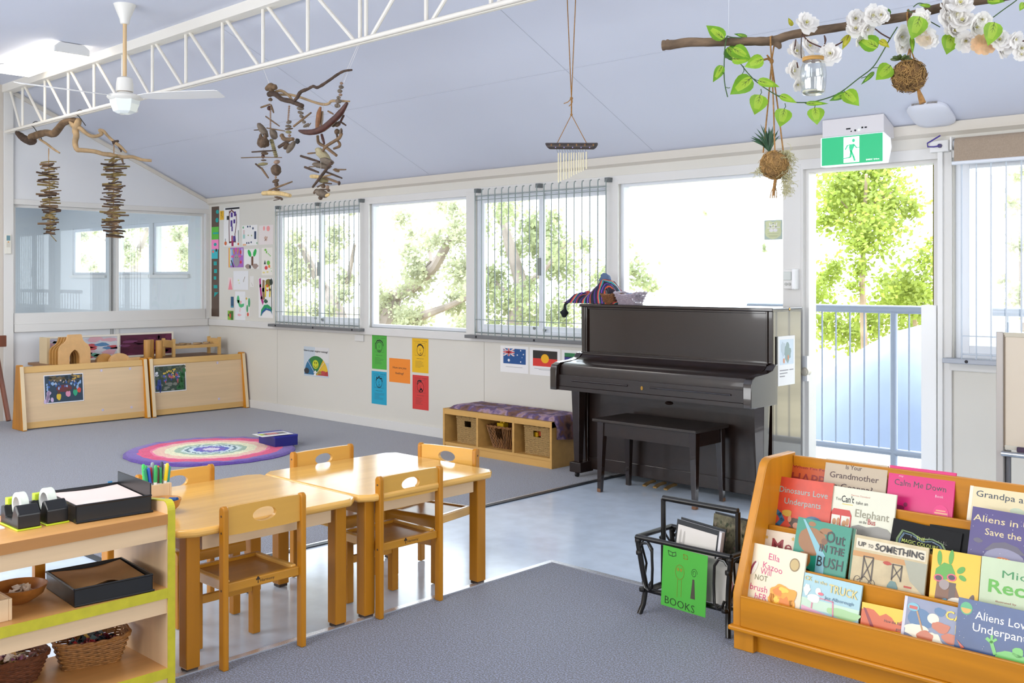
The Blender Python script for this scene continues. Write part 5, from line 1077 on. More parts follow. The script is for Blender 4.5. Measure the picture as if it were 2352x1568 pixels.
# thermostat and easel at the left edge --------------------------------------------------
th_ = thing('wall_controller', 'cream wall controller with a small screen on the post at the left edge', 'controller', (XL+.035, 3.84, 1.64))
bx('controller_body', C('e2ded2', .45), th_, XL+.03, 3.80, 1.635, XL+.05, 3.855, 1.825, bevel=.004)
bx('screen', C('6a8f98', .3), th_, XL+.05, 3.811, 1.765, XL+.0515, 3.845, 1.815); bx('label_strip', C('cfcabc', .5), th_, XL+.05, 3.811, 1.70, XL+.051, 3.845, 1.755)
b = MB(); b.cyl((XL+.05, 3.828, 1.752), (XL+.0525, 3.828, 1.752), .006, n=10); b.build('orange_button', C('e0902a', .4), th_)
EW = M('brown_easel_wood', '6a3418', .4, n=((20, 20, 2), .15))
es = thing('wooden_easel', 'dark brown wooden easel at the left edge, before the white post', 'easel', (-9.55, 3.3, 0))
b = MB(); b.tube([at_y(20, 966, 3.5)*1.0, at_y(-10, 800, 3.48)], .022, 8); b.build('leg', EW, es)
pA = at_y(8, 783, 3.45); b = MB(); b.box(pA.x-.02, 2.75, pA.z-.05, pA.x+.02, 3.47, pA.z+.05); b.build('top_bar', EW, es, bevel=.005)
b = MB(); b.tube([(pA.x-.25, 2.8, 0), (pA.x, 2.8, pA.z)], .02, 8); b.build('leg', EW, es); b = MB(); b.tube([(pA.x+.25, 2.8, 0), (pA.x, 2.8, pA.z)], .02, 8); b.build('leg', EW, es)
# whiteboard easel at the right ------------------------------------------------------------
wb = thing('whiteboard_stand', 'beige whiteboard on a grey framed stand at the right edge', 'whiteboard', (-1.3, 5.5, 0))
FR = C('b3aca6', .4, metal=.2)
bx('upright', FR, wb, -1.796, 5.48, 0, -1.762, 5.52, 1.125, bevel=.003); bx('upright', FR, wb, -.98, 5.48, 0, -.946, 5.52, 1.125, bevel=.003)
bx('board', M('beige_board', 'd2c4b0', .35, n=(2., .02)), wb, -1.762, 5.492, .545, -.98, 5.508, 1.105); bx('board_trim', C('c4bca8', .4), wb, -1.762, 5.487, 1.10, -.98, 5.513, 1.122, bevel=.002)
bx('board_trim', C('7a6a58', .4), wb, -1.762, 5.486, .54, -1.756, 5.512, 1.11)
bx('board_trim', C('c9c3b4', .4), wb, -1.756, 5.485, .528, -.98, 5.513, .55, bevel=.002)
b = MB(); b.tube([(-1.765, 5.47, .508), (-.97, 5.47, .508)], .014, 12); b.build('tray_rail', STEEL, wb, smooth=True)
b = MB(); b.tube([(-1.748, 5.515, 0), (-1.748, 5.515, .52)], .014, 10); b.build('inner_leg', C('6a6a6e', .35, metal=.5), wb, smooth=True)
b = MB(); b.box(-1.695, 5.47, .522, -1.60, 5.487, .548); tag(b.build('board_eraser', C('3a2440', .5), bevel=.004), 'dark purple eraser on the whiteboard tray', 'eraser')
# ceiling fan and strip light ----------------------------------------------------------------
FX_, FY_ = -6.80, 3.26
fn = thing('ceiling_fan', 'white ceiling fan on a cream rod below the flat ceiling', 'ceiling fan', (FX_, FY_, 2.6))
FW = C('ebe8e0', .35)
b = MB(); b.lathe([(.075, 3.29), (.07, 3.28), (.055, 3.24), (.035, 3.19), (.03, 3.16), (.024, 3.155)], (FX_, FY_, 0), 24); b.build('canopy', FW, fn, smooth=True)
b = MB(); b.cyl((FX_, FY_, 2.76), (FX_, FY_, 3.17), .0135, n=14); b.build('rod', C('d9b98c', .4), fn, smooth=True)
b = MB(); b.lathe([(.03, 2.79), (.05, 2.78), (.056, 2.74), (.058, 2.69), (.05, 2.685), (.056, 2.675), (.112, 2.66), (.118, 2.645), (.105, 2.632), (.07, 2.622), (.06, 2.62)], (FX_, FY_, 0), 32); mh_ = b.build('motor_housing', FW, fn, smooth=True)
b = MB(); b.lathe([(.0515, 2.682), (.0525, 2.688)], (FX_, FY_, 0), 24); b.build('motor_ring', C('6a5238', .4), mh_)
b = MB(); b.lathe([(.10, 2.632), (.095, 2.60), (.075, 2.55), (.045, 2.535)], (FX_, FY_, 0), 6); b.build('light_shade', M('fan_glass', 'e2e8e6', .15, emis=.08), fn)
def blade(tip, wd, tilt):
    c = Vector((FX_, FY_, 2.65)); t = Vector(tip); d = (t-c); L_ = d.length; d.normalize(); s_ = d.cross(Vector((0, 0, 1))).normalized(); s_ = (s_*cos(tilt)+Vector((0, 0, 1))*sin(tilt))
    up = s_.cross(d).normalized()*.004
    b = MB(); pts = []
    for q, wq in ((.13, .35), (.3, .8), (.6, 1.), (.97, .95), (1., .8)):
        p = c+d*L_*q; pts += [p-s_*wd*wq*.5, p+s_*wd*wq*.5, p-s_*wd*wq*.5+up, p+s_*wd*wq*.5+up]
    fs = []
    for k in range(4): o = k*4; fs += [(o, o+1, o+5, o+4), (o+3, o+2, o+6, o+7), (o, o+4, o+6, o+2), (o+1, o+3, o+7, o+5)]
    fs += [(0, 2, 3, 1), (16, 17, 19, 18)]; b.add(pts, fs); b.build('blade', C('f0efec', .4), fn)
tp = at_z(508, 216, 2.645); dv = (tp-Vector((FX_, FY_, 2.645))); ang = math.atan2(dv.y, dv.x); Lb = dv.length
for k in range(3):
    a = ang+k*2*pi/3; blade((FX_+Lb*cos(a), FY_+Lb*sin(a), 2.645), .135, .22)
cl = thing('strip_light', 'white fluorescent strip light with a glowing diffuser on the ceiling', 'ceiling light', (-8.83, 3.49, 3.2))
b = MB(); b.prism([(3.36, 3.205), (3.64, 3.205), (3.64, 3.25), (3.60, 3.285), (3.40, 3.285), (3.36, 3.25)], 'x', -8.235, -8.21); b.build('end_cap', WHITEP, cl, bevel=.003)
b = MB(); b.prism([(3.36, 3.205), (3.64, 3.205), (3.64, 3.25), (3.60, 3.285), (3.40, 3.285), (3.36, 3.25)], 'x', -9.47, -9.445); b.build('end_cap', WHITEP, cl, bevel=.003)
b = MB(); b.box(-9.445, 3.36, 3.2, -8.235, 3.64, 3.255); b.build('diffuser', M('glowing_diffuser', 'fff6e6', .5, emis=3.2), cl, bevel=.01)
bx('lamp_base', WHITEP, cl, -9.44, 3.42, 3.256, -8.24, 3.58, 3.289)
# ================================================================ book display rack
RX0, RX1 = -2.05, -.72
rk = thing('book_display_rack', 'honey oak tiered book display rack in the right foreground', 'book rack', ((RX0+RX1)/2, 3.56, 0))
prof = [(3.367, .085), (3.367, .211), (3.55, .655), (3.562, .677), (3.58, .69), (3.60, .695), (3.79, .695), (3.79, .085)]
for x0 in (RX0, RX1-.035):
    b = MB(); b.prism(prof, 'x', x0, x0+.035); b.build('side_panel', HONEYV, rk, smooth=True, bevel=.004)
    b = MB(); b.box(x0+.002, 3.37, 0, x0+.085, 3.40, .075); b.build('foot', HONEYV, rk, bevel=.003)
bx('base_moulding', HONEY, rk, RX0-.012, 3.348, .073, RX1+.012, 3.80, .092, bevel=.006); bx('kick_board', HONEY, rk, RX0+.03, 3.398, 0, RX1-.03, 3.415, .074)
LY = [3.36, 3.465, 3.57, 3.675]; LZ = [.208, .320, .438, .552]
bx('front_panel', HONEY, rk, RX0+.036, LY[0], .092, RX1-.036, LY[0]+.014, LZ[0], bevel=.003)
for k in range(1, 4): bx('ledge', HONEY, rk, RX0+.036, LY[k], LZ[k]-.145, RX1-.036, LY[k]+.014, LZ[k], bevel=.003)
for k in range(4): bx('tier_floor', HONEY, rk, RX0+.036, LY[k]+.014, LZ[k]-.072, RX1-.036, (LY[k+1] if k < 3 else 3.765), LZ[k]-.06)
bx('back_panel', HONEY, rk, RX0+.036, 3.765, .092, RX1-.036, 3.78, .684, bevel=.003)
TA = math.atan(.27); BN = Vector((0, -cos(TA), sin(TA))); CREAM = C('efe6d2', .7)
BG = 'picture books facing out on the display rack'
def book(k, tl, tr, base, layers, label, th=.009, dn=0., h=None, cover=None):
    P = Vector((0, LY[k]+.026, LZ[k]-.131))+BN*dn
    a = at_plane(*tl, P, BN); c = at_plane(*tr, P, BN); U = c-a; V = BN.cross(U).normalized()
    hh = h or (a.z-(LZ[k]-.057))/V.z
    hh = min(hh, min((a.z-(LZ[k]-.059))/V.z, (c.z-(LZ[k]-.059))/V.z))
    V = V*hh; O = a-V; N = U.cross(V).normalized()
    o = thing('picture_book', label, 'book', O+U*.5, BG)
    printed('front_cover', O, U, V, .0016, base, layers, o)
    b = MB(); b.obox(O-N*.0018+U*.008+V*.006, U*.984, V*.988, -N*(th-.0036)); b.build('page_block', CREAM, o)
    b = MB(); b.obox(O-N*(th-.0016), U, V, -N*.0016); b.obox(O-N*.0005, U.normalized()*.003, V, -N*(th-.0012)); b.build('back_cover', cover or base, o)
    return o
E_ = '1d1a1c'
# back tier
r1 = C('c4521f', .35)
book(3, (1799, 1056), (1925, 1073), r1, [(C('8a1f2c', .35), [rc(0, 0, .1, 1)]), (C('d8b84a', .35), [rc(.01, .86, .07, .97), rc(.01, .55, .07, .66)]), (C('e0cfa8', .35), [rc(.01, .70, .08, .82)]), (C('8f1f1c', .35), [T('When I\'m Feeling', .2, .98, .86, .06, .005), T('HAPPY', .2, .96, .52, .24, .015)]), (C('d9a04a', .35), [el(.33, .4, .1, .07), el(.6, .36, .12, .1)])], 'orange picture book with dark red title, at the left end of the top tier', dn=-.004)
tan_ = C('bfae95', .4)
book(3, (1898, 1052), (2040, 1069.5), tan_, [(C('9c8a72', .4), [[(0, 0), (1, 0), (1, .30), (.8, .36), (.6, .42), (.45, .36), (.2, .40), (0, .44)]]), (C('857360', .4), [[(0, 0), (1, 0), (1, .14), (.7, .24), (.5, .20), (.2, .27), (0, .22)]]), (C('43242a', .4), [T('Is Your', .34, .60, .84, .085, .002), T('Grandmother', .09, .88, .65, .12, .004), T('a Goanna?', .18, .80, .44, .12, .004)])], 'beige picture book with a dark serif title over grey hills, top tier', dn=.004)
pk = C('d6136f', .3)
book(3, (2044, 1067.5), (2196, 1086), pk, [(C('2c3a40', .4), [T('Calm Me Down', .1, .88, .66, .11, .0, -.02, .006)]), (C('e8b8c8', .4), [T('my', .16, .23, .81, .04), T('Book', .73, .85, .53, .05)]), (C('8a2050', .4), [blob(.15, .18, .14, .16, .4, 3.), el(.3, .33, .03, .04)]), (C('e01f78', .3), [el(.83, .25, .12, .16)]), (C('eab08a', .4), [rc(.76, .30, .9, .32), rc(.74, .25, .93, .28), rc(.76, .19, .9, .20)]), (C('eedccb', .4), [el(.5, .1, .06, .13, .8), el(.58, .1, .05, .13, .3), el(.68, .0, .2, .1)])], 'bright pink picture book with a thin dark handwritten title, top tier', dn=.002)
book(3, (2229.5, 1109), (2392, 1134), C('e6d8ad', .4), [(C('f0e8d0', .4), [rc(0, 0, .05, 1)]), (C('333f52', .4), [T('Grandpa and Thomas', .1, 1.5, .76, .13, .003)]), (C('c45a30', .4), [blob(.66, .38, .2, .14, .2, 2.)]), (C('c4d0b4', .4), [el(.7, .58, .1, .07)]), (C('e0b090', .4), [el(.68, .5, .06, .05)]), (C('8a9a5a', .4), [rc(.6, .1, 1, .24)])], 'pale yellow picture book with slate serif title at the right end of the top tier', dn=.0)
# third tier
rd = C('d2452c', .3, n=(30., .08))
def dots(n, x0, x1, y0, y1, r, seed): rn = random.Random(seed); return [el(rn.uniform(x0, x1), rn.uniform(y0, y1), r*rn.uniform(.5, 1.2), r*rn.uniform(.5, 1.2), 0, 8) for _ in range(n)]
book(2, (1774, 1091), (1915, 1110), rd, [(C('8fb4ae', .3), [T('Dinosaurs Love', .15, .93, .75, .1, .004, -.01), T('Underpants', .25, .84, .57, .1, .004, -.01)]), (C('35688a', .3), [blob(.74, .26, .2, .17, .15, 2.), el(.88, .2, .12, .08, -.4)]+st([(.12, .44), (.2, .38), (.25, .3), (.18, .2), (.14, .1), (.24, .02)], .07)), (C('4d86a8', .3), [el(.7, .33, .07, .06)]), (C('c49a3a', .3), [blob(.32, .42, .09, .05, .4, 4.)]), (C('4a3426', .3), [blob(.45, .28, .09, .07, .4, 5.), blob(.4, .12, .1, .08, .5, 6.)]), (C('c98a6a', .3), [el(.48, .24, .05, .05), el(.37, .33, .03, .05)]), (C('7a8f3a', .3), [blob(.42, .05, .14, .05, .3, 7.)]), (C('dfe6e8', .3), dots(26, .58, .9, .1, .36, .008, 3))], 'red picture book with pale blue title and a blue spotted shape, left on its tier', dn=.004)
ce = C('dfdec8', .35)
book(2, (1907, 1113.5), (2060, 1136.5), ce, [(C('c4502c', .35), [T('Patricia Cleveland', .34, .62, .88, .025)]), (INK, [T('You', .11, .19, .78, .05), T('Can\'t', .2, .39, .76, .11, .02, .03), T('take an', .42, .6, .76, .055, .004), T('on the', .5, .61, .47, .05, .004)]), (C('e0c83a', .35), [rc(.22, .725, .38, .735)]), (C('8f8a72', .35), [T('Elephant', .43, .93, .56, .13, .005)]), (C('b02a28', .35), [T('Bus', .63, .74, .47, .09, .015)]), (C('c8322a', .35), [[(.06, .1), (.38, .1), (.38, .56), (.34, .64), (.1, .64), (.06, .56)]]), (C('e4e2d4', .35), [rc(.08, .38, .21, .54), rc(.23, .38, .36, .54)]), (C('3a2a28', .35), [rc(.13, .12, .34, .26)]), (C('c48a5a', .35), [el(.13, .43, .03, .05), el(.19, .44, .025, .06), el(.28, .42, .03, .05), el(.33, .45, .025, .06)]), (C('8f8c84', .35), [[(.38, 0), (1, 0), (1, .36), (.92, .44), (.78, .46), (.62, .42), (.5, .44), (.4, .4)]]), (C('7d7a73', .35), st([(.62, .1), (.64, .3)], .01)+st([(.5, .02), (.56, .3)], .008))], 'cream picture book with a red bus and a grey hump, third tier', dn=-.002)
bk = M('black_book', '0c0d10', .5, spec=.2)
book(2, (2136, 1203), (2231, 1217), bk, [], 'plain black book mostly hidden behind the black patterned book', dn=-.006)
book(2, (2053, 1189), (2211, 1225), bk, [(C('5a7a3a', .3), st([(.1, 0), (.1, .5), (.16, .74), (.3, .72), (.45, .62), (.6, .68), (.74, .62), (.84, .4), (.86, 0)], .03)), (C('24506a', .3), st([(.14, 0), (.14, .5), (.19, .68), (.32, .66), (.46, .56), (.6, .62), (.72, .56), (.8, .36), (.82, 0)], .03)), (C('e0dcc8', .3), dots(40, .28, .82, .6, .7, .004, 2)), (C('a8b83a', .3), [T('THE', .37, .5, .58, .09, .02), T('MAGIC COLOURS', .17, .7, .44, .1, .015)]), (C('c8662a', .3), [blob(.26, .3, .05, .06, .5, 3.)]), (C('2a6a9a', .3), [blob(.36, .22, .06, .07, .5, 4.), blob(.55, .2, .12, .06, .5, 8.)]), (C('c8b85a', .3), [x for i in range(12) for x in st([(.4+.024*i, .38), (.4+.026*i, .3)], .006)])], 'black picture book with a lime title inside a wavy patterned border', dn=.002)
vi = C('47387a', .3, n=(5., .12))
book(2, (2234.5, 1162), (2396, 1190), vi, [(C('e8d29a', .3), [T('Aliens in Underpants', .03, 1.62, .80, .1, .004), T('Save the World', .22, 1.2, .62, .1, .004)]), (C('5a5468', .3), [blob(.13, .52, .07, .035, .3, 2.), blob(.86, .5, .05, .03, .3, 3.), [(.24, .4), (.35, .52), (.52, .56), (.7, .52), (.82, .42)]]), (C('8a88a4', .3), [blob(.53, .27, .3, .2, .05, 3.)]), (C('e8822a', .3), [blob(.54, .22, .2, .12, .2, 3.), el(.38, .2, .08, .04)]), (C('f2efe6', .3), [el(.5, .3, .016, .02), el(.54, .3, .016, .02), el(.58, .3, .016, .02)]), (C('c9c4d8', .3), dots(18, .04, .95, .2, .95, .006, 5))], 'violet picture book with a cream title and an orange shape under a dome', dn=.004)
# second tier
book(1, (1751, 1213), (1852, 1231), C('e2d3bd', .4), [(C('8c1c26', .4), [T('Me', .26, .72, .56, .28, .02)]), (INK, [T('and I\'m', .36, .95, .36, .12, .01)]), (C('d8aa4a', .4), [star(.13, .82, .04, 5), star(.72, .88, .04, 5)])], 'cream picture book with a big dark red two letter word, second tier', dn=-.004)
book(1, (1960, 1213), (1966, 1214), C('1f6a4a', .3), [], 'dark green book edge peeking out behind the teal picture book', dn=-.004)
tl_ = C('138a70', .3)
book(1, (1834, 1186), (1957, 1212.5), tl_, [(C('9a6430', .3), [blob(.32, .66, .26, .22, .12, 3.), el(.55, .86, .12, .05, .1), el(.28, .93, .07, .04), blob(.22, .35, .14, .12, .2, 4.)]), (C('7a4a22', .3), [el(.55, .7, .06, .05)]), (C('1c1a1c', .3), [blob(.26, .14, .12, .09, .2, 3.)]), (C('7fb8c4', .3), [[(.1, .98), (.14, .98), (.6, .48), (.62, .1), (.46, .1), (.44, .48)]]), (C('b88a5a', .3), [blob(.8, .05, .14, .06, .3, 2.)]), (C('1a1f22', .3), [T('Out', .57, .92, .70, .19, .02, -.02), T('IN THE', .48, .93, .535, .12, .045), T('BUSH', .47, .94, .30, .17, .01)])], 'teal picture book with black capitals and a brown rounded shape', dn=.004)
up = C('cdbb92', .4, n=(18., .12))
book(1, (1964.5, 1226.5), (2134, 1258.5), up, [(C('e4d9bf', .4), [[(.03, .78), (.97, .76), (.97, .94), (.03, .95)]]), (C('c9945a', .4), [rc(.0, .64, 1, .73)]), (C('a8a894', .4), [[(.7, .73), (1, .73), (1, .2), (.8, .4)]]), (C('5a5046', .4), st([(.16, .26), (.16, .66), (.29, .66), (.29, .26)], .02)+st([(.16, .28), (.29, .64)], .015)+st([(.29, .28), (.16, .64)], .015)+st([(.56, .36), (.56, .62), (.68, .62), (.68, .36)], .02)+st([(.56, .38), (.68, .6)], .015)+st([(.68, .38), (.56, .6)], .015)+st([(.1+.045*cos(2*pi*i/12), .24+.07*sin(2*pi*i/12)) for i in range(13)], .008)+st([(.3+.045*cos(2*pi*i/12), .22+.07*sin(2*pi*i/12)) for i in range(13)], .008)+st([(.1, .24), (.2, .32), (.3, .22)], .012)), (C('b8402f', .4), [blob(.48, .62, .06, .03, .3, 2.), rc(.73, .28, .83, .31)]), (C('6a8a86', .4), [blob(.58, .22, .07, .12, .2, 5.)]), (C('7a7468', .4), [blob(.43, .12, .05, .06, .3, 3.)]), (C('9aa84a', .4), [[(0, 0), (1, 0), (1, .12), (.6, .06), (.3, .14), (0, .16)]]), (C('33302f', .4), [T('UP', .06, .17, .82, .08, .03), T('TO', .2, .27, .82, .06, .02), T('SOMETHING', .3, .95, .80, .11, .05, 0, .01)])], 'wide tan picture book with a patchwork black title and barn doors', dn=.0)
ye = C('f0bd12', .3)
book(1, (2143, 1258), (2254, 1276.5), ye, [(C('7a4a24', .3), [[(.1, 0), (.14, .5), (.5, .5), (.62, .3), (.7, .1), (.64, 0)]]), (C('5a4238', .3), [[(.4, .1), (.52, .1), (.54, .5), (.4, .5)], el(.85, .22, .06, .16, -.35)]), (C('4fa02a', .3), [[(.08, .5), (.1, .68), (.26, .8), (.42, .78), (.5, .66), (.52, .56)], el(.16, .86, .05, .12, .1), el(.4, .9, .05, .12, -.1), el(.62, .72, .09, .05, .5), el(.66, .6, .08, .04, -.3)]), (C('d8506a', .3), [el(.17, .54, .1, .06), el(.44, .58, .1, .06)]), (C('2a1f38', .3), [el(.17, .54, .07, .04), el(.44, .58, .07, .04)]), (C('9a8a86', .3), [blob(.3, .45, .11, .08, .1, 3.)]), (C('e4dcc8', .3), [el(.6, .16, .24, .12)]), (C('3a94b8', .3), [rc(.38, .1, .84, .17), el(.3, .18, .09, .04, .5)])], 'yellow picture book with green, pink and brown shapes, second tier', dn=.0)
mg = C('c4d4b0', .35, n=(9., .05))
book(1, (2255.5, 1276), (2400, 1300), mg, [(C('2f8a4a', .35), [T('Michael', .35, 1.2, .72, .12, .0)]), (C('5cb03a', .35), [T('Recycle', .14, 1.35, .48, .2, .04)]), (C('a04a3a', .35), [T('illustrated by', .27, .6, .34, .03), T('Alexandra', .25, .6, .25, .055)]), (C('4a5a3a', .35), [blob(.95, .3, .1, .12, .3, 3.)])], 'pale green picture book with green brushed title, second tier right end', dn=.003)
# front tier
book(0, (1720.5, 1243.5), (1853, 1271.5), C('e9dcc0', .3), [(C('c8246a', .3), [T('Ella', .38, .57, .80, .1, .006, -.06), T('Kazoo', .3, .64, .66, .1, .006, -.12), T('Will', .27, .46, .56, .1, .006, -.03), T('brush', .13, .43, .30, .1, .006, -.02), T('hER', .23, .44, .17, .1, .008, .02), T('hair', .3, .5, .05, .1, .006, .03)]), (C('6a6428', .3), [T('NOT', .19, .41, .46, .085, .008, .0)]), (C('8a7040', .3), [el(.83, .80, .085, .1)]), (C('c4a868', .3), [el(.83, .80, .07, .082)]), (C('8a2a4a', .3), [el(.13, .62, .03, .12, -.35)]), (C('e6e0d0', .3), [el(.17, .63, .03, .11, -.35)]), (C('d8a070', .3), [blob(.06, .45, .05, .04, .3, 2.)]), (C('f0a016', .3), [blob(.70, .28, .23, .2, .35, 3., 40), blob(.86, .14, .08, .14, .4, 4.), blob(.52, .22, .06, .08, .5, 5.)]), (C('e07f10', .3), [blob(.62, .36, .08, .06, .6, 6.), blob(.75, .2, .1, .1, .6, 7.), blob(.7, .1, .05, .07, .6, 8.)]), (C('f6c83a', .3), [blob(.72, .4, .08, .04, .6, 9.), blob(.6, .24, .05, .05, .6, 2.)]), (C('c83a7a', .3), [blob(.72, .02, .12, .07, .3, 2.)]), (C('78a028', .3), [blob(.18, .03, .14, .06, .4, 3.), blob(.38, .01, .14, .05, .4, 4.), blob(.9, .0, .1, .06, .4, 4.)])], 'cream picture book with pink lettering, a round medal and a burst of orange curls', dn=.003)
bl = C('9cc4cc', .25)
book(0, (1848.5, 1313.5), (1981, 1344.5), bl, [(C('bcd8c0', .25), [rc(0, .3, 1, .5)]), (C('9cc88a', .25), [blob(.75, .35, .3, .1, .3, 3.)]), (C('d8a0b8', .25), [[(.02, .1), (.02, .34), (.55, .24), (.75, .05), (.4, .02)]]), (C('c8788f', .25), st([(.2, .32), (.2, .56), (.55, .54), (.58, .26)], .025)), (C('e8e6e0', .25), [blob(.22, .52, .12, .08, .3, 4.), el(.28, .68, .05, .07), blob(.08, .66, .06, .1, .5, 5.)]), (C('d85a6a', .25), [el(.33, .64, .05, .03)]), (C('b02a2a', .25), [[(0, 0), (.45, 0), (.42, .05), (0, .16)]]), (C('4a4a4a', .25), [rc(.46+.03*i, 0, .472+.03*i, .08) for i in range(10)]), (C('d9bf6a', .25), [T('CK', .02, .15, .86, .09, .03), T('in the', .2, .42, .84, .07, .01, .0), T('TRUCK', .46, .95, .72, .17, .03, -.04)]), (C('3a6a8a', .25), [T('Jez Alborough', .4, .9, .56, .07, .002)])], 'pale blue picture book with gold title and a pink vehicle shape', dn=.0)
ho = C('f0c01c', .3)
book(0, (1980.5, 1381.5), (2094, 1405), ho, [(C('cf5a22', .3), [[(0, .28), (0, .8), (.12, .86), (.25, .84), (.38, .7), (.5, .8), (.62, .72), (.72, .56), (.85, .72), (1, .72), (1, .36), (.5, .34)]]), (C('8a1c26', .3), [[(.03, .86), (.09, .84), (.32, .26), (.26, .2)], [(.25, .2), (.45, .22), (.7, .08), (1, .0), (.6, 0), (.3, .1)]]), (C('3a2426', .3), [T('How the Kangaroo', .48, 1.0, .56, .085, .004), T('got its tail', .72, 1.05, .40, .085, .004)])], 'yellow and rust picture book with dark mountains, front tier', dn=-.002)
cd = C('7f86a0', .25, n=(6., .15))
book(0, (2079, 1367), (2214, 1398), cd, [(C('c9c6d0', .25), [rc(0, 0, .05, 1)]), (C('3a6a96', .25), [blob(.3, .62, .22, .2, .15, 2.), blob(.62, .84, .1, .08, .3, 3.)]), (C('e4dcc4', .25), [blob(.28, .38, .24, .12, .4, 4.), blob(.55, .2, .16, .2, .3, 5.), el(.52, .68, .1, .1), blob(.7, .1, .25, .1, .3, 7.)]), (C('c2643a', .25), [blob(.66, .55, .16, .1, .3, 3.), blob(.84, .38, .16, .09, .3, 5.), blob(.42, .3, .14, .12, .3, 6.)]), (C('b88a5a', .25), st([(.22, .8), (.36, .42)], .03)), (C('6ab0c0', .25), [el(.17, .82, .1, .08)]), (C('c0402f', .25), [rc(.1, .78, .24, .84)]), (C('e0c22a', .25), [T('CAPTAIN', .72, 1.6, .74, .17, .04), T('DUCK', .9, 1.6, .5, .17, .04)])], 'grey blue picture book with yellow capitals and cream shapes, front tier', dn=.0)
db_ = C('2c4a7e', .25, n=(5., .14))
book(0, (2202.5, 1370.5), (2372, 1407), db_, [(C('e8e6dc', .25), [T('Aliens Love', .25, 1.0, .72, .13, .004), T('Underpants', .23, 1.02, .53, .13, .004)]), (C('3aa66a', .25), [[(.04+.085*1.0*cos(t)+.08, .85+.1*sin(t)) for t in [2*pi*i/20 for i in range(20)]]]), (C('e8a02a', .25), [[(.12+.07*cos(t), .85+.08*sin(t)) for t in [pi+pi*i/10 for i in range(11)]]]), (C('6cc05a', .25), [blob(.78, .22, .22, .13, .2, 3.), blob(.86, .36, .08, .07, .3, 4.)]+st([(.56, .26), (.5, .42), (.44, .46)], .05)+st([(.5, .42), (.5, .52)], .035)+st([(.5, .42), (.56, .48)], .035)), (C('8a2a3a', .25), dots(12, .03, .42, .04, .16, .018, 4)), (C('d8d8d0', .25), [blob(.36, .12, .08, .07, .2, 3.), blob(.1, .14, .08, .07, .2, 5.)]), (C('c8502a', .25), [[(.03, .34), (.15, .24), (.1, .22)], [(.55, .0), (.8, .0), (.75, .06), (.55, .07)]]), (C('e8e8e0', .25), dots(20, .05, .95, .2, .98, .004, 8))], 'dark blue picture book with white title and green shapes, front tier right end', dn=.004)
# ================================================================ rattan magazine rack
RAT = M('black_rattan', '15130f', .3, n=(25., .5), coat=.3)
mr = thing('magazine_rack', 'black rattan magazine rack standing left of the book display', 'magazine rack', (-2.34, 3.57, 0))
LGS = {}
xl, xr, yf, ym, yk = -2.555, -2.105, 3.445, 3.57, 3.695
def rt(name, pts, r=.011, n=10): b = MB(); b.tube(pts, r, n); return b.build(name, RAT, mr, smooth=True)
for y, dy in ((yf, .012), (yk, -.012)):
    rt('rail', [(xl, y, .318), (xr, y, .318)]); rt('rail', [(xl+.035, y+dy*2, .10), (xr-.035, y+dy*2, .10)])
    for x, dx in ((xl, 1), (xr, -1)): LGS[(x, y)] = rt('leg', [(x, y, .32), (x+dx*.018, y+dy, .19), (x+dx*.028, y+dy*2, .11), (x+dx*.022, y+dy*1.2, .04), (x+dx*.012, y, .0)], .0115)
for x, dx in ((xl, 1), (xr, -1)):
    rt('end_rail', [(x, yf, .318), (x, yk, .318)]); rt('end_rail', [(x+dx*.035, yf+.024, .10), (x+dx*.035, yk-.024, .10)])
    rt('handle_post', [(x+dx*.045, ym, .10), (x+dx*.045, ym, .33), (x+dx*.045, ym, .465)])
rt('handle', [(xl+.045, ym, .468), (xr-.045, ym, .468)], .0125)
for yy in (yf, yk):
    for x, dx in ((xl, 1), (xr, -1)):
        rt('loop', [(x+dx*.03, yy, .14), (x+dx*.04, yy, .115), (x+dx*.06, yy, .105), (x+dx*.075, yy, .12), (x+dx*.078, yy, .2), (x+dx*.075, yy, .27), (x+dx*.055, yy, .30), (x+dx*.03, yy, .297), (x+dx*.016, yy, .28)], .006, 8)
for x, dx in ((xl, 1), (xr, -1)):
    for ya in (yf, ym+.01): rt('loop', [(x+dx*.02, ya+.02, .13), (x+dx*.015, ya+.06, .105), (x+dx*.012, ya+.09, .12), (x+dx*.006, ya+.10, .25), (x+dx*.003, ya+.06, .30), (x+dx*.003, ya+.025, .29), (x+dx*.012, ya+.05, .2), (x+dx*.02, ya+.02, .13)], .005, 8)
for k in range(7): x = xl+.05+k*(xr-xl-.1)/6; rt('slat', [(x, yf+.024, .098), (x, yk-.024, .098)], .006, 6)
for x, dx in ((xl, 1), (xr, -1)):
    for y in (yf, yk):
        for z in (.305, .255, .105): b = MB(); b.lathe([(.0135, z-.008), (.0145, z), (.0135, z+.008)], (x+dx*(.004+.024*(.32-z)/.22), y, 0), 12); b.build('binding', RAT, LGS[(x, y)])
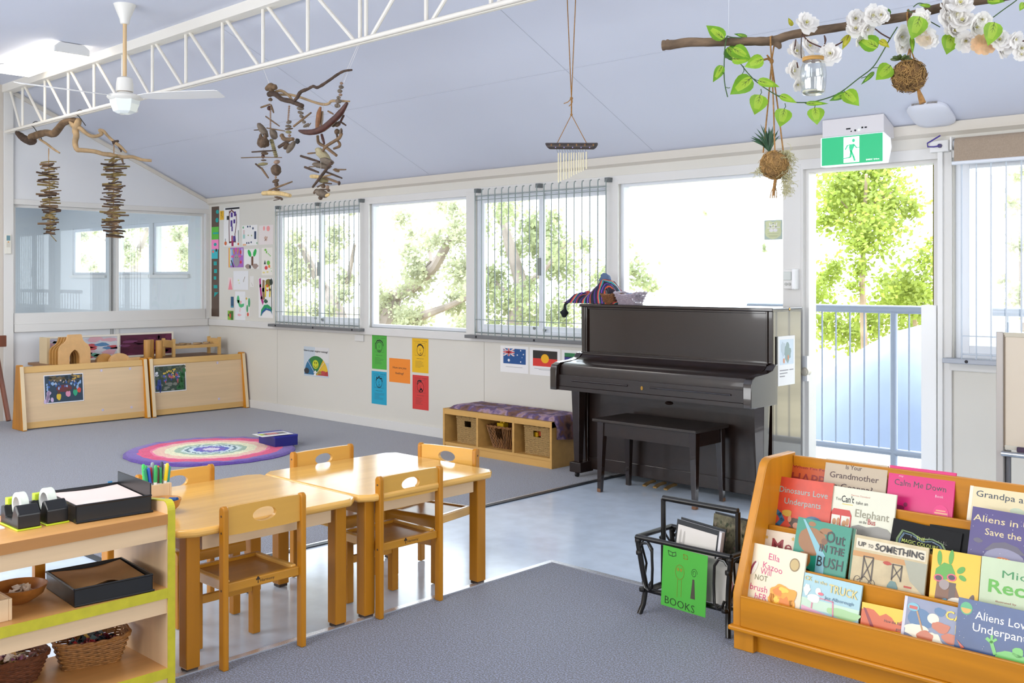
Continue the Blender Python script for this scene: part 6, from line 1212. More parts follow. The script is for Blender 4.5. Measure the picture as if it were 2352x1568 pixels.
# green sign
O = Vector((-2.425, yf-.014, .068)); Ug = Vector((.212, .0, -.006)); Vg = Vector((.012, 0, .245))
grn = C('4cae3c', .6); dk = C('23351f', .6); ol = C('8a8a24', .6)
tag(printed('books_sign', O, Ug, Vg, .0012, grn, [(dk, st([(.12, .93), (.14, .86), (.23, .85), (.3, .87), (.29, .93), (.22, .91), (.12, .93)], .012)+st([(.22, .91), (.22, .85)], .01)+st([(.72+.07*cos(t)*(1-.03*i), .66+.08*sin(t)*(1-.03*i)) for i, t in enumerate([.45*i for i in range(24)])], .008)), (C('4a4438', .6), [[(.69, .56), (.73, .56), (.76, .24), (.66, .24)]]), (ol, st([(.4+.1*cos(t), .62+.12*sin(t)) for t in [2*pi*i/14 for i in range(15)]], .008)+st([(.36, .5), (.36, .2)], .007)+st([(.45, .5), (.45, .22)], .007)+[el(.36, .66, .025, .03), el(.43, .66, .025, .03)]+st([(.47, .93), (.55, .92), (.56, .86), (.48, .86), (.47, .93)], .012)), (dk, [T('BOOKS', .09, .76, .05, .13, -.02, -.05)])]), 'green paper sign lettered for books, hung on the front of the rattan rack', 'sign')
LB_ = C('23272c', .4)
def binder(tlp, trp, zb, Y, lean, base, layers, th, label, name='display_folder', pages=True):
    N_ = Vector((0, -cos(lean), sin(lean))); P = Vector((0, Y, .115))
    a = at_plane(*tlp, P, N_); c = at_plane(*trp, P, N_); U = c-a; V = N_.cross(U).normalized(); V = V*((min(a.z, c.z)-zb)/V.z); O_ = a-V
    o = thing(name, label, 'folder', O_+U*.5)
    printed('front_cover', O_, U, V, .002, base, layers, o)
    if pages: b = MB(); b.obox(O_-N_*.002+U*.02+V*.01, U*1.04, V*.975, -N_*(th-.006)); b.build('page_block', C('e4e1e2', .6), o)
    b = MB(); b.obox(O_-N_*(th-.003), U*1.07, V*1.02, -N_*.004); b.build('back_cover', LB_, o)
binder((1556, 1191), (1652, 1219), .112, 3.485, .10, LB_, [(C('dcd6cf', .5), [rc(.04, .02, .97, .93)]), (INK, [T('Bob Bilby\'s', .29, .73, .50, .075, .006), T('Sleepover', .3, .7, .36, .075, .006), blob(.3, .44, .09, .05, .5, 4.)]), (C('b8b2ac', .5), [el(.15, .5, .07, .11), el(.12, .75, .025, .12), el(.21, .74, .025, .12), el(.16, .62, .06, .07)]), (INK, [el(.14, .63, .008, .01), el(.19, .64, .008, .01)])], .03, 'thick black display folder with a drawn rabbit on its white cover, in the rattan rack')
binder((1500+1640-1500, 1178), (1730, 1200), .115, 3.60, .08, C('6f6a52', .6, n=(60., .5)), [(C('8a7a66', .6), dots(40, .02, .98, .3, .95, .03, 3)), (C('4a5038', .6), dots(40, .02, .98, .1, .95, .03, 6)), (C('9a6a7a', .6), dots(18, .1, .98, .3, .8, .02, 9))], .012, 'folder with a crowded outdoor photo cover, behind the handle of the rattan rack')
tag(printed('drawing_sheet', (-2.40, 3.468, .112), (.30, .012, 0), (.0, .02, .17), .002, C('c9c4bc', .7), [(C('b04a5a', .6), st([(.86, .8), (.92, .5), (.97, .4)], .01)+st([(.92, .5), (.9, .1)], .01))]), 'white drawing sheet standing low in the rattan rack behind the green sign', 'paper')
tag(printed('loose_sheet', (-2.55, 3.78, .05), (.18, -.03, 0), (-.01, .02, .25), .001, C('dfe0e8', .7), [(C('9aa0c8', .6), st([(.3, .7), (.4, .5), (.35, .3)], .012)+st([(.6, .8), (.65, .4)], .012))]), 'white drawing hung on the far side of the rattan rack', 'paper')
# ================================================================ driftwood mobile with twig strands (hangs from the truss)
def LMp(u, v, dy=0.): return at_y(u/4.9, 240+v/4.9, YT+dy)
dm = thing('driftwood_mobile', 'driftwood mobile with two long strands of stacked twigs hanging from the truss, left', 'mobile', LMp(880, 165))
def spl(pts, n=5):
    """Catmull-Rom through points"""
    P = [pts[0]]+list(pts)+[pts[-1]]; out = []
    for i in range(1, len(P)-2):
        for k in range(n):
            t = k/n; a, b_, c, d = P[i-1], P[i], P[i+1], P[i+2]
            out.append(.5*((2*b_)+(c-a)*t+(2*a-5*b_+4*c-d)*t*t+(3*b_-a-3*c+d)*t**3))
    return out+[P[-2]]
def branch(name, parent, pts, rs, mat, knob=.12, n=9, seed=1.):
    q = spl(pts, 5); m = len(q); b = MB(); rr = []
    for i in range(m):
        t = i/(m-1)*(len(rs)-1); k = min(int(t), len(rs)-2); r = rs[k]+(rs[k+1]-rs[k])*(t-k)
        rr.append(r*(1+knob*noise.noise(Vector((i*.7, seed, 0)))))
    b.tube(q, rr, n)
    for v in b.v: pass
    return b.build(name, mat, parent, smooth=True, ang=70)
dy = lambda u: max(0, u-860)/4.9*.0030
L3 = lambda L_: [LMp(u, v, dy(u)) for u, v in L_]
branch('branch', dm, L3([(188, 315), (225, 345), (275, 385), (345, 415), (385, 408)]), [.018, .030, .036, .037, .027], BARKD, seed=2.)
branch('branch', dm, L3([(352, 368), (430, 338), (520, 318), (600, 330), (650, 285), (715, 208), (800, 182), (890, 178)]), [.036, .034, .03, .034, .034, .03, .026, .02], BARK, seed=3.)
branch('branch', dm, L3([(895, 160), (872, 215), (848, 285), (858, 350), (845, 430), (868, 505), (930, 515), (1060, 528), (1160, 555), (1235, 565), (1300, 578), (1400, 592), (1490, 590), (1600, 622), (1705, 632)]), [.024, .03, .029, .026, .024, .022, .02, .019, .019, .022, .018, .016, .016, .014, .013], BARKP, seed=4.)
branch('branch', dm, L3([(800, 190), (830, 240), (900, 265), (960, 315), (1020, 352), (1085, 355), (1145, 330), (1120, 290), (1165, 300), (1220, 360), (1280, 415), (1345, 465), (1425, 540)]), [.022, .024, .02, .016, .015, .015, .015, .014, .014, .012, .014, .016, .008], BARKP, seed=5.)
branch('branch', dm, L3([(1265, 430), (1300, 420), (1338, 408)]), [.02, .016, .008], BARKD, seed=6.); branch('branch', dm, L3([(1340, 470), (1360, 510), (1362, 535)]), [.012, .009, .005], BARKD, seed=7.)
branch('branch', dm, L3([(1370, 600), (1380, 640), (1392, 680)]), [.012, .008, .003], BARK, seed=7.)
branch('twig', dm, L3([(445, 390), (530, 445), (600, 500), (672, 545)]), [.010, .011, .010, .007], BARKP, seed=8.)
for (u0, v0, u1, v1) in ((392, 205, 420, 315), (888, 85, 908, 160)):
    p, q = LMp(u0, v0), LMp(u1, v1); b = MB(); b.tube(spl([Vector((p.x+.03, YT+.03, 2.855)), Vector((p.x+.01, YT, 2.862)), Vector((p.x, YT-.03, 2.83)), p.lerp(q, .5)+Vector((0, -.02, 0)), q, q+Vector((.03, .03, -.06))], 4), .004, 6); b.build('hook', C('3a3a38', .4, metal=.5), dm, smooth=True)
rnd = random.Random(21)
TW = [BARK, BARKD, M('olive_twig', '7d6a3e', .85, n=(30., .3))]
def strand(uc, v0, v1, n, Y0, wide):
    top, bot = at_y(uc(0)/4.9, 240+v0/4.9, Y0), at_y(uc(1)/4.9, 240+v1/4.9, Y0)
    b = MB(); b.tube([top+Vector((0, 0, .12)), top, bot], .004, 6); b.build('strand_cord', ROPE, dm)
    for k in range(n):
        q = (k+.5)/n; p = top.lerp(bot, q); a = rnd.random()*pi; L_ = wide*rnd.uniform(.55, 1.25)*(1-.35*abs(q-.4)); d = Vector((cos(a), sin(a), rnd.uniform(-.18, .18))); d = (d+RGT*(1 if d.dot(RGT) > 0 else -1)*.7).normalized()
        off = rnd.uniform(-.25, .25)*L_; r = rnd.uniform(.0055, .0105)
        pts = [p+d*(off-L_), p+d*(off-L_*.3)+Vector((0, 0, rnd.uniform(-.008, .008))), p+d*(off+L_*.4)+Vector((0, 0, rnd.uniform(-.008, .008))), p+d*(off+L_)]
        b = MB(); b.tube(pts, [r, r*1.1, r, r*.8], 6); b.build('twig', TW[rnd.randrange(3)], dm, smooth=True)
    return top
strand(lambda q: 548+20*q, 640, 1465, 46, YT+.0, .085); strand(lambda q: 1282-8*q, 590, 1500, 52, YT+dy(1280), .10)
b = MB(); p = LMp(572, 1470); b.tube([p, LMp(600, 1500), LMp(634, 1538)], .004, 5); b.build('twig', TW[2], dm)
b = MB(); b.tube([LMp(560, 470), LMp(548, 640)], .0015, 4); b.build('strand_cord', C('c9c4b6', .6), dm)
# ================================================================ seed pod mobile
def SM(u, v, dy=0.): return at_y(540+u/4.125, 100+v/4.125, YT+dy)
PXM = .00285/4.125
sm = thing('seed_pod_mobile', 'branch mobile strung with seed pods, sticks and beads, below the truss middle', 'mobile', SM(500, 520))
S3 = lambda L_, dy=0: [SM(u, v, dy) for u, v in L_]
branch('branch', sm, S3([(1105, 250), (1030, 262), (960, 300), (890, 350), (785, 415), (740, 405), (690, 430), (620, 460), (590, 510), (558, 545)], -.03), [.006, .008, .009, .009, .010, .009, .010, .012, .012, .009], BARKD, knob=.3, seed=2.)
branch('branch', sm, S3([(350, 470), (430, 447), (500, 485), (540, 535)], .03), [.008, .010, .009, .008], BARKP, seed=3.)
branch('branch', sm, S3([(420, 485), (520, 485), (620, 510), (740, 552), (830, 575), (885, 570), (915, 545), (1000, 545), (1085, 548)], .04), [.009, .009, .008, .008, .009, .009, .009, .008, .005], BARKP, seed=4.)
branch('branch', sm, S3([(320, 480), (380, 480), (440, 525), (520, 545), (600, 575), (642, 592)], -.02), [.018, .017, .016, .015, .015, .013], BARKD, knob=.3, seed=5.)
branch('branch', sm, S3([(300, 430), (345, 405), (388, 422)], 0), [.016, .024, .012], BARK, knob=.4, seed=6.); branch('branch', sm, S3([(330, 390), (345, 430), (340, 480)], 0), [.008, .018, .018], BARK, seed=7.)
POD = M('seed_pod_brown', '5a4634', .75, n=(60., .35), bump=(90., .4, .003)); PODG = M('grey_pod', '6d6052', .7, n=(50., .25)); PODR = M('long_red_pod', '4a261c', .5, n=(30., .3)); PALES = M('pale_cut_stick', 'c2a673', .75, n=(40., .2)); BEADM = M('wood_bead', '8f7460', .6)
def pod(u, v, ru, rv, rot=0., mat=POD, dy=0., jit=.18, th=None):
    c = SM(u, v, dy); ax = RGT*cos(rot)-Vector((0, 0, 1))*sin(rot); R_ = Matrix((ax, FWD, ax.cross(FWD))).transposed()
    b = MB(); b.ell(c, (ru*PXM, (th or min(ru, rv))*PXM, rv*PXM), 10, 7, R_, jit, u*.01); b.build('seed_pod', mat, sm, smooth=True)
def stick(u0, v0, u1, v1, r=7, mat=BARKD, dy=0., bend=0.):
    a, c = SM(u0, v0, dy), SM(u1, v1, dy); m = (a+c)/2+Vector((0, 0, bend)); b = MB(); b.tube([a, m, c], [r*PXM, r*PXM*1.1, r*PXM*.8], 7); b.build('stick', mat, sm, smooth=True)
def cord(pts, dy=0.): b = MB(); b.tube([SM(u, v, dy) for u, v in pts], .0012, 4); b.build('string', C('b8ada0', .7), sm)
# first strand (left)
cord([(338, 490), (338, 800), (270, 880), (265, 1180), (390, 1120), (390, 1480)])
for (u, v, r) in ((335, 530, 22),): pod(u, v, r, 17)
for k in range(9): pod(335, 640+k*19, 9, 10, mat=BEADM, jit=0)
pod(325, 612, 24, 24, mat=PODR); stick(245, 605, 330, 575, 9, BARK); stick(340, 580, 365, 655, 9, BARK); stick(290, 690, 420, 782, 7, BARK); stick(180, 820, 260, 815, 5); stick(300, 800, 470, 828, 6, BARK)
pod(262, 820, 85, 34, .95, PODG, -.02); pod(365, 858, 58, 36, 1.15, PODG, .02); pod(265, 935, 60, 56, mat=POD, dy=-.04, jit=.3); pod(242, 905, 20, 55, 0, POD, -.05); pod(285, 905, 20, 55, 0, POD, -.05)
b = MB(); 
for k in range(9): 
    q = k/8; b.ell(SM(345+42*q, 915+150*q, .01), (24*PXM, 20*PXM, 13*PXM), 8, 6)
b.build('seed_pod', M('striped_cone', '857a55', .7, n=((2, 2, 160), .4)), sm, smooth=True)
stick(160, 1027, 380, 1012, 8); pod(280, 1040, 36, 16); pod(265, 1068, 18, 22, mat=PODR); stick(58, 1082, 442, 1080, 5, BARK, -.02, .004); pod(270, 1105, 28, 8); pod(262, 1142, 52, 16, -.1, M('striped_cone')); stick(195, 1140, 270, 1200, 9); stick(250, 1180, 315, 1272, 10, BARK); 
pod(395, 1122, 32, 20, -.2, BEADM); pod(388, 1198, 52, 55, 0, POD, 0, .2); pod(385, 1268, 12, 14, mat=BEADM); pod(385, 1302, 36, 18, -.3); pod(392, 1335, 22, 24); stick(322, 1390, 540, 1308, 9, BARK); pod(398, 1385, 30, 12)
branch('cut_stick', sm, S3([(265, 1418), (330, 1415), (420, 1418), (522, 1440)]), [.015, .017, .016, .012], PALES, knob=.08)
pod(410, 1460, 40, 12, .2); pod(440, 1472, 16, 12, .5); stick(365, 1485, 420, 1475, 4)
# second strand
cord([(512, 565), (505, 760), (515, 900)], .02)
for k in range(8): pod(512-k*1.3, 596+k*18, 10, 9, mat=BEADM, dy=.02, jit=0)
pod(510, 745, 26, 17, -.2, PODG, .02); pod(505, 783, 30, 14, .1, PODG, .02); pod(510, 808, 40, 10, -.1, POD, .02); pod(505, 838, 30, 16, .1, M('striped_cone'), .02); pod(515, 872, 15, 14, 0, BEADM, .02)
branch('stick', sm, S3([(440, 865), (470, 905), (550, 905)], .02), [.014, .014, .012], BARK, knob=.3); stick(415, 980, 520, 915, 16, BARKD, .02); pod(490, 975, 36, 28, -.5, POD, .02, .4); pod(530, 980, 70, 28, -.95, PODG, .0); pod(592, 925, 22, 26, 0, C('2a2826', .8), .0, .4)
# third strand
cord([(620, 590), (640, 760), (680, 800)], -.02)
for (u, v, ru, rv, rt_) in ((618, 615, 34, 18, .1), (620, 655, 30, 15, .3), (630, 690, 24, 16, .5), (652, 742, 20, 16, .5), (675, 775, 34, 15, -.5)): pod(u, v, ru, rv, rt_, PODG, -.02)
stick(555, 785, 720, 655, 10, BARK, -.03); stick(690, 790, 718, 752, 5, PODG, -.02)
# long pods and right strands
branch('long_pod', sm, S3([(605, 825), (660, 838), (740, 838), (830, 805), (920, 735), (1000, 655), (1062, 562)], -.05), [.006, .016, .019, .021, .021, .020, .009], PODR, knob=.05, seed=9.)
branch('long_pod', sm, S3([(810, 600), (795, 660), (785, 740), (775, 850)], .03), [.006, .016, .016, .010], M('tan_pod', '8a5a34', .55, n=(30., .25)), knob=.05, seed=3.); branch('long_pod', sm, S3([(830, 640), (822, 720), (815, 790)], .05), [.006, .009, .006], BARK, knob=.05)
cord([(1055, 250), (1008, 370), (985, 560), (975, 800), (965, 860)]); cord([(840, 560), (815, 870), (810, 1440)])
for (u, v, r) in ((1008, 377, 17), (1005, 412, 24), (992, 450, 24), (998, 485, 18), (980, 512, 20), (978, 545, 30), (968, 588, 28)): pod(u, v, r, r*.72, .1, BEADM if r < 20 else PODG)
stick(880, 640, 930, 668, 8, BARK); stick(1030, 680, 985, 765, 10, PODR); stick(925, 780, 1000, 740, 14, POD); stick(1005, 745, 1050, 775, 8, BARKD); pod(970, 765, 30, 22, -.4); pod(965, 835, 26, 26); pod(1000, 835, 14, 34, .2, PODG); stick(960, 850, 975, 910, 9); branch('stick', sm, S3([(975, 925), (992, 950), (985, 975), (935, 995)]), [.007, .009, .009, .007], BARK)
stick(1010, 850, 1012, 812, 7); branch('stick', sm, S3([(830, 1020), (860, 975), (930, 930), (985, 895), (1010, 850)], -.02), [.008, .010, .010, .011, .009], BARK); branch('stick', sm, S3([(782, 870), (792, 940), (850, 975), (960, 1060)], -.01), [.008, .010, .010, .009], BARK); stick(820, 860, 845, 950, 12, PODR)
pod(830, 1055, 95, 42, .75, M('pale_cone', 'a39878', .75, n=(50., .2))); pod(870, 1115, 70, 30, .3, PODG); stick(690, 1042, 760, 1035, 8, BARK); stick(622, 1065, 800, 1120, 11, BARKD); pod(820, 1155, 95, 28, .15, PODG, .02); stick(930, 1195, 1050, 1193, 7, BARK); stick(660, 1170, 790, 1220, 11, BARKD); stick(700, 1168, 760, 1165, 5, BARK); pod(960, 1200, 30, 16, .4, BARK)
stick(915, 1125, 735, 1360, 13, BARKD, -.04); stick(860, 1215, 1012, 1275, 9, BARKD); stick(720, 1258, 800, 1262, 18, PALES); stick(800, 1270, 920, 1240, 8, BARKP); stick(850, 1270, 990, 1320, 11, BARK); pod(985, 1322, 14, 20, 0, BARKD); pod(830, 1295, 55, 26, .2, M('striped_cone')); stick(840, 1320, 915, 1328, 7); stick(780, 1358, 860, 1318, 7, BARK); pod(835, 1350, 22, 20); pod(875, 1360, 18, 18, 0, BEADM); stick(765, 1385, 880, 1380, 7); pod(885, 1390, 16, 14)
pod(820, 1418, 70, 34, .35, PODG); pod(760, 1400, 30, 14, -.9); pod(875, 1435, 26, 14, -.5, PALES); pod(808, 1462, 22, 18, 0)
for (u, v, px, py) in ((330, 400, 605, 165), (1055, 255, 822, 106)):
    e = at_y(px, py, YT); b = MB(); b.tube([SM(u, v), Vector((e.x, YT, 2.812))], .0016, 4); b.build('string', C('dcd8d4', .6), sm)
b = MB(); b.tube([SM(1025, 380), Vector((at_y(826, 106, YT).x, YT, 2.812))], .0012, 4); b.build('string', C('dcd8d4', .6), sm)
# ================================================================ bamboo wind chime
CY = 4.36; K = lambda u, v: at_y(1240+u/7.465, 220+v/7.465, CY)
wc = thing('wind_chime', 'bamboo bar wind chime with pale metal tubes hanging from the ceiling', 'wind chime', K(540, 860))
a, c = K(110, 860), K(980, 862); r_ = (K(500, 805).z-K(500, 918).z)/2*1.02
d_ = (c-a); b = MB(); n = 16; ax = d_.normalized(); up = Vector((0, 0, 1)); sd = ax.cross(up)
for (e0, sgn) in ((0, 1), (1, -1)):
    for j in range(n):
        t = 2*pi*j/n; k_ = .5-.5*sin(t); off = ax*(.03*k_*sgn); b.v.append((a if e0 == 0 else c)+off+sd*r_*cos(t)+up*r_*sin(t))
for j in range(n): b.f.append((j, (j+1) % n, n+(j+1) % n, n+j)); b.m.append(0)
b.f += [tuple(range(n)), tuple(range(n, 2*n))]; b.m += [0, 0]
BB = M('dark_bamboo', '3a302c', .4, n=((40, 40, 40), .25)); bar_ = b.build('bamboo_bar', BB, wc, smooth=True, ang=50)
nf = -sd if (-sd).dot(Vector((0, -1, 0))) > 0 else sd
for k in range(6):
    p = K(235+k*144, 848)+nf*(r_*1.01)-Vector((0, 0, 0)); b = MB()
    for (w_, h_) in ((.012, .0025), (.005, .012), (.008, .006)): b.obox(p-ax*w_/2-up*h_/2, ax*w_, up*h_, nf*.0012)
    b.build('flower_motif', C('b98a5a', .5), bar_)
for k in range(5): p = K(305+k*146, 890)+nf*(r_*.92); b = MB(); b.obox(p-ax*.004-up*.003, ax*.008, up*.006, nf*.0012); b.build('flower_motif', C('8d86b8', .5), bar_)
for k in range(12):
    us = [318, 357, 410, 453, 503, 540, 585, 627, 670, 708, 745, 797][k]; vt = [978, 975, 982, 978, 978, 972, 972, 976, 966, 970, 965, 958][k]; vb = [1485, 1462, 1440, 1424, 1404, 1382, 1356, 1342, 1315, 1302, 1283, 1252][k]
    b = MB(); b.tube([K(us, vt), K(us, vb)], .0034, 10); ct_ = b.build('chime_tube', M('chime_metal', 'd6cdb0', .3, metal=.6), wc, smooth=True)
    b = MB(); b.tube([K(288+k*44.5, 915), K(us, vt+30)], .0007, 4); b.build('tube_string', INK, ct_)
ct = K(541, 325); top = Vector((ct.x-.02, CY, ceil_z(CY)))
for (u, v) in ((300, 805), (797, 805)): b = MB(); b.tube([ct, K(u, v)], .0022, 6); b.build('hanging_cord', ROPE, wc)
pk_ = K(541, 45)
b = MB(); b.tube([ct, pk_], .004, 7); b.build('hanging_cord', ROPE, wc); b = MB(); b.ell(pk_, (.009, .009, .009), 8, 6); b.ell(ct, (.007, .007, .008), 8, 6); tag(b.build('knot', ROPE, wc), kind='stuff')
for px in (1303, 1322):
    q = at_y(px, 0, CY); dd = (q-pk_); q2 = pk_+dd*((ceil_z(CY)-pk_.z)/dd.z); b = MB(); b.tube([pk_, q2], .0028, 6); b.build('hanging_cord', ROPE, wc)
b = MB(); b.tube(spl([pk_, K(480, 105), K(412, 132)], 4), .0026, 6); b.build('cord_tail', ROPE, wc); b = MB(); b.tube(spl([pk_, K(555, 110), K(500, 178)], 4), .0026, 6); b.build('cord_tail', ROPE, wc)
# ================================================================ hanging branch with garlands
GD = lambda u: 2.95-.42*u/2352
def GP(u, v, dd=0.): return at_d(1500+u/2.7606, v/2.7606, GD(u)+dd)
GM = 2.75/FL/2.7606
hb = thing('hanging_branch', 'long weathered branch hanging under the ceiling, right', 'branch', GP(1000, 200))
branch('log', hb, [GP(*p) for p in [(60, 288), (130, 282), (220, 268), (350, 268), (500, 264), (650, 262), (760, 258), (860, 225), (1000, 200), (1200, 170), (1400, 135), (1600, 105), (1800, 55), (1950, 20), (2130, -5), (2420, -55)]], [.015, .0135, .0135, .0125, .012, .012, .013, .012, .012, .0115, .0125, .012, .012, .011, .0115, .011], M('weathered_branch', '6b5845', .85, n=((9, 30, 40), .45, 6.), bump=(70., .7, .003)), knob=.12, n=12)
branch('stub', hb, [GP(770, 262), GP(795, 285), GP(805, 308)], [.012, .009, .004], M('weathered_branch'), n=8); branch('stub', hb, [GP(75, 292), GP(95, 262), GP(100, 252)], [.008, .008, .004], M('weathered_branch'), n=8)
NY = M('nylon_line', 'c8ccd4', .4)
for (u, v, tx) in ((480, 262, 0.0), (1900, 30, .0)):
    p = GP(u, v); b = MB(); b.tube([p, Vector((p.x, p.y, ceil_z(p.y)))], .0006, 4); b.build('nylon_line', NY, hb)
p = GP(90, 285); q = at_d(1330, 150, 3.9); b = MB(); b.tube([p, p.lerp(q, (ceil_z(4.4)-p.z)/max(.01, (q.z-p.z)) if q.z > p.z+.3 else 1.0)], .0005, 4)
# leaf vine
vn = thing('leaf_vine', 'trailing green leaf vine looped over the hanging branch', 'garland', GP(700, 500))
VS = M('vine_stem', '3a5a2c', .6)
for L_, r in (([(470, 228), (456, 300), (450, 450), (456, 540), (473, 615)], .0016), ([(560, 410), (600, 462), (660, 522), (760, 590), (860, 640), (960, 650), (1060, 635), (1180, 590), (1300, 500), (1390, 430), (1450, 340), (1500, 250), (1550, 170)], .0016), ([(2110, 145), (2210, 70), (2300, 5), (2360, -50)], .0014), ([(1610, 65), (1700, 105), (1820, 172)], .0014), ([(470, 228), (500, 236), (560, 240)], .0014), ([(1650, 45), (1690, 20), (1760, 40)], .0014)):
    b = MB(); b.tube(spl([GP(u, v, -.02) for u, v in L_], 5), r, 6); b.build('stem', VS, vn, smooth=True)
LG = [M('vine_leaf_green', '8ab82c', .5, trans=.35, n=(40., .15)), M('vine_leaf_deep', '74a826', .5, trans=.35, n=(40., .15)), M('vine_leaf_dark', '4f8424', .5, trans=.25, n=(40., .15)), M('vine_leaf_yellow', 'b5b526', .5, trans=.35, n=(40., .15))]
LIN = [M('vine_leaf_heart', 'a6c93c', .5, trans=.35), M('vine_leaf_heart'), M('vine_leaf_heart_dark', '8fb83a', .5, trans=.3), M('vine_leaf_heart_y', 'cfc640', .5, trans=.35)]
VEIN = M('leaf_vein', '2c3a1c', .6)
PR = [(0, .0), (.06, .62), (.18, .92), (.34, 1.), (.52, .86), (.7, .58), (.86, .27), (1., 0.)]
def vleaf(bu, bv, tu, tv, w_, kind=0, dd=-.03, fold=.25, curl=.15):
    p, q = GP(bu, bv, dd), GP(tu, tv, dd); ax = q-p; L_ = ax.length; ax.normalize(); sd = ax.cross(FWD).normalized(); nrm = sd.cross(ax).normalized()
    if nrm.dot(FWD) > 0: nrm = -nrm
    b = MB(); hw = L_*w_*.5
    def pt(t, s_, k=0.): return p+ax*L_*t+sd*hw*s_*(1-.12*fold)+nrm*(hw*fold*abs(s_)*.5-L_*curl*(t-.3)**2+k)
    m = len(PR); row = []
    for t, wd in PR: row.append([pt(t, -wd), pt(t, -wd*.45), pt(t, 0), pt(t, wd*.45), pt(t, wd)])
    for r_ in row: b.v += r_
    for i in range(m-1):
        for j in range(4):
            b.f.append((i*5+j, i*5+j+1, i*5+6+j, i*5+5+j)); b.m.append(1 if (j in (1, 2) and i < m-3) else 0)
    k0 = .0006
    b.mi = 2
    for (t0, s0, t1, s1, ww) in ((0, 0, .45, 0, .012), (.1, 0, .25, .3, .008), (.1, 0, .25, -.3, .008), (.25, 0, .4, .3, .007), (.25, 0, .4, -.3, .007)):
        a_, c_ = pt(t0, s0, k0), pt(t1, s1, k0); dd_ = (c_-a_).normalized().cross(nrm)*L_*ww; b.add([a_-dd_, a_+dd_, c_+dd_*.3, c_-dd_*.3], [(0, 1, 2, 3)])
    b.build('leaf', [LG[kind], LIN[kind], VEIN], vn, smooth=True, ang=80)
    return p
for L_ in ((450, 247, 336, 156, .62, 1), (597, 234, 510, 212, .3, 2, .01), (470, 300, 560, 400, .8, 2, 0.), (505, 305, 622, 372, .72, 1), (498, 372, 628, 375, .6, 0), (700, 372, 578, 425, .72, 0), (440, 415, 380, 522, .55, 1), (625, 492, 487, 600, .75, 1), (663, 510, 802, 548, .42, 0), (680, 600, 645, 728, .95, 0), (833, 688, 806, 806, .98, 0), (803, 605, 912, 650, .42, 0), (968, 655, 1112, 655, .24, 1), (1025, 682, 1042, 790, 1.05, 0), (1222, 592, 1116, 640, .45, 2), (1214, 580, 1308, 668, .85, 0), (1402, 455, 1318, 538, .28, 2), (1508, 415, 1412, 508, .92, 0), (1420, 268, 1284, 230, .0, 1), (1425, 300, 1285, 232, .78, 1), (1505, 100, 1385, 55, .62, 2, .02), (1692, 104, 1642, 252, .92, 0, -.06), (1640, 230, 1648, 342, .3, 1), (1895, 215, 1864, 346, .95, 0), (2165, 140, 2128, 290, .85, 0, -.06), (882, 165, 858, 110, .5, 3), (1243, 220, 1200, 315, .45, 3), (1435, 255, 1500, 300, .6, 3), (1240, 225, 1185, 262, .35, 3), (2118, 0, 2232, 8, .55, 1), (2352, 15, 2325, 70, .8, 0), (2030, 120, 2110, 100, .3, 1), (2040, 365, 2028, 372, .0, 1), (1760, 40, 1680, 28, .35, 1)):
    if L_[4] > 0: vleaf(*L_)
for (u0, v0, u1, v1) in ((680, 600, 684, 565), (833, 688, 836, 655), (1025, 682, 1018, 650), (1214, 580, 1205, 570), (1402, 455, 1320, 495), (1508, 415, 1385, 430), (663, 510, 640, 500), (625, 492, 660, 522), (565, 470, 575, 420), (498, 372, 560, 410), (440, 460, 450, 465), (487, 555, 458, 552), (450, 247, 470, 228), (968, 655, 960, 650), (803, 605, 780, 600), (500, 365, 455, 365), (2165, 140, 2120, 150)):
    b = MB(); b.tube([GP(u0, v0, -.03), GP((u0+u1)/2+6, (v0+v1)/2+5, -.025), GP(u1, v1, -.02)], .0011, 5); b.build('leaf_stalk', VS, vn)
# blossom garland
gb = thing('blossom_garland', 'white artificial blossom garland wound along the hanging branch', 'garland', GP(1500, 180))
PET = M('white_petal', 'fbf9f6', .6, trans=.45)
def flower_mesh(seed):
    rn = random.Random(seed); b = MB()
    for ring, (n, L_, tilt) in enumerate(((8, 1., .25), (8, .85, .55), (6, .62, .9), (4, .4, 1.2))):
        for i in range(n):
            a = 2*pi*i/n+ring*.4+rn.uniform(-.15, .15); t = tilt+rn.uniform(-.25, .2); l = L_*rn.uniform(.85, 1.15); u = Vector((cos(a), sin(a), 0)); s_ = Vector((-sin(a), cos(a), 0)); z = Vector((0, 0, 1)); o = len(b.v)
            for q, wq in ((.05, .12), (.4, .34), (.75, .46), (1., .30)):
                c = u*(l*q*cos(t*(.6+.4*q)))+z*(l*q*sin(t)); rip = rn.uniform(-.05, .05)
                b.v += [c-s_*wq*l*.8+z*(.08*q+rip), c+z*rip, c+s_*wq*l*.8+z*(.08*q-rip)]
            for r in range(3):
                for j in range(2): k = o+r*3+j; b.f.append((k, k+1, k+4, k+3)); b.m.append(0)
    b.mi = 1
    for k in range(5): a = 2*pi*k/5; b.tube([(0, 0, .05), (.12*cos(a), .12*sin(a), .45)], .02, 4)
    return b
fm = []
for s_ in (1, 2, 3):
    b = flower_mesh(s_); me = bpy.data.meshes.new('blossom'); me.from_pydata(b.v, [], b.f); me.materials.append(PET); me.materials.append(C('d9d24a', .6)); me.polygons.foreach_set('material_index', b.m); me.shade_smooth(); fm.append(me)
rnd = random.Random(5)
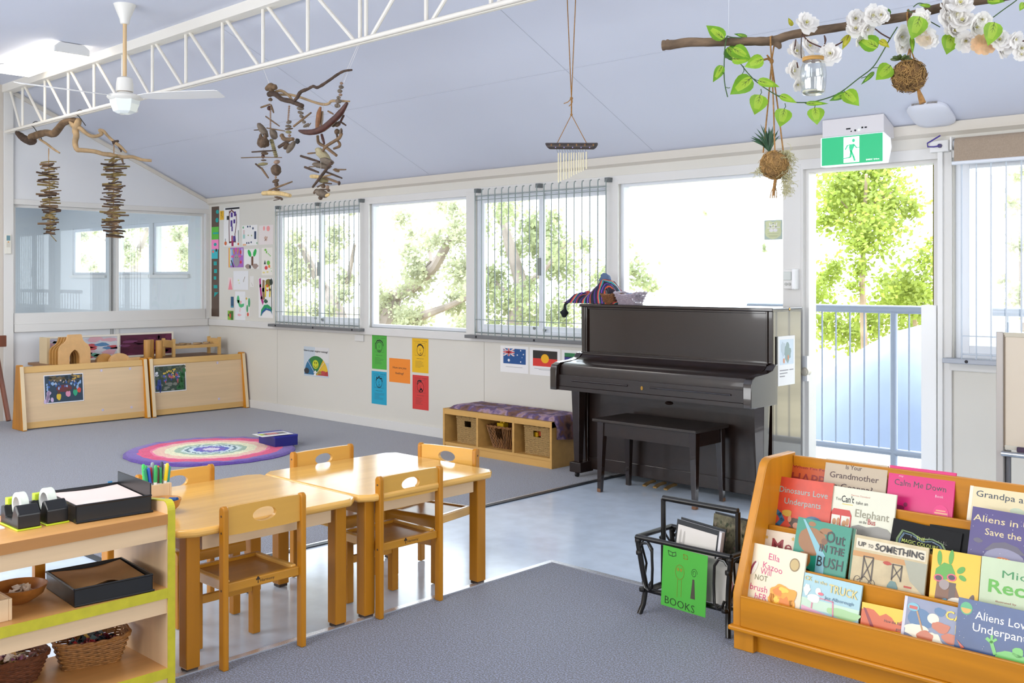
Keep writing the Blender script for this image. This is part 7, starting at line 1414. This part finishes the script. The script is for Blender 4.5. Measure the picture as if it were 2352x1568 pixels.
FL_ = [(965, 150, 78), (900, 335, 66), (985, 300, 66), (1130, 340, 76), (880, 455, 66), (910, 535, 46), (1280, 115, 66), (1385, 105, 70), (1450, 92, 55), (1285, 190, 66), (1350, 185, 58), (1565, 230, 70), (1575, 290, 52), (1700, 130, 66), (1740, 240, 66), (1850, 60, 78), (1945, 30, 82), (1870, 130, 80), (1960, 140, 78), (1900, 210, 66), (2035, 170, 70), (2085, 120, 55), (1985, 255, 66), (2195, 255, 66), (2260, 280, 62), (2335, 305, 60), (2205, 325, 46), (1925, 95, 70), (2290, 245, 50), (1300, 255, 40), (1640, 190, 46), (2340, 350, 46)]
base_ = WL[gb.name]
for i, (u, v, r) in enumerate(FL_):
    p = GP(u, v, -.03 if v < 260 else -.01); o = bpy.data.objects.new('blossom', fm[i % 3]); COL.objects.link(o); o.parent = gb; o.location = p-base_; o.scale = (r*GM,)*3
    n_ = (-FWD+RGT*rnd.uniform(-.7, .7)+Vector((0, 0, rnd.uniform(-.6, .5)))).normalized(); o.rotation_euler = n_.to_track_quat('Z', 'Y').to_euler(); WL[o.name] = p
SB = M('dark_red_stem', '4a2a20', .6)
for L_ in ([(945, 215), (990, 265), (1070, 300)], [(905, 250), (898, 315)], [(1085, 225), (1095, 255), (1080, 300)], [(1405, 180), (1450, 215), (1505, 245)], [(1925, 110), (1960, 175), (2050, 245)], [(2230, 285), (2300, 270), (2360, 258)], [(1895, 20), (1920, 70)], [(912, 395), (918, 430)], [(1155, 290), (1200, 265), (1240, 228)], [(2050, 245), (2120, 290), (2170, 285)]):
    b = MB(); b.tube(spl([GP(u, v, -.02) for u, v in L_], 4), .002, 6); b.build('stem', SB, gb, smooth=True)
for (u, v, rx, ry, hx) in ((2090, 285, 78, 62, 'e9c39a'), (1715, 248, 56, 46, 'e8d8c0')):
    b = MB(); c = GP(u, v, -.04)
    for k in range(9):
        a = 2*pi*k/9; t = c+RGT*(cos(a)*rx*GM)+Vector((0, 0, sin(a)*ry*GM))-FWD*.005; s_ = (RGT*-sin(a)+Vector((0, 0, cos(a))))*rx*GM*.42
        b.add([c, c.lerp(t, .6)-s_, t-s_*.4, t+s_*.4, c.lerp(t, .6)+s_], [(0, 1, 2, 3, 4)])
    b.build('dried_petals', M('dried_'+hx, hx, .7, trans=.4, n=(60., .15)), gb)
# glass jar lantern
jr = thing('jar_lantern', 'ribbed clear glass jar with a twine band hanging by a wire', 'lantern', GP(1018, 480, -.02)); jc = GP(1016, 600, -.02)
JG = glass('jar_glass', (.93, .95, .93), .45, .05); hj = (GP(1016, 355, -.02).z-jc.z)
prof = [(.050, 0), (.066, .02), (.070, .06), (.078, .3), (.081, .5), (.077, .68), (.066, .84), (.062, .88), (.063, 1.0)]
b = MB(); n = 72
for r, z in prof:
    for j in range(n): t = 2*pi*j/n; rr = r/.081*80*GM*(1+(.018*cos(24*t) if .03 < z < .85 else 0)); b.v.append(Vector((jc.x+rr*cos(t), jc.y+rr*sin(t), jc.z+z*hj)))
for i in range(len(prof)-1):
    for j in range(n): b.f.append((i*n+j, i*n+(j+1) % n, (i+1)*n+(j+1) % n, (i+1)*n+j)); b.m.append(0)
b.f.append(tuple(range(n))); b.m.append(0); jb_ = b.build('jar', JG, jr, smooth=True)
b = MB(); b.lathe([(62*GM, .865*hj), (67*GM, .87*hj), (67*GM, .965*hj), (62*GM, .97*hj)], jc, 36, cap=False); b.build('twine_band', M('twine_band', 'b58a4a', .85, n=((20, 20, 900), .3)), jb_, smooth=True)
b = MB(); b.lathe([(48*GM, .0), (58*GM, .012*hj), (50*GM, .03*hj)], jc, 36, cap=False); b.build('jar_base_ring', M('thick_glass', 'cfd6bf', .15), jb_, smooth=True)
b = MB(); b.lathe([(2*GM, .06*hj), (66*GM, .06*hj), (66*GM, .10*hj), (2*GM, .10*hj)], jc, 24, cap=False); b.build('jar_sand', M('pale_sand', 'e8e4d2', .9), jr)
b = MB(); b.tube(spl([GP(942, 375, -.02), GP(938, 320, -.02), GP(942, 230, -.02), GP(950, 200, 0)], 4), .0014, 6); b.build('wire_handle', C('4a3a32', .5), jr); b = MB(); b.tube([GP(1082, 375, -.02), GP(1095, 320, -.01), GP(1085, 225, 0)], .0014, 6); b.build('wire_handle', C('4a3a32', .5), jr)
# kokedama balls
MOSS = M('coir_ball', '8a6a40', .95, n=(70., .35, 6.), bump=(120., .9, .006)); FIB = M('coir_fibre', 'a8844e', .9, n=(60., .25)); PMOSS = M('pale_air_moss', 'd0cba0', .9, trans=.3)
def fibres(parent, c, R0, n, seed, mat=FIB, name='fibres', rad=.0007):
    rn = random.Random(seed); b = MB()
    for i in range(n):
        a = Vector((rn.gauss(0, 1), rn.gauss(0, 1), rn.gauss(0, 1))).normalized(); t = a.orthogonal().normalized(); t2 = a.cross(t); ph = rn.random()*6; L_ = rn.uniform(.5, 1.6); pts = []
        for k in range(7):
            an = ph+L_*k/6; pts.append(c+(t*cos(an)+t2*sin(an)+a*rn.uniform(-.1, .1)).normalized()*R0*(1.0+.05*rn.random()+(.12*abs(k-3)/3 if i % 5 == 0 else 0)))
        b.tube(pts, rad, 4)
    tag(b.build(name, mat, parent), kind='stuff')
def moss_tail(parent, u0, u1, v0, v1, n, seed, dd=0.):
    rn = random.Random(seed); b = MB()
    for i in range(n):
        u, v = rn.uniform(u0, u1), v0+(v1-v0)*rn.random()**1.4; p = GP(u, v, dd+rn.uniform(-.02, .02)); pts = [p]; d = Vector((rn.gauss(0, .5), rn.gauss(0, .5), -1)).normalized()
        for k in range(6): d = (d+Vector((rn.gauss(0, .7), rn.gauss(0, .7), rn.gauss(-.1, .5)))).normalized(); p = p+d*.0055; pts.append(p)
        b.tube(pts, .0006, 4)
    tag(b.build('hanging_moss', PMOSS, parent), kind='stuff')
k1 = thing('kokedama', 'round fibre kokedama ball with a spiky plant and pale moss, hung on three cords', 'hanging plant', GP(770, 1050)); c1 = GP(770, 1045); R1 = 88*GM*1.03
b = MB(); b.ell(c1, (R1, R1, R1*.97), 28, 20, jit=.06, seed=2.); mb_ = b.build('moss_ball', MOSS, k1, smooth=True); fibres(mb_, c1, R1, 150, 3)
for (u, v, dd) in ((698, 968, 0.), (772, 962, -.03), (826, 965, .01)):
    b = MB(); b.tube([GP(752, 395), GP((752+u)/2+2, (395+v)/2, dd*.5), GP(u, v, dd)], .0021, 7); b.build('cord', ROPE, k1)
b = MB(); b.tube([GP(750, 400), GP(765, 300, .01), GP(768, 290, .01)], .0022, 7); b.build('cord', ROPE, k1); b = MB(); b.tube([GP(752, 395), GP(746, 300, -.02), GP(745, 232, -.016), GP(755, 230, .015)], .0022, 7); b.build('cord', ROPE, k1)
b = MB(); b.ell(GP(752, 388), (.006, .006, .008), 8, 6); b.build('cord_knot', ROPE, k1); b = MB(); b.tube([GP(750, 388), GP(725, 372), GP(700, 380)], .0032, 6); b.tube([GP(750, 386), GP(735, 365), GP(722, 350)], .0028, 6); tag(b.build('cord_tail', ROPE, k1), kind='stuff')
b = MB(); b.tube([GP(778, 1122), GP(772, 1165), GP(762, 1240)], [.004, .005, .004], 7); ts_ = b.build('tassel', ROPE, k1)
for k in range(4): b = MB(); b.tube([GP(772, 1165), GP(748+12*k, 1220), GP(742+13*k, 1256)], [.0018, .0016, .0022], 5); b.build('tassel_strand', M('tassel_end', 'b9a284', .8), ts_)
SPK = M('spiky_leaf', '2f5236', .5, n=(40., .2), trans=.15); base = GP(738, 960)
for (u, v, w_) in ((615, 870, 7), (622, 860, 6), (640, 838, 8), (655, 812, 8), (680, 785, 7), (660, 890, 6), (620, 888, 5), (700, 800, 10), (716, 822, 11), (735, 800, 10), (748, 815, 10), (762, 795, 9), (770, 830, 8), (798, 818, 6), (804, 858, 6), (680, 850, 8), (725, 850, 12), (790, 840, 6)):
    t = GP(u, v, rnd.uniform(-.03, .03)); m = base.lerp(t, .55)+Vector((0, 0, .008)); sd = (t-base).cross(FWD).normalized()*w_*GM*.9; b = MB()
    b.add([base-sd*.7, base+sd*.7, m+sd, t, m-sd, (base+m)/2-FWD*.002], [(0, 5, 4), (0, 1, 5), (1, 2, 5), (5, 2, 3), (5, 3, 4)]); b.build('spike_leaf', SPK, k1)
b = MB(); b.tube([GP(742, 985), base], [.008, .006], 9); b.build('plant_neck', C('4a3228', .8), k1)
moss_tail(k1, 815, 872, 950, 1215, 260, 4); moss_tail(k1, 655, 690, 1060, 1090, 26, 5)
k2 = thing('kokedama', 'round fibre kokedama ball with a dark succulent, close under the hanging branch', 'hanging plant', GP(1620, 480)); c2 = GP(1622, 482); R2 = 100*GM*.98
b = MB(); b.ell(c2, (R2, R2, R2), 28, 20, jit=.07, seed=5.); b.build('moss_ball', M('coir_ball_dark', '6f5230', .95, n=(70., .4, 6.), bump=(120., .9, .006)), k2, smooth=True); fibres(k2, c2, R2, 170, 8); fibres(k2, c2, R2*1.02, 40, 9, C('55401f', .9))
for (u, v, dd) in ((1600, 400, -.02), (1665, 400, 0.), (1630, 392, .03)): b = MB(); b.tube([GP(1630, 300), GP(u, v, dd)], .002, 6); b.build('cord', ROPE, k2)
b = MB(); b.tube([GP(1630, 310), GP(1622, 230), GP(1612, 90, -.015), GP(1618, 62), GP(1628, 80, .016)], .0025, 7); b.build('cord', ROPE, k2)
b = MB(); b.tube([GP(1680, 565), GP(1695, 610), GP(1710, 655)], [.0035, .007, .009], 8); b.build('tassel', ROPE, k2)
SUC = [M('succulent_green', '4a5c2c', .5, n=(40., .2)), M('succulent_red', '5a2f2a', .5, n=(40., .2))]
sc_ = GP(1572, 375, -.02)
for k in range(15):
    a = 2.4*k; r = (62-k*2.4)*GM; up_ = .25+k*.05; d = (RGT*cos(a)+FWD*sin(a)*.8+Vector((0, 0, up_-.2))).normalized(); b = MB(); ax = d; R_ = Matrix((ax, ax.orthogonal().normalized(), ax.cross(ax.orthogonal().normalized()))).transposed()
    b.ell(sc_+d*r*.55, (r*.55, r*.26, r*.15), 8, 6, R_); b.build('succulent_leaf', SUC[1 if k > 10 else 0], k2, smooth=True)
import OpenImageIO as o,sys
b=o.ImageBuf('/workdir/render_main.png'); p=b.get_pixels(o.UINT8)
k=p.shape[1]/2352
for n,x,y in (('ceil',1000,200),('ceilR',1500,250),('flat',450,60),('wall',720,930),('wallR',2240,950),('leftw',100,800),('leftup',150,420),('carpF',800,990),('carpN',1000,1500),('carpN2',1300,1400),('vinyl',1250,1220),('ttop',560,1150),('ttop2',800,1080),('leg',440,1400),('chairback',580,1180),('piano',1550,760),('rackfront',1900,1520),('glassL',150,660),('mound',1950,900)):
    a=p[int((y-5)*k):int((y+5)*k)+1,int((x-5)*k):int((x+5)*k)+1,:3].mean((0,1)); print(n,a.round())
